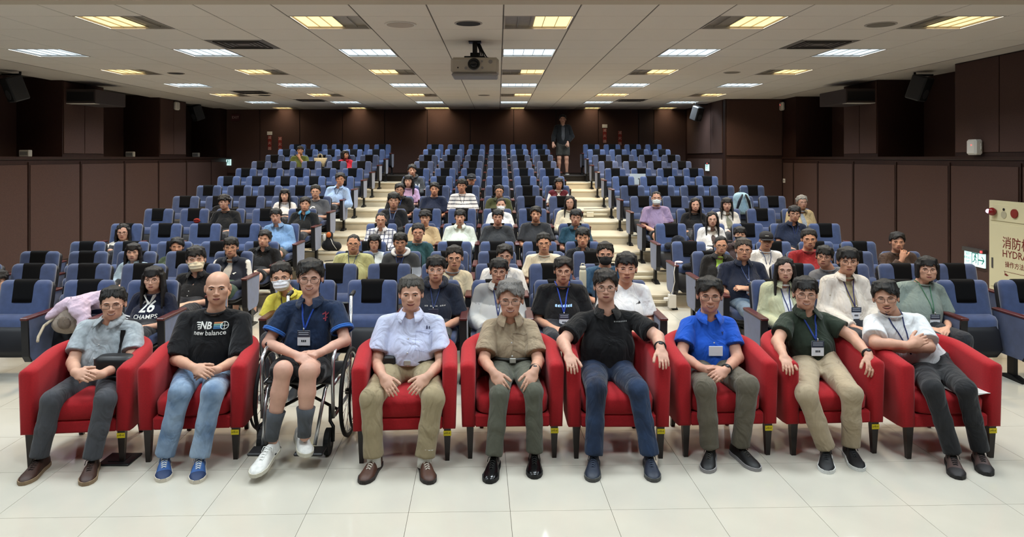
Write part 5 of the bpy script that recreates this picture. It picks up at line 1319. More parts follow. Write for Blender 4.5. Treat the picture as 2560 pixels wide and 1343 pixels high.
for q, c in enumerate(('#d08a5a', '#7fae9a', '#4f86a8', '#3b6f9c')): decal_poly(e, J, [[(-.028, .022-.011*q), (.028, .022-.011*q), (.028, .013-.011*q), (-.028, .013-.011*q)]], cl[0]-.005, cl[2], mat('print_'+c.lstrip('#'), c))
bl = W(*c1(1250, 403), J['head'][1]-.13)-np.array([.022, 0, 0]); n_ = 14
decal_poly(e, J, [[(r_*math.cos(2*math.pi*k/n_), r_*math.sin(2*math.pi*k/n_)) for r_, k in ((.026, k), (.022, k), (.022, k+1), (.026, k+1))] for k in range(n_)]+[[(-.024, .0015), (.024, .0015), (.024, -.0015), (-.024, -.0015)], [(-.0015, .024), (.0015, .024), (.0015, -.024), (-.0015, -.024)]], bl[0], bl[2], wp_)
# 3 wheelchair, navy polo, shorts
def c3b(x, y): return (620+x/3.357, 820+y/3.357)
cuff = lambda col: None
def navy_matfn(J):
    def fn(C):
        r = np.zeros(len(C), int)
        for s_ in 'LR':
            sh, el = J['sh'+s_], J['el'+s_]; d = unit(el-sh); L = np.linalg.norm(el-sh); t = (C-sh) @ d/L; dist = np.linalg.norm(C-(sh+np.outer(t*L, d)), axis=1); r[(t > .60) & (dist < .085) & (C[:, 2] < sh[2]-.08)] = 1
        return r
    return fn
front_person(3, c1, dict(label='smiling person in navy polo with blue lanyard and black shorts in wheelchair', hair=('part', '#17130f'), glasses=('round', '#2a2420'), mouth='teeth', eyes='squint', skin='#c0917a', bare_legs=True, arm=.97,
    top=dict(kind='polo', color='#1b2a44', m=dict(noise=.15), collar_color='#1b2a44', cuff=('#2f63b0', (.012, .0), .008), sleeve=.68, loose=.012, wr=.008), trousers=dict(color='#141416', shorts=.78), lanyard=('#2a4fae', .19), lan_w=.0065, badge_text=True,
    curlL=.4, curlR=.6, upL=(.2, -.7, .7), upR=(-.2, -.7, .7), hem=.44),
    (1735, 12, 212), ((1600, 290), (1885, 285)), ((1500, 490), (1930, 475)), ((1655, 555), (1785, 545)), ((1715, 585), (1700, 572)), ((1590, 640), (1790, 640)), ((1585, 640), (1725, 645)), ((1527, 975), (1705, 955)), D=4.53, dz=dict(kn=-.12, an=(-.12, -.12), hip=.35, head=.4, sh=.42, wr=(.05, .09), ha=(.0, .05)))
socks(3, '#4c4f54', .12)
e, J, S = FR[3]
b = W(632, 1166, 4.17); a = J['anL']; f_ = unit((b-a)*np.array([1, 1, 0])); shoe(e, J['P0'], np.array([*(b-f_*.285)[:2], .10]), np.array([b[0], b[1], .055]), .085, col='#dcdad4', sole='#c9c3b2', lace='#f0f0ec', w=.052)
b = np.array([*W(*c3b(500, 1060), 4.33)[:2], 0]); a = J['anR']; f_ = unit((b-a)*np.array([1, 1, 0])); shoe(e, J['P0'], np.array([*(b-f_*.285)[:2], .13]), np.array([b[0], b[1], .11]), .115, col='#dcdad4', sole='#c9c3b2', lace='#f0f0ec', w=.05)
lg = W(*c1(1808, 350), J['head'][1]-.12)
decal_poly(e, J, [[(-.004, .035), (.004, .03), (.004, -.03), (-.004, -.035)], [(-.022, .02), (.0, .03), (.0, .02), (-.02, .01)], [(0, .012), (.02, .03), (.02, .02), (.0, .0)], [(-.015, -.01), (.012, -.004), (.012, -.012), (-.015, -.02)]], lg[0], lg[2], mat('emblem_red', '#8f3a4a'))
# 4 lavender shirt, khaki trousers
front_person(4, c2, dict(label='grey-haired person in pale lavender shirt, belt and khaki trousers', hair=('grey', '#4a4640'), mouth='smile', eyes='mid', skin='#b98a6e', fat=1.05, jaw=1.1, brow='#2f2824', belly=1.04, flat=1.46,
    top=dict(kind='shirt', color='#c6cbe4', m=dict(noise=.05, nscale=60), sleeve=.74, loose=.02, wr=.008), trousers=dict(color='#98896b', w=1.12, wr=.010), curlL=.25, curlR=.25, upL=(-.2, -.75, .6), upR=(.2, -.75, .6), hem=.535),
    (420, 105, 297), ((275, 365), (560, 365)), ((225, 600), (590, 600)), ((262, 672), (515, 672)), ((300, 735), (455, 730)), ((315, 655), (500, 655)), ((195, 800), (545, 800)), ((215, 1100), (505, 1085)), dz=dict(wr=.02, ha=-.04, el=.32, an=-.16, kn=-.06), feet=[((245, 1140), (148, 1262)), ((478, 1130), (528, 1262))])
socks(4, '#e0ddd6', .06)
shoes(4, c2, [((245, 1140), (148, 1262)), ((478, 1130), (528, 1262))], col='#4a2d20', sole='#2a2220', lace='#cfc6b8')
e, J, S = FR[4]
def belt(n, col='#1c1512', buckle='#b8b8b4'):
    e, J, S = FR[n]; z = .478; zc = J['pelvis'][2]+.03; c = J['pelvis']; m = MB(); pts = []
    R_ = np.stack([J['u'], -J['front'], UZ], 1); a_, b_ = J['bd']*S.get('flat', 1.34)*1.09, J['bd']*1.2
    for k in range(24):
        q = 2*math.pi*k/24; pts.append(c+R_ @ np.array([a_*math.cos(q), b_*math.sin(q), 0])+np.array([0, 0, S.get('beltz', .02)])-J['P0'])
    bo = MB().tube(pts, .013, 8, closed=True).build('belt', mat('belt_'+col.lstrip('#'), col, rough=.4), e, True)
    p = c+J['front']*b_+np.array([0, 0, S.get('beltz', .02)])-J['P0']; MB().box((p[0]-.022, p[1]-.02, p[2]-.017), (p[0]+.022, p[1]-.006, p[2]+.017), bev=.003).build('buckle', mat('buckle', buckle, rough=.3, metal=.8), bo)
S['beltz'] = .045; belt(4)
pp = W(*c2(300, 600), J['pelvis'][1]-.13)-J['P0']; MB().box((pp[0]-.04, pp[1]-.02, pp[2]-.05), (pp[0]+.04, pp[1]+.03, pp[2]+.05), bev=.012).build('belt_pouch', M_black, e)
pk = W(*c2(490, 465), J['ches'][1]-.12); x, z = pk[0], pk[2]; decal_poly(e, J, [[(-.055, .052), (.055, .052), (.055, .046), (-.055, .046)], [(-.055, .05), (-.052, .05), (-.052, -.06), (-.055, -.06)], [(.052, .05), (.055, .05), (.055, -.06), (.052, -.06)], [(-.055, -.06), (0, -.075), (.0, -.078), (-.055, -.063)], [(.055, -.06), (0, -.075), (.0, -.078), (.055, -.063)]], x, z, cloth('#adb3d0'), 'pocket')
decal_poly(e, J, [[(.014, .078), (.02, .078), (.022, .055), (.012, .055)], [(.03, .07), (.036, .075), (.036, .055), (.03, .055)]], x, z, mat('emblem_navy', '#22264a'))
# 5 beige shirt, grey hair
front_person(5, c2, dict(label='grey-haired person with glasses in beige shirt and olive trousers', hair=('swept', '#6e6a66'), glasses=('rect', '#5a4a40'), mouth='teeth', eyes='squint', skin='#ae7f63', brow='#5a524c', fat=.98, girth=.105,
    top=dict(kind='shirt', color='#9b8a72', m=dict(noise=.08), sleeve=.80, loose=.016, wr=.009), trousers=dict(color='#56564a', w=.98, wr=.010), curlL=.3, curlR=.3, upL=(-.2, -.75, .6), upR=(.2, -.75, .6), hem=.55),
    (975, 128, 335), ((865, 390), (1085, 390)), ((828, 585), (1132, 590)), ((880, 650), (1112, 640)), ((915, 705), (1090, 690)), ((925, 640), (1050, 640)), ((915, 775), (1105, 765)), ((890, 1095), (1125, 1080)), dz=dict(wr=.0, ha=-.05, el=.28, an=-.14, kn=-.06), feet=[((900, 1125), (855, 1258)), ((1110, 1108), (1110, 1232))])
shoes(5, c2, [((900, 1125), (855, 1258)), ((1110, 1108), (1110, 1232))], col=mat('shoe_black_leather', '#0c0c0d', rough=.18), sole='#101010', lace='#15130f')
S = FR[5][2]; S['beltz'] = .04; belt(5, '#22201c', '#c8c8c4'); watch(5, 'R')
e, J, S = FR[5]; pk = W(*c2(1030, 475), J['ches'][1]-.12); x, z = pk[0], pk[2]
decal_poly(e, J, [[(-.05, .045), (.05, .045), (.05, .041), (-.05, .041)], [(-.05, .045), (-.047, .045), (-.047, -.055), (-.05, -.055)], [(.047, .045), (.05, .045), (.05, -.055), (.047, -.055)], [(-.05, -.055), (.05, -.055), (.05, -.059), (-.05, -.059)]], x, z, cloth('#837460'), 'pocket')
# 6 black polo, dark jeans, arms on the rests
front_person(6, c2, dict(label='person in black polo and dark blue jeans, hands hanging over armrests', hair=('part', '#1b1511'), glasses=('rect', '#4a4038'), mouth='neutral', eyes='mid', skin='#bd8d75', fat=1.06, arm=1.08, girth=.118, flat=1.48,
    top=dict(kind='polo', color='#111113', sleeve=.74, loose=.012, wr=.008, button='#222222'), trousers=dict(mat=jeans('jeans_dark', '#171e2e', '#2e405e', .5), w=1.05), curlL=.35, curlR=.3, upL=(0, -.7, .7), upR=(.1, -.7, .7), hem=.43),
    (1508, 68, 252), ((1375, 350), (1665, 345)), ((1270, 480), (1800, 455)), ((1300, 545), (1815, 515)), ((1318, 605), (1835, 580)), ((1445, 660), (1600, 660)), ((1455, 745), (1690, 750)), ((1455, 1100), (1725, 1090)), dz=dict(el=.28, wr=.06, ha=-.03, an=-.12, kn=-.05), feet=[((1450, 1105), (1432, 1250)), ((1735, 1100), (1780, 1250))])
shoes(6, c2, [((1450, 1105), (1432, 1250)), ((1735, 1100), (1780, 1250))], col='#252c3a', sole='#4a4a48', lace='#3a4254')
watch(6, 'R'); e, J, S = FR[6]; lg = W(*c2(1598, 376), J['ches'][1]-.12)
decal_poly(e, J, [[(-.045+.012*q, .004), (-.037+.012*q, .004), (-.037+.012*q, -.004), (-.045+.012*q, -.004)] for q in range(8)], lg[0], lg[2], mat('logo_grey', '#8a8a88'))
# 7 bright blue polo
front_person(7, c3, dict(label='smiling person in bright blue polo with white name card and brown trousers', hair=('part', '#15110e'), glasses=('rect', '#3a3430'), mouth='teeth', eyes='squint', skin='#a8745a', girth=.108,
    top=dict(kind='polo', color='#1f55bd', sleeve=.66, loose=.012, wr=.009), trousers=dict(color='#5f584b', w=1.08, wr=.010), curlL=.45, curlR=.4, upL=(.1, -.8, .55), upR=(-.1, -.8, .55), hem=.41),
    (255, 112, 308), ((135, 375), (360, 375)), ((95, 560), (412, 570)), ((215, 630), (345, 640)), ((280, 655), (300, 665)), ((205, 660), (340, 660)), ((230, 740), (470, 725)), ((250, 1070), (450, 1065)), dz=dict(wr=(.08, .04), ha=(.05, -.02), an=-.1, kn=-.05), feet=[((270, 1080), (240, 1200)), ((385, 1085), (528, 1190))])
shoes(7, c3, [((270, 1080), (240, 1200)), ((385, 1085), (528, 1190))], col='#141414', sole='#8f8c8c', lace='#3a3630')
watch(7, 'R'); e, J, S = FR[7]; lg = W(*c3(281, 525), J['ches'][1]-.12); p = J['proj'](lg[0], lg[2], .01)-J['P0']
MB().box((p[0]-.048, p[1]-.003, p[2]-.034), (p[0]+.048, p[1]+.001, p[2]+.034), bev=.002).build('name_card', mat('badge_white'), e)
lg = W(*c3(337, 438), J['ches'][1]-.12); decal_poly(e, J, [[(-.012, .01), (-.004, .002), (-.002, -.012), (.002, -.012), (.004, .002), (.014, .012), (.002, .006)]], lg[0], lg[2], mat('emblem_navy'))
# 8 dark green polo, khaki
front_person(8, c3, dict(label='smiling person in dark green polo with lanyard badge and khaki trousers', hair=('bangs', '#14100d'), glasses=('rect', '#332c28'), mouth='teeth', eyes='squint', skin='#bd8a6c', fat=1.04,
    top=dict(kind='polo', color='#283227', sleeve=.66, loose=.012, wr=.009), trousers=dict(color='#a6957b', w=1.05, wr=.010), lanyard=('#2b4596', .18), lan_w=.006, badge_text=True, curlL=.35, curlR=.45, upL=(0, -.7, .7), upR=(.2, -.6, .8), hem=.43),
    (790, 110, 292), ((690, 350), (900, 350)), ((635, 480), (1050, 450)), ((668, 555), (1145, 555)), ((690, 610), (1165, 640)), ((790, 620), (920, 620)), ((800, 780), (1050, 775)), ((880, 1045), (1040, 1035)), dz=dict(el=(.28, .33), wr=(.06, .1), ha=(-.03, .01), an=-.14, kn=-.08), feet=[((903, 1065), (910, 1203)), ((1005, 1060), (1098, 1190))])
shoes(8, c3, [((903, 1065), (910, 1203)), ((1005, 1060), (1098, 1190))], col='#17181a', sole='#dcdcd8', lace='#202022', tip='#101012')
watch(8, 'R')
# 9 white tee, arms crossed
front_person(9, c3, dict(label='bearded person in white tee with arms crossed and black jeans', hair=('swept', '#14110e'), glasses=('rect', '#2a2624'), mouth='smile', eyes='squint', skin='#b98669', roll=-.1, yaw=-.1, girth=.108,
    top=dict(kind='tee', color='#d9dadb', sleeve=.80, loose=.022, wr=.009), trousers=dict(color='#262628', w=.95), lanyard=('#2b3560', .26), badge=False, curlL=.3, curlR=.5, upL=(0, -.8, .5), upR=(0, -.8, .5), hem=.40),
    (1240, 130, 315), ((1165, 365), (1420, 360)), ((1185, 490), (1480, 510)), ((1375, 500, .0), (1320, 520, .0)), ((1440, 470), (1250, 500)), ((1440, 650), (1560, 640)), ((1505, 745), (1690, 745)), ((1590, 1050), (1735, 1025)), dz=dict(el=(.26, .30), wr=(.16, .25), ha=(.17, .27), an=-.1, kn=-.06), feet=[((1580, 1085), (1648, 1235)), ((1722, 1060), (1808, 1215))])
shoes(9, c3, [((1580, 1085), (1648, 1235)), ((1722, 1060), (1808, 1215))], col='#55433f', sole='#1c1a1a', lace='#1a1818', tip='#2a2626')
e, J, S = FR[9]; T = J['T']; m = MB(); m.tube([T((t*.021, surf_y(t*.021, -.049)-.0015, -.049-.004*abs(t))) - J['P0'] for t in (-1, -.5, 0, .5, 1)], [.001, .0022, .0018, .0022, .001], 6)
m.tube([T((t*.05, surf_y(t*.05, -.098+.05*t*t*1.2)-.0012, -.098+.06*t*t)) - J['P0'] for t in np.linspace(-.3, .3, 9)], [.001]+[.0026]*7+[.001], 6).build('beard', mat('brow_#1d1512', '#1d1512'), e, True)
pa = CHAIRS[9]; q = W(*c3(1765, 750), pa[0][1]+.18); pp = empty('paper_sheet', (on_floor(2436, 972, .42)[0], on_floor(2436, 972, .42)[1], .421)); o = MB().box((-.12, -.1, 0), (.12, .1, .003)).build('sheet', mat('paper', '#dcdcd8'), pp); o.rotation_euler = (0, 0, .35); o = MB().box((-.12, -.1, .003), (.1, .1, .006)).build('sheet', mat('paper'), pp); o.rotation_euler = (0, 0, .1); o.location = (-.08, -.02, .001)
tag(pp, 'white paper sheets lying on the red armchair beside black jeans', 'paper')
# ---------------------------------------------------------------- the audience
ZO = {'Z1': (0, 560), 'Z2': (400, 540), 'Z3': (820, 560), 'Z4': (1240, 560), 'Z5': (1640, 560), 'Z6': (2100, 560), 'Y1': (340, 340), 'Y2': (760, 340), 'Y3': (1160, 340), 'Y4': (1580, 340)}
COLX = {'L': LEFT, 'C': CEN, 'R': RIGHT}
OCC = {}
def aud(crop, xc, top_, chin, k, blk, j, short, label, top, hair=('short', '#15110e'), pose='lap', **S):
    ox, oy = ZO[crop]; px = ox+xc*.1797; y0 = oy+top_*.1797; y1 = oy+chin*.1797; d = row_d(k)-.17; z = row_z(k); fem = S.get('fem', False)
    Hc = W(px, (y0+y1)/2, d); Hc[2] -= .013; S['hscale'] = float(np.clip((y1-y0)*d/F_PX/.268, .84, 1.02))*(.97 if fem else 1)
    Xs = COLX[blk][j]; Xs = Xs*.75+Hc[0]*.25 if abs(Hc[0]-Xs) < .4 else Hc[0]
    J = dict(head=Hc, R=head_rot(math.atan2(-Hc[0], d)*.7+S.get('yaw', 0), S.get('pitch', 0), S.get('roll', 0)))
    sm = S['hscale']; nb = Hc+np.array([(Xs-Hc[0])*.25, .045, -.142*sm]); J['neck'] = nb
    hw = (.143 if fem else .160)*S.get('wide', 1.0); sc = nb+np.array([(Xs-Hc[0])*.12, .015, -.066]); tilt = (Xs-Hc[0])*.18
    J['shL'] = sc+np.array([-hw, 0, -tilt*.4]); J['shR'] = sc+np.array([hw, 0, tilt*.4])
    J['pelvis'] = np.array([Xs, row_d(k)-.24, z+.47]); zz = J['pelvis'][2]
    for s_, sd in (('L', -1), ('R', 1)):
        sh = J['sh'+s_]; el = sh+np.array([sd*.055, -.06, -.255]); el[2] = max(el[2], z+.46)
        wr = np.array([Xs+sd*.09, row_d(k)-.50, z+.50]); ha = np.array([Xs+sd*.03, row_d(k)-.56, z+.495])
        if pose == 'cross': wr = np.array([sc[0]-sd*.03, el[1]-.20, el[2]+.03+.05*(sd > 0)]); ha = wr+np.array([-sd*.09, -.01, .01])
        if pose == 'chin' and sd == S.get('chin_side', 1): el = sh+np.array([sd*.03, -.13, -.23]); wr = Hc+np.array([sd*.02, -.13, -.185]); ha = Hc+np.array([sd*.005, -.125, -.10]); J['up'+s_] = np.array([sd*.6, -.8, 0]); J['curl'+s_] = .9
        J['el'+s_], J['wr'+s_], J['ha'+s_] = el, wr, ha
        J['hip'+s_] = J['pelvis']+np.array([sd*.085, -.02, -.04]); J['kn'+s_] = np.array([Xs+sd*S.get('kspread', .12), row_d(k)-.66, z+.45]); J['an'+s_] = np.array([Xs+sd*.11, row_d(k)-.70, z+.09])
    J['base'] = np.array([Xs, row_d(k)-.3, z]); J['hem'] = zz-.05
    S.update(label=label, top=top, hair=hair); S.setdefault('girth', .105 if not fem else .092)
    S.setdefault('group', 'people seated in the audience'); S.setdefault('trousers', dict(color='#2a2b30'))
    S.setdefault('handsc', .92); S.setdefault('skin', '#bf9075'); S['bvh'] = S.get('bvh', k <= 1 or 'decal' in S)
    vh = float(np.clip(.0072*d/6.4, .0072, .0118)); vc = float(np.clip(.0115*d/6.4, .0115, .019))
    if 'colfn' in top: vc = .0085
    if S.pop('nohands', k >= 3 and pose == 'lap' and not S.get('vis', False)): S['hands'] = False
    e = build_person(J, S, (vh, .025, vc)); OCC[(k, blk, j)] = short
    # shoes
    for s_ in 'LR':
        a = J['an'+s_]; shoe(e, J['P0'], np.array([a[0], a[1]+.09, 0]), np.array([a[0], a[1]-.19, 0]), z, col=S.get('shoe', '#2a2a2c'), sole='#bdb8ac')
    dc = S.get('decal')
    if dc: dc(e, J)
    return e, J
GW = mat('print_white', '#e6e6e0', rough=.8)
def T_(color, **k): return dict(kind='tee', color=color, sleeve=k.pop('sleeve', .82), loose=k.pop('loose', .014), **k)
def P_(color, **k): return dict(kind='polo', color=color, sleeve=.72, loose=.01, **k)
def Sh(color, **k): return dict(kind='shirt', color=color, sleeve=k.pop('sleeve', .78), loose=.014, **k)
def Jk(color, inner, **k): return dict(kind=k.pop('kind', 'jacket'), color=color, inner=inner, sleeve=1.9, **k)
RD = '#2d2622'; rg_ = ('rect', RD); ro_ = ('round', RD); TH = ('thick', '#1c1a18')
def sleeve_stripe(J):
    def fn(C):
        r = np.zeros(len(C), int); u = unit(J['shR']-J['shL']); sc = (J['shL']+J['shR'])/2; x = (C-sc) @ u; hw = np.linalg.norm(J['shR']-J['shL'])/2
        for s_ in 'LR':
            sh, el, wr = J['sh'+s_], J['el'+s_], J['wr'+s_]; sd = -1 if s_ == 'L' else 1
            out = unit(np.array([sd*1.0, -.55, .35])); d1 = unit(el-sh); q = C-sh; t = q @ d1; n = q-np.outer(t, d1); nn = n/np.maximum(np.linalg.norm(n, axis=1), 1e-6)[:, None]
            r[((nn @ out) > .80) & (t > -.03) & (np.abs(x) > hw*.75)] = 1
        return r
    return fn
def chest_band(z_rel, idx=1):
    def mk(J):
        def fn(C): r = np.zeros(len(C), int); r[C[:, 2] < J['neck'][2]+z_rel] = idx; return r
        return fn
    return mk
def stripes(J):
    def fn(V):
        c = np.tile(np.array(srgb('#e4e6ea')), (len(V), 1)); m = (np.mod(V[:, 2]-J['neck'][2], .062) < .013); c[m] = srgb('#23283a'); return c
    return fn
def plaid(J):
    def fn(V):
        c = np.tile(np.array(srgb('#d5d3d4')), (len(V), 1)); m = (np.mod(V[:, 2], .055) < .012) | (np.mod(V[:, 0], .055) < .012); c[m] = srgb('#55576a'); return c
    return fn
def cuffs(J):
    def fn(C):
        r = np.zeros(len(C), int)
        for s_ in 'LR':
            sh, el = J['sh'+s_], J['el'+s_]; d = unit(el-sh); L = np.linalg.norm(el-sh); t = (C-sh) @ d/L; n = C-sh-np.outer(t*L, d); dist = np.linalg.norm(n, axis=1); sd = -1 if s_ == 'L' else 1
            r[(t > .60) & (dist < .10)] = 1
            nn = n/np.maximum(dist, 1e-6)[:, None]; r[((nn @ unit(np.array([sd*.9, -.3, .6]))) > .9) & (t > .0) & (dist < .11)] = 1
        return r
    return fn
# block by the recessed-window wall
aud('Z1', -30, 640, 930, 1, 'L', 0, 'yellow shirt at the row end', 'curly-haired person in yellow top at the row end', T_('#c9b53c'), ('curly', '#1a1512'))
def d26(e, J):
    x = J['neck'][0]; z = J['neck'][2]; decal_text(e, J, '26', .12, x+.0, z-.115, GW, .02); decal_text(e, J, 'CHAMPS', .05, x+.0, z-.19, GW, .012)
    decal_poly(e, J, [[(-.055, .0), (-.04, .0), (.002, -.075), (-.004, -.088)], [(.055, .0), (.04, .0), (-.002, -.075), (.004, -.088)]], x, z-.012, GW, 'collar_trim')
aud('Z1', 2130, 570, 930, 0, 'L', 4, 'navy tee printed 26 CHAMPS', 'long-haired person with glasses in navy tee printed 26 CHAMPS', T_('#161b2e', sleeve=.8, cuff=('#d8d8da', (.0, .022), .007)), ('longbangs', '#120e0d'), fem=True, glasses=ro_, decal=d26, skin='#c9987c', yaw=-.1)
aud('Z2', 500, 410, 770, 1, 'L', 4, 'black shirt and cream mask', 'person in black shirt and cream face mask', P_('#17171a'), ('bangs', '#100d0c'), mask='#d6c9ae', eyes='squint', skin='#cf9f84', roll=-.05, yaw=.1)
aud('Z1', 1850, 260, 505, 2, 'L', 2, 'pale blue shirt with long hair', 'long-haired person in pale blue shirt, eyes closed', Sh('#9fb4c4', sleeve=1.7), ('longbangs', '#171211'), fem=True, eyes='squint', skin='#c39a84')
def puma(e, J): decal_poly(e, J, [[(-.02, .0), (-.005, .006), (.012, .012), (.02, .006), (.008, .002), (0, -.012), (-.008, -.004)]], J['neck'][0]+.085, J['neck'][2]-.16, GW)
aud('Z2', 985, 285, 565, 2, 'L', 4, 'navy jacket with white sleeve panels', 'person with glasses in navy track jacket with white sleeve panels', Jk('#1a1e2b', '#a9a5a0', extra=['#d9d7d2'], matfn=sleeve_stripe, open=(.045, .05)), ('bangs', '#120f0d'), glasses=ro_, skin='#ba8566', decal=puma, trousers=dict(color='#3f5445', shorts=.8), bare_legs=True, vis=True)
aud('Z2', 235, 295, 545, 3, 'L', 2, 'dark green tee, grinning', 'grinning person in dark green tee leaning between seats', T_('#39442f'), ('swept', '#14110f'), mouth='teeth', eyes='squint', skin='#b67f5f', roll=.05, yaw=.1)
aud('Z2', 1450, 190, 420, 3, 'L', 4, 'black open-collar shirt by the aisle', 'person in black open-collar shirt sitting by the aisle with bare knee', P_('#131315'), ('part', '#14110f'), skin='#cc9a80', roll=.18, yaw=-.1, trousers=dict(color='#17171a', shorts=.72), bare_legs=True, vis=True)
aud('Z1', 1710, -10, 225, 4, 'L', 0, 'cream open shirt and dark glasses', 'person with tied-back hair and dark glasses in cream shirt', Sh('#c7c2b8', sleeve=1.7), ('longpart', '#14100f'), glasses=TH, skin='#b88468', lanyard=('#4a5a80', .2), badge=False)
aud('Y1', 1945, 1000, 1210, 4, 'L', 4, 'denim blue shirt', 'person with bowl haircut and glasses in denim blue shirt', Sh('#6f8fb5', sleeve=1.8), ('bowl', '#14110f'), glasses=rg_, skin='#bb8468', trousers=dict(color='#4c4a44', shorts=.75), bare_legs=True, shoe='#c9c9c5')
aud('Y1', 1225, 810, 1020, 5, 'L', 2, 'black tee with pursed lips', 'person with round glasses in black tee beside an empty seat with red pouch', T_('#131416'), ('curly', '#181412'), glasses=ro_, skin='#c28a68')
aud('Y1', 2350, 840, 1040, 5, 'L', 4, 'black polo with light blue collar', 'person in black polo with light blue collar by the aisle', P_('#16181a', collar_color='#4a88ae'), ('part', '#161210'), skin='#b8805e', vis=True, lanyard=('#3f7fa8', .25), badge=False)
aud('Y1', 2070, 725, 905, 6, 'L', 3, 'white tee with straight long hair', 'person with straight long black hair in white tee', T_('#d8d6d6'), ('longbangs', '#120f0e'), fem=True, skin='#cf9f85')
def ring(e, J): decal_poly(e, J, [[(r_*math.cos(q*math.pi/8), r_*math.sin(q*math.pi/8)) for r_, q in ((.055, k), (.04, k), (.04, k+1), (.055, k+1))] for k in range(2, 13)], J['neck'][0]-.02, J['neck'][2]-.17, GW)
aud('Y2', 160, 670, 865, 6, 'L', 4, 'grey tee with white ring print', 'person with glasses in grey tee with white ring print', T_('#50545c'), ('short', '#14110f'), glasses=rg_, decal=ring, vis=True, trousers=dict(color='#4d5362'))
aud('Y2', 505, 505, 690, 7, 'L', 4, 'light blue shirt with folded hands', 'person in light blue shirt and blue lanyard with folded hands', Sh('#9db8e0', sleeve=1.5), ('part', '#1b1512'), skin='#b8805f', glasses=rg_, lanyard=('#33507a', .18), badge=False, vis=True, roll=-.06)
aud('Y1', 2285, 140, 255, 11, 'L', 1, 'olive tee, hand at mouth', 'person in olive tee resting chin on hand in the rear rows', T_('#59632f'), ('bangs', '#1a1412'), pose='chin', vis=True, skin='#a97555')
aud('Y2', 575, 190, 320, 11, 'L', 3, 'red jacket', 'person in red jacket looking sideways in the rear rows', Jk('#b8243c', '#7a1a22'), ('bob', '#1a1413'), fem=True, mouth='smile', skin='#a06c52', yaw=.7)
# centre block
aud('Z2', 1685, 630, 1035, 0, 'C', 0, 'yellow polo and white mask', 'person in yellow polo, glasses and white face mask', P_('#c9bd4c'), ('short', '#15110e'), mask='#d9dade', glasses=rg_, skin='#b98564', lanyard=('#2c3038', .22), badge=False, roll=-.08)
def hood_txt(e, J):
    x, z = J['neck'][0], J['neck'][2]-.175
    decal_poly(e, J, [[(-.085+.017*q, .004+.003*(q % 2)), (-.073+.017*q, .005), (-.073+.017*q, -.005), (-.085+.017*q, -.005)] for q in range(11) if q not in (2, 7)], x, z, mat('logo_grey'))
aud('Z3', 1500, 430, 800, 0, 'C', 2, 'navy short-sleeved hoodie', 'person in navy short-sleeved hoodie with badge and glasses', dict(kind='hoodie', color='#1c2230', sleeve=.85, loose=.016), ('bangs', '#0f0d0c'), glasses=('rect', '#b8b4b0'), lanyard=('#2b3a66', .195), decal=hood_txt, skin='#bd8667', wide=1.08)
aud('Z3', 2375, 475, 805, 0, 'C', 3, 'light grey zip jacket', 'person with glasses in light grey and white zip jacket', Jk('#bdbcb9', '#5f6166', extra=['#8b8b8a'], matfn=lambda J: (lambda C: (C[:, 2] > J['neck'][2]-.16).astype(int)), open=(.03, .008)), ('bangs', '#120f0e'), glasses=ro_, lanyard=('#26346e', .24), badge=False, skin='#a36f52', roll=.04)
def blue_txt(e, J):
    decal_poly(e, J, [[(-.075+.022*q, .010-.004*(q % 2)), (-.058+.022*q, .012), (-.060+.022*q, -.010), (-.077+.022*q, -.008)] for q in range(7)], J['neck'][0], J['neck'][2]-.165, mat('print_sky', '#9fc3e4'))
aud('Z4', 935, 450, 815, 0, 'C', 4, 'black tee with pale blue print', 'person with round glasses in black tee with lanyard and clear badge', T_('#121214', loose=.02), ('part', '#120f0e'), glasses=ro_, lanyard=('#2a45a8', .225), lan_w=.006, decal=blue_txt, skin='#b47e60', wide=1.05, badge_text=True)
def tnf(e, J):
    x, z = J['neck'][0]+.11, J['neck'][2]-.155; bk = mat('logo_black', '#222225')
    decal_poly(e, J, [[(.0+.014*math.cos(a), -.008+r_*math.sin(a)) for a in np.linspace(0, math.pi/1, 7)] for r_ in (.020,)]+[[(-.035, -.002), (-.012, .003), (-.012, -.001), (-.035, -.006)]], x, z, bk)
aud('Z4', 1815, 385, 805, 0, 'C', 5, 'white V-neck tee with small logo', 'person with thin glasses in white V-neck tee with small chest logo', dict(kind='vtee', color='#dedede', sleeve=.85, loose=.014), ('bangs', '#110e0d'), glasses=('rect', '#c8a8a0'), decal=tnf, skin='#b57c5c', wide=1.05, vis=True)
aud('Z3', 1760, 290, 625, 1, 'C', 2, 'cream overshirt', 'person with glasses in cream overshirt over grey collar', Jk('#cbbfa4', '#7a7d82', open=(.04, .03), kind='overshirt', collar=False), ('short', '#13100e'), glasses=rg_, skin='#b07a5a', roll=-.03)
aud('Z4', 120, 275, 590, 1, 'C', 3, 'white tee behind the grey jacket', 'person with round glasses in white tee behind grey jacket person', T_('#d6d4d2'), ('part', '#100d0c'), glasses=ro_, skin='#c08a6c', lanyard=('#2c2c40', .24), badge=False)
aud('Z4', 1520, 240, 570, 1, 'C', 5, 'steel blue shirt and black mask', 'person in steel blue shirt wearing black face mask and glasses', T_('#33526f'), ('short', '#12100e'), mask='#1c1c1e', glasses=rg_, skin='#b17c60')
aud('Z3', 355, 130, 390, 2, 'C', 0, 'olive green tee with lanyard', 'round-faced person with cropped hair and glasses in olive green tee', T_('#a3a476', loose=.02), ('crop', '#1b1613'), glasses=TH, mouth='smile', fat=1.12, jaw=1.15, lanyard=('#33415c', .2), badge=False, skin='#bd8664', wide=1.08, girth=.12)
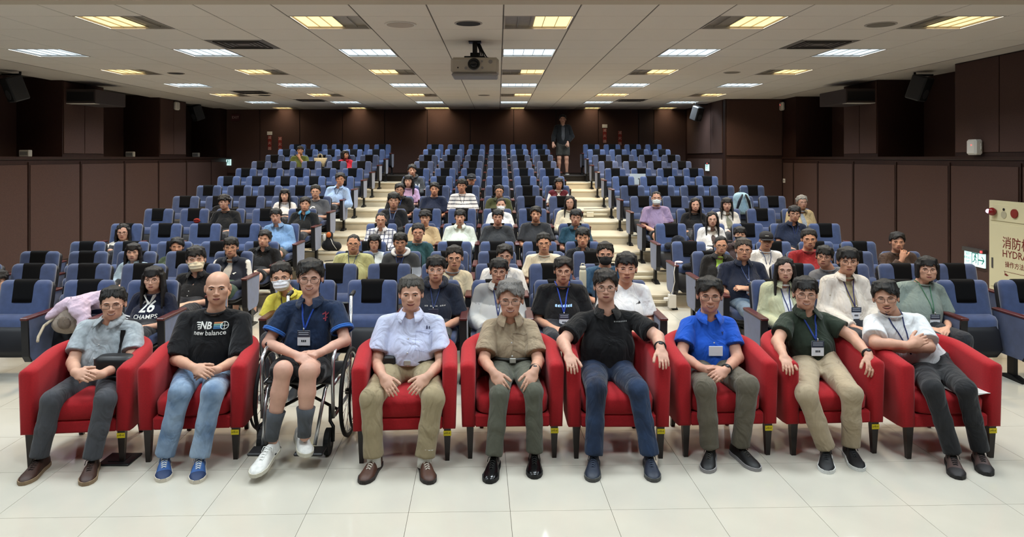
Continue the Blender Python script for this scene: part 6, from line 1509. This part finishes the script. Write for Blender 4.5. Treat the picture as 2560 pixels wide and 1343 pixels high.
aud('Z3', 1005, 110, 385, 2, 'C', 1, 'charcoal and grey hooded jacket', 'person with glasses in charcoal jacket with white hood', Jk('#34373b', '#1e2440', kind='hoodie_open', hood='#cfd0d0', extra=['#8f98a6'], matfn=lambda J: (lambda C: (C[:, 2] < J['neck'][2]-.16).astype(int)), open=(.045, .03)), ('bangs', '#100d0c'), glasses=rg_, skin='#a26e50', lanyard=('#2c3c6c', .2), badge=False)
aud('Z4', 665, 110, 400, 2, 'C', 4, 'cream tee', 'person with glasses in cream tee leaning sideways', T_('#d2cab6', loose=.02), ('short', '#12100e'), glasses=rg_, skin='#b98463', roll=-.06, vis=True)
aud('Z3', 645, 130, 370, 3, 'C', 0, 'white tee with bob hair', 'small person with black bob hair and glasses in white tee', T_('#ccd6da'), ('bob', '#0f0d0d'), glasses=ro_, fem=True, skin='#b58468')
aud('Z3', 1255, -20, 235, 3, 'C', 1, 'teal tee', 'person with glasses in teal tee', T_('#274a50'), ('short', '#14110f'), glasses=rg_, skin='#bb8163')
aud('Z4', 1205, 40, 320, 3, 'C', 5, 'black shirt below the stairs', 'person in black shirt with short fringe at the stair aisle', P_('#181a1f'), ('bangs', '#12100e'), skin='#b7805f')
aud('Y2', 1070, 1050, 1270, 4, 'C', 0, 'white plaid shirt', 'older person with browline glasses in white plaid shirt', dict(kind='shirt', color='#d5d3d4', sleeve=1.8, loose=.014, colfn=plaid), ('thin', '#17130f'), glasses=TH, skin='#a8714f')
aud('Y2', 1685, 1030, 1235, 4, 'C', 1, 'tan tee', 'person with curly hair and glasses in tan tee', T_('#bba27c'), ('curly', '#15110f'), glasses=ro_, skin='#bd8464')
aud('Y2', 2170, 1020, 1225, 4, 'C', 2, 'pale mint shirt', 'person with fringe in pale mint shirt', Sh('#cfd6cb', sleeve=1.8), ('bangs', '#15110f'), skin='#b98061')
aud('Y3', 470, 1010, 1230, 4, 'C', 3, 'charcoal tee with print', 'person with glasses in charcoal tee with white printed band', T_('#2f3134', loose=.02), ('bangs', '#0f0d0c'), glasses=ro_, skin='#b97f62', decal=lambda e, J: decal_poly(e, J, [[(-.08, .02), (.08, .016), (.08, -.02), (-.08, -.016)]], J['neck'][0], J['neck'][2]-.24, GW))
aud('Y3', 1000, 975, 1185, 4, 'C', 4, 'plain charcoal tee', 'person with tousled hair in plain charcoal tee', T_('#2c2d30', loose=.02), ('swept', '#120f0d'), skin='#a8704c')
aud('Y3', 1555, 1010, 1245, 4, 'C', 5, 'teal blue polo with layered hair', 'person with layered hair and glasses in teal blue polo', P_('#1f3f50'), ('bangs', '#14110f'), glasses=rg_, skin='#a36f55', roll=.05)
aud('Y2', 1250, 775, 1010, 5, 'C', 0, 'black open shirt with lanyard', 'person with thin glasses and necklace in black open shirt', Jk('#17181b', '#1b2036', kind='overshirt', collar=False), ('bowl', '#0e0c0b'), glasses=('rect', '#8a6a50'), lanyard=('#8090b0', .2), skin='#b07856')
aud('Y3', 515, 850, 1050, 5, 'C', 3, 'white tee and white mask', 'person in white tee and white face mask, hair tied back', T_('#dcdcdc'), ('pony', '#1a1412'), fem=True, mask='#dcdcdc', skin='#bb8a6e')
aud('Y3', 1475, 825, 1010, 5, 'C', 5, 'cream sweater with long hair', 'person with very long dark hair in cream sweater', dict(kind='sweater', color='#c9bfa9', sleeve=1.7, loose=.02), ('longpart', '#171312'), fem=True, glasses=ro_, skin='#b58468', yaw=-.1)
aud('Y2', 1330, 650, 835, 6, 'C', 0, 'black shirt with blue lanyard', 'person with glasses in black shirt with blue lanyard behind another', Sh('#15161a'), ('part', '#0f0d0c'), glasses=TH, skin='#b98367', lanyard=('#3a5db0', .2), badge=False)
aud('Y2', 1815, 640, 825, 6, 'C', 1, 'navy tee', 'person in plain navy tee with swept hair', T_('#1d2740', loose=.02), ('swept', '#13100e'), skin='#b57a58')
aud('Y2', 2195, 590, 785, 6, 'C', 2, 'white striped tee', 'person with glasses in white tee with dark stripes', dict(kind='tee', color='#e4e6ea', sleeve=.9, loose=.02, colfn=stripes), ('bangs', '#12100e'), glasses=ro_, skin='#b97c5c', lanyard=('#2b3040', .22), badge=False, roll=.06)
aud('Y3', 490, 675, 850, 6, 'C', 3, 'olive jacket', 'person with glasses in olive green jacket', Jk('#454a2f', '#3a3d28', open=(.035, .02)), ('short', '#120f0e'), glasses=TH, skin='#b98464')
aud('Y2', 1455, 530, 710, 7, 'C', 0, 'lilac tee', 'long-haired person in lilac tee near the left aisle', T_('#bfa3cf'), ('longbangs', '#120f10'), fem=True, skin='#cfa593', yaw=-.15)
def vest_fn(J): return None
aud('Y3', 1320, 570, 740, 7, 'C', 5, 'maroon patterned vest', 'person with bob hair in maroon vest over white tee', Jk('#5c1f2a', '#d8d6d2', kind='vest', tsl=.9) | dict(sleeve=.02), ('bob', '#171211'), fem=True, glasses=rg_, skin='#b47d60')
def en(e, J): decal_text(e, J, 'N', .12, J['neck'][0]+.11, J['neck'][2]-.19, GW, .02)
aud('Y2', 1505, 390, 555, 8, 'C', 0, 'dark grey hoodie printed N', 'person in dark grey hoodie with large white N print', dict(kind='hoodie', color='#3b3c3e', sleeve=1.9, loose=.018), ('swept', '#12100e'), skin='#b57c5c', decal=en, yaw=.1)
aud('Y2', 2330, 510, 690, 8, 'C', 2, 'black tee and black cap', 'person in black cap and dark printed tee', T_('#1b1a1c', loose=.02), ('crop', '#14110f'), cap=True, skin='#a8704f', decal=lambda e, J: decal_poly(e, J, [[(-.03, .01), (0, .02), (.03, .004), (.01, -.02), (-.02, -.012)]], J['neck'][0]+.04, J['neck'][2]-.16, mat('logo_grey')), wide=1.08)
# block by the hydrant-cabinet wall
aud('Y4', 340, 755, 960, 5, 'R', 0, 'lilac purple tee and mask', 'person in lilac purple tee, glasses and white face mask', T_('#8f7d9d', loose=.016), ('crop', '#131010'), mask='#cfd6d6', glasses=rg_, skin='#b07d62', vis=True, trousers=dict(color='#17171a', shorts=.75), bare_legs=True)
aud('Y4', 880, 850, 1050, 5, 'R', 1, 'black top with long hair', 'smiling person with long hair in black top', T_('#131315'), ('longpart', '#181210'), fem=True, mouth='smile', skin='#c08a6c')
aud('Y4', 1320, 845, 1045, 5, 'R', 2, 'white open shirt by the blue backpack', 'person with fringe in white open shirt before the blue backpack', Jk('#d6cfc6', '#7c7a68', open=(.045, .045)), ('longbangs', '#1c1614'), fem=True, skin='#bd8a70')
aud('Y4', 2365, 830, 1000, 5, 'R', 4, 'tan jacket with grey hair', 'grey-haired older person with glasses in tan jacket', Jk('#b49f78', '#9aa0a8', open=(.04, .03)), ('grey', '#8a8680'), glasses=rg_, skin='#a3765c', brow='#6a625c', yaw=.2)
aud('Y4', 1115, 1040, 1260, 4, 'R', 1, 'white cardigan with long black hair', 'person with long black hair and glasses in white cardigan', Jk('#d5d0cb', '#4a3a34', open=(.04, .03)), ('longpart', '#100d0d'), fem=True, glasses=ro_, skin='#b5886e')
aud('Y4', 2260, 960, 1190, 4, 'R', 3, 'navy polo with thin lanyard', 'person with glasses and moustache in navy polo', P_('#1b2338'), ('bangs', '#1b1613'), glasses=TH, skin='#b07b5c', lanyard=('#2e3d70', .2))
aud('Z5', 1165, 50, 235, 3, 'R', 1, 'black mask and fringe', 'person with fringe hidden behind black face mask', Jk('#3a2c2c', '#8c8c92'), ('bowl', '#141110'), fem=True, mask='#1c1c1e', skin='#c79a80')
aud('Z5', 905, 155, 415, 2, 'R', 0, 'lime green tee and black jacket', 'person with tied hair and glasses in lime tee and black jacket', Jk('#1f1f20', '#a9cf5a', open=(.06, .05), wr=.014), ('pony', '#141110'), fem=True, glasses=TH, skin='#bb876a')
aud('Z5', 1535, 85, 345, 2, 'R', 1, 'black cap and white tee', 'smiling person in black cap and white tee with lanyard', T_('#d9d9d9', loose=.016), ('crop', '#14110f'), cap=True, mouth='smile', skin='#b07a58', lanyard=('#33456e', .22), badge=False)
aud('Z5', 2130, 55, 345, 2, 'R', 2, 'red tee', 'person with glasses in red tee', T_('#8f2428', loose=.016), ('short', '#1d1815'), glasses=rg_, skin='#b57f60', wide=1.05, jaw=1.08)
aud('Z6', 800, 115, 360, 2, 'R', 4, 'brown sweater, chin on hand', 'person in brown sweater resting chin on hand by the wall', dict(kind='sweater', color='#4a3a32', sleeve=1.9, loose=.014), ('part', '#15110f'), pose='chin', chin_side=-1, vis=True, skin='#b58063')
aud('Z5', 1220, 185, 500, 1, 'R', 0, 'navy shirt with folded arms and badge', 'broad person with glasses in navy shirt with badge and folded arms', P_('#1a2236'), ('short', '#3a3532'), glasses=('rect', '#2d2622'), fat=1.1, jaw=1.15, skin='#b07a5c', lanyard=('#4a5a86', .19), badge=True, wide=1.12, girth=.125, belly=1.06, pose='cross', vis=True, badge_head='#8b9094', trousers=dict(color='#5f7286'))
aud('Z5', 2340, 295, 590, 1, 'R', 2, 'grey tee with bowl haircut', 'person with bowl haircut and glasses in grey tee peering sideways', T_('#6e6e72'), ('bowl', '#0f0d0c'), glasses=rg_, skin='#b57b5e', roll=.12, yaw=-.2)
def tri(e, J): decal_poly(e, J, [[(-.02, -.02), (.0, .025), (.015, -.005)], [(.002, -.02), (.02, -.02), (.012, .0)]], J['neck'][0]+.06, J['neck'][2]-.27, mat('logo_black', '#222225'))
aud('Z5', 1795, 450, 790, 0, 'R', 0, 'pale green overshirt with long hair', 'long-haired person with glasses in pale green overshirt and lanyard', Jk('#b3b596', '#d9d9d9', open=(.045, .045)), ('longpart', '#161211'), fem=True, glasses=rg_, skin='#b98d75', lanyard=('#26346e', .28), badge=False, decal=tri, yaw=-.05)
aud('Z6', 110, 310, 690, 0, 'R', 1, 'white hooded jacket with badge', 'person with round glasses in white zip jacket with lanyard badge', Jk('#d3cabf', '#9c8f6f', open=(.045, .02)), ('bowl', '#171311'), glasses=ro_, lanyard=('#3a3566', .25), skin='#b5805f', badge_text=True, badge_head='#4a4f60')
aud('Z6', 1215, 430, 795, 0, 'R', 2, 'grey green tee with green lanyard', 'person with round glasses and short hair in grey green tee', T_('#7b8780', loose=.024), ('bob', '#110e0e'), fem=True, glasses=ro_, fat=1.12, jaw=1.12, skin='#c08d70', lanyard=('#3f6b52', .24), badge_text=True, wide=1.22, girth=.125, vis=True)
finish_seats(OCC)
# ---------------------------------------------------------------- standing person at the back
d = 19.05; zf = row_z(13); X0 = X_at(1407, d)
J = dict(head=np.array([X0, d, zf+1.50]), R=head_rot(-.08, 0, 0), neck=np.array([X0, d+.02, zf+1.34]), pelvis=np.array([X0, d, zf+.86]), base=np.array([X0, d, zf]), hem=zf+.80)
for s_, sd in (('L', -1), ('R', 1)):
    J['sh'+s_] = np.array([X0+sd*.175, d, zf+1.30]); J['el'+s_] = np.array([X0+sd*.25, d-.02, zf+1.04])
    J['wr'+s_] = np.array([X0+(-.27 if sd < 0 else .12), d-.12, zf+(.86 if sd < 0 else .88)]); J['ha'+s_] = J['wr'+s_]+np.array([0, -.05, -.09])
    J['hip'+s_] = np.array([X0+sd*.09, d, zf+.82]); J['kn'+s_] = np.array([X0+sd*.10, d-.02, zf+.45]); J['an'+s_] = np.array([X0+sd*.11, d, zf+.09])
e = build_person(J, dict(label='person in dark jacket and shorts standing by the rear wall', top=Jk('#17181a', '#4c4d50', open=(.045, .05)), hair=('short', '#14110f'), skin='#a8785c', trousers=dict(color='#3b3a36', shorts=.85), bare_legs=True, bvh=False), (.009, .018, .017))
for s_ in 'LR': a = J['an'+s_]; shoe(e, J['P0'], np.array([a[0], a[1]+.09, 0]), np.array([a[0], a[1]-.19, 0]), zf, col='#1a1a1c', sole='#d0d0cc')
# ---------------------------------------------------------------- things left on the seats
def blob(name, prims, m, parent, h=.012, wr=.006, seed=1, P0=np.zeros(3)):
    g = make_grid([p for p, k in prims], h, .03)
    for p, k in prims: g.add(p, k)
    g.wrinkle(wr, 30, seed); V, Q = g.mesh(); return fast_obj(name, V-P0, Q, m, parent)
s0 = SEATS[(0, 'L', 3)].location; X, Y = s0.x+.03, s0.y
bp = empty('backpack', (X, Y-.30, .45)); P0 = np.array([X, Y-.30, .45]); tag(bp, 'beige backpack with side pocket on seat next to 26 CHAMPS person', 'backpack')
blob('bag_body', [(Cap((X-.06, Y-.30, .49), (X-.05, Y-.24, .60), .085, .08, (1, 0, 0), 1.6), .02)], cloth('#8f8276'), bp, P0=P0)
blob('pocket', [(Ell((X-.04, Y-.385, .52), (.06, .025, .06)), .01)], cloth('#6d6055'), bp, P0=P0)
MB().tube([(-.15, .02, .12), (-.2, -.1, .05), (-.21, -.16, -.03), (-.19, -.2, -.06)], .012, 6).build('strap', cloth('#b5a892'), bp, True)
jk = empty('pink_jacket', (X, Y-.2, .7)); P0 = np.array([X, Y-.2, .7]); tag(jk, 'pale lilac jacket draped over the beige backpack', 'jacket')
blob('drape', [(Cap((X-.10, Y-.2, .64), (X+.17, Y-.18, .68), .075, .085), .03), (Cap((X-.08, Y-.27, .66), (X-.20, Y-.34, .57), .06, .035), .04), (Cap((X+.06, Y-.31, .66), (X+.14, Y-.38, .52), .075, .06), .04), (Cap((X+.0, Y-.31, .68), (X+.05, Y-.37, .62), .05, .05), .04)], cloth('#c7b2c4'), jk, .010, .016, 4, P0)
m = MB()
for q in range(3): m.tube([(-.02+.05*q, -.115, .03), (-.01+.05*q, -.125, -.02), (.02+.05*q, -.12, -.07)], .004, 5)
m.build('drawstring', cloth('#5a4a58'), jk, True)
s0 = SEATS[(6, 'R', 3)].location; X, Y, Z = s0.x-.02, s0.y-.22, s0.z; bp = empty('backpack', (X, Y, Z+.5)); P0 = np.array([X, Y, Z+.5]); tag(bp, 'light blue backpack with black straps propped on a seat', 'backpack')
Xb, Yb = X_at(1857, row_d(6)-.3), Y-.05; zb = H_CAM-(506-CY)*(row_d(6)-.3)/F_PX
blob('bag_body', [(Cap((Xb+.01, Yb, zb-.11), (Xb-.02, Yb, zb+.09), .10, .085, (1, 0, 0), 1.65), .02)], cloth('#9cc0d8'), bp, .013, .006, 2, P0)
for dx, c in ((-.09, '#1d2230'), (.07, '#17181c')):
    MB().tube([(Xb+dx*.3-P0[0], Yb-.10-P0[1], zb+.14-P0[2]), (Xb+dx-P0[0], Yb-.125-P0[1], zb+.02-P0[2]), (Xb+dx*1.6-P0[0], Yb-.12-P0[1], zb-.16-P0[2])], [.014, .026, .016], 8).build('strap', cloth(c), bp, True)
MB().tube([(Xb-.06-P0[0], Yb-P0[1], zb+.18-P0[2]), (Xb-.02-P0[0], Yb-P0[1], zb+.205-P0[2]), (Xb+.03-P0[0], Yb-P0[1], zb+.18-P0[2])], .008, 6).build('handle', cloth('#3a4a60'), bp, True)
s0 = SEATS[(11, 'L', 2)].location; tb = empty('tote_bag', (s0.x, s0.y-.2, s0.z+.5)); tag(tb, 'cream tote bag standing on a seat between olive and red persons', 'bag')
zt_ = H_CAM-(405-CY)*(s0.y-.2)/F_PX-s0.z-.5; ring_loft(MB(), [(0, 0, zt_-.12, .10, .05, 4), (0, 0, zt_+.0, .135, .06, 4), (.01, 0, zt_+.10, .16, .05, 4)], 18).build('bag_body', cloth('#bfb69c'), tb, True)
for dy in (-.045, .045): MB().tube([(-.06, dy, zt_+.09), (-.04, dy, zt_+.17), (.0, dy, zt_+.2), (.04, dy, zt_+.17), (.05, dy, zt_+.09)], .008, 6).build('handle', cloth('#a79e86'), tb, True)
# laptop on the rear right block
q = W(1594, 447, row_d(9)-.42); lp = empty('laptop', (q[0], q[1], q[2]-.12)); tag(lp, 'silver laptop open on a seat row in hydrant-side block', 'laptop')
o = MB().box((-.17, -.003, 0), (.17, .003, .225), bev=.002).build('lid', mat('laptop_silver', '#c9d3da', rough=.35, metal=.3), lp); MB().ell((.02, -.004, .12), (.016, .002, .014), 12, 8).build('logo_mark', mat('logo_dark', '#4a5058'), o, True)
MB().box((-.17, .0, -.012), (.17, .23, .0), bev=.003).build('keyboard_base', mat('laptop_silver'), lp)
MB().box((-.19, -.03, -.03), (.19, .27, -.013), bev=.004).build('writing_tablet', M_redwood, lp)
# bottle between seats
q = W(1457, 692, row_d(1)-.28); wb = empty('water_bottle', (q[0], q[1], .585)); tag(wb, 'tall cream water bottle with loop lid on a centre armrest', 'bottle')
ring_loft(MB(), [(0, 0, 0, .034, .034, 2), (0, 0, .02, .037, .037, 2), (0, 0, .2, .037, .037, 2), (0, 0, .225, .03, .03, 2)], 20).build('flask', mat('bottle_cream', '#c9c4ae', rough=.35), wb, True)
ld_ = MB(); ring_loft(ld_, [(0, 0, .225, .031, .031, 2), (0, 0, .255, .031, .031, 2), (0, 0, .26, .024, .024, 2)], 20).build('lid', mat('bottle_lid', '#d8d4c4', rough=.4), wb, True)
MB().tube([(-.02, 0, .26), (-.012, 0, .285), (.012, 0, .285), (.02, 0, .26)], .006, 6).build('loop', mat('bottle_lid'), wb, True)
# bags at the left aisle
sx = SEATS[(4, 'L', 4)].location; q = on_floor(826, 627, row_z(6)); ab = empty('shoulder_bag', (q[0], q[1], row_z(6))); P0 = np.array([q[0], q[1], row_z(6)]); tag(ab, 'black bag with orange lining on the left aisle step', 'bag')
blob('bag_body', [(Cap(P0+[-.06, 0, .09], P0+[.10, .02, .07], .085, .075), .02), (Cap(P0+[-.03, 0, .1], P0+[-.01, .03, .26], .07, .05), .03)], cloth('#17171a'), ab, .014, .008, 3, P0)
MB().ell((-.02, -.03, .26), (.04, .035, .045), 14, 8).build('lining', mat('orange_lining', '#b5571d', rough=.7), ab, True); MB().ell((-.09, -.04, .22), (.03, .03, .06), 12, 8).build('pocket', mat('pocket_white', '#cfcfcb'), ab, True)
MB().tube([(.02, -.06, .2), (.06, -.09, .12), (.12, -.08, .03)], .004, 5).build('cord', M_white, ab, True)
s0 = SEATS[(5, 'L', 1)].location; q = W(492, 552, s0.y-.12); rp = empty('red_pouch', q); MB().ell((0, 0, 0), (.055, .03, .04), 14, 10).build('case', cloth('#8a241c'), rp, True); MB().box((-.045, -.031, .01), (.045, -.024, .016)).build('zip', M_black, rp); tag(rp, 'small red pouch on an empty seat beside round-glasses black tee person', 'pouch')
for (k, blk, j, dz, lab, c) in ((3, 'R', 0, .0, 'black jacket heaped on the aisle seat in front of white cardigan person', '#1a1b20'), (4, 'R', 0, .0, 'dark jacket folded on the aisle seat below the purple tee person', '#20222a'), (10, 'C', 1, .02, 'dark folded jacket on a centre rear seat', '#23262f'), (6, 'L', 1, 0, 'black bag hung behind the round-glasses black tee person', '#151518')):
    s0 = SEATS[(k, blk, j)].location; q = np.array([s0.x+.02, s0.y-.26, s0.z+.54]); ob_ = empty('folded_jacket', q); blob('cloth_heap', [(Cap(q+[-.12, .04, -.02], q+[.12, .04, .0], .05, .06), .03), (Ell(q+[.04, .06, .07], (.1, .05, .07)), .03)], cloth(c), ob_, .015, .014, k, q)
    MB().tube([(-.08, -.02, .03), (.0, -.03, .06), (.09, -.02, .02)], .008, 6).build('fold', cloth(c), ob_, True); tag(ob_, lab, 'jacket')
print('script seconds', round(time.time()-T0, 1))
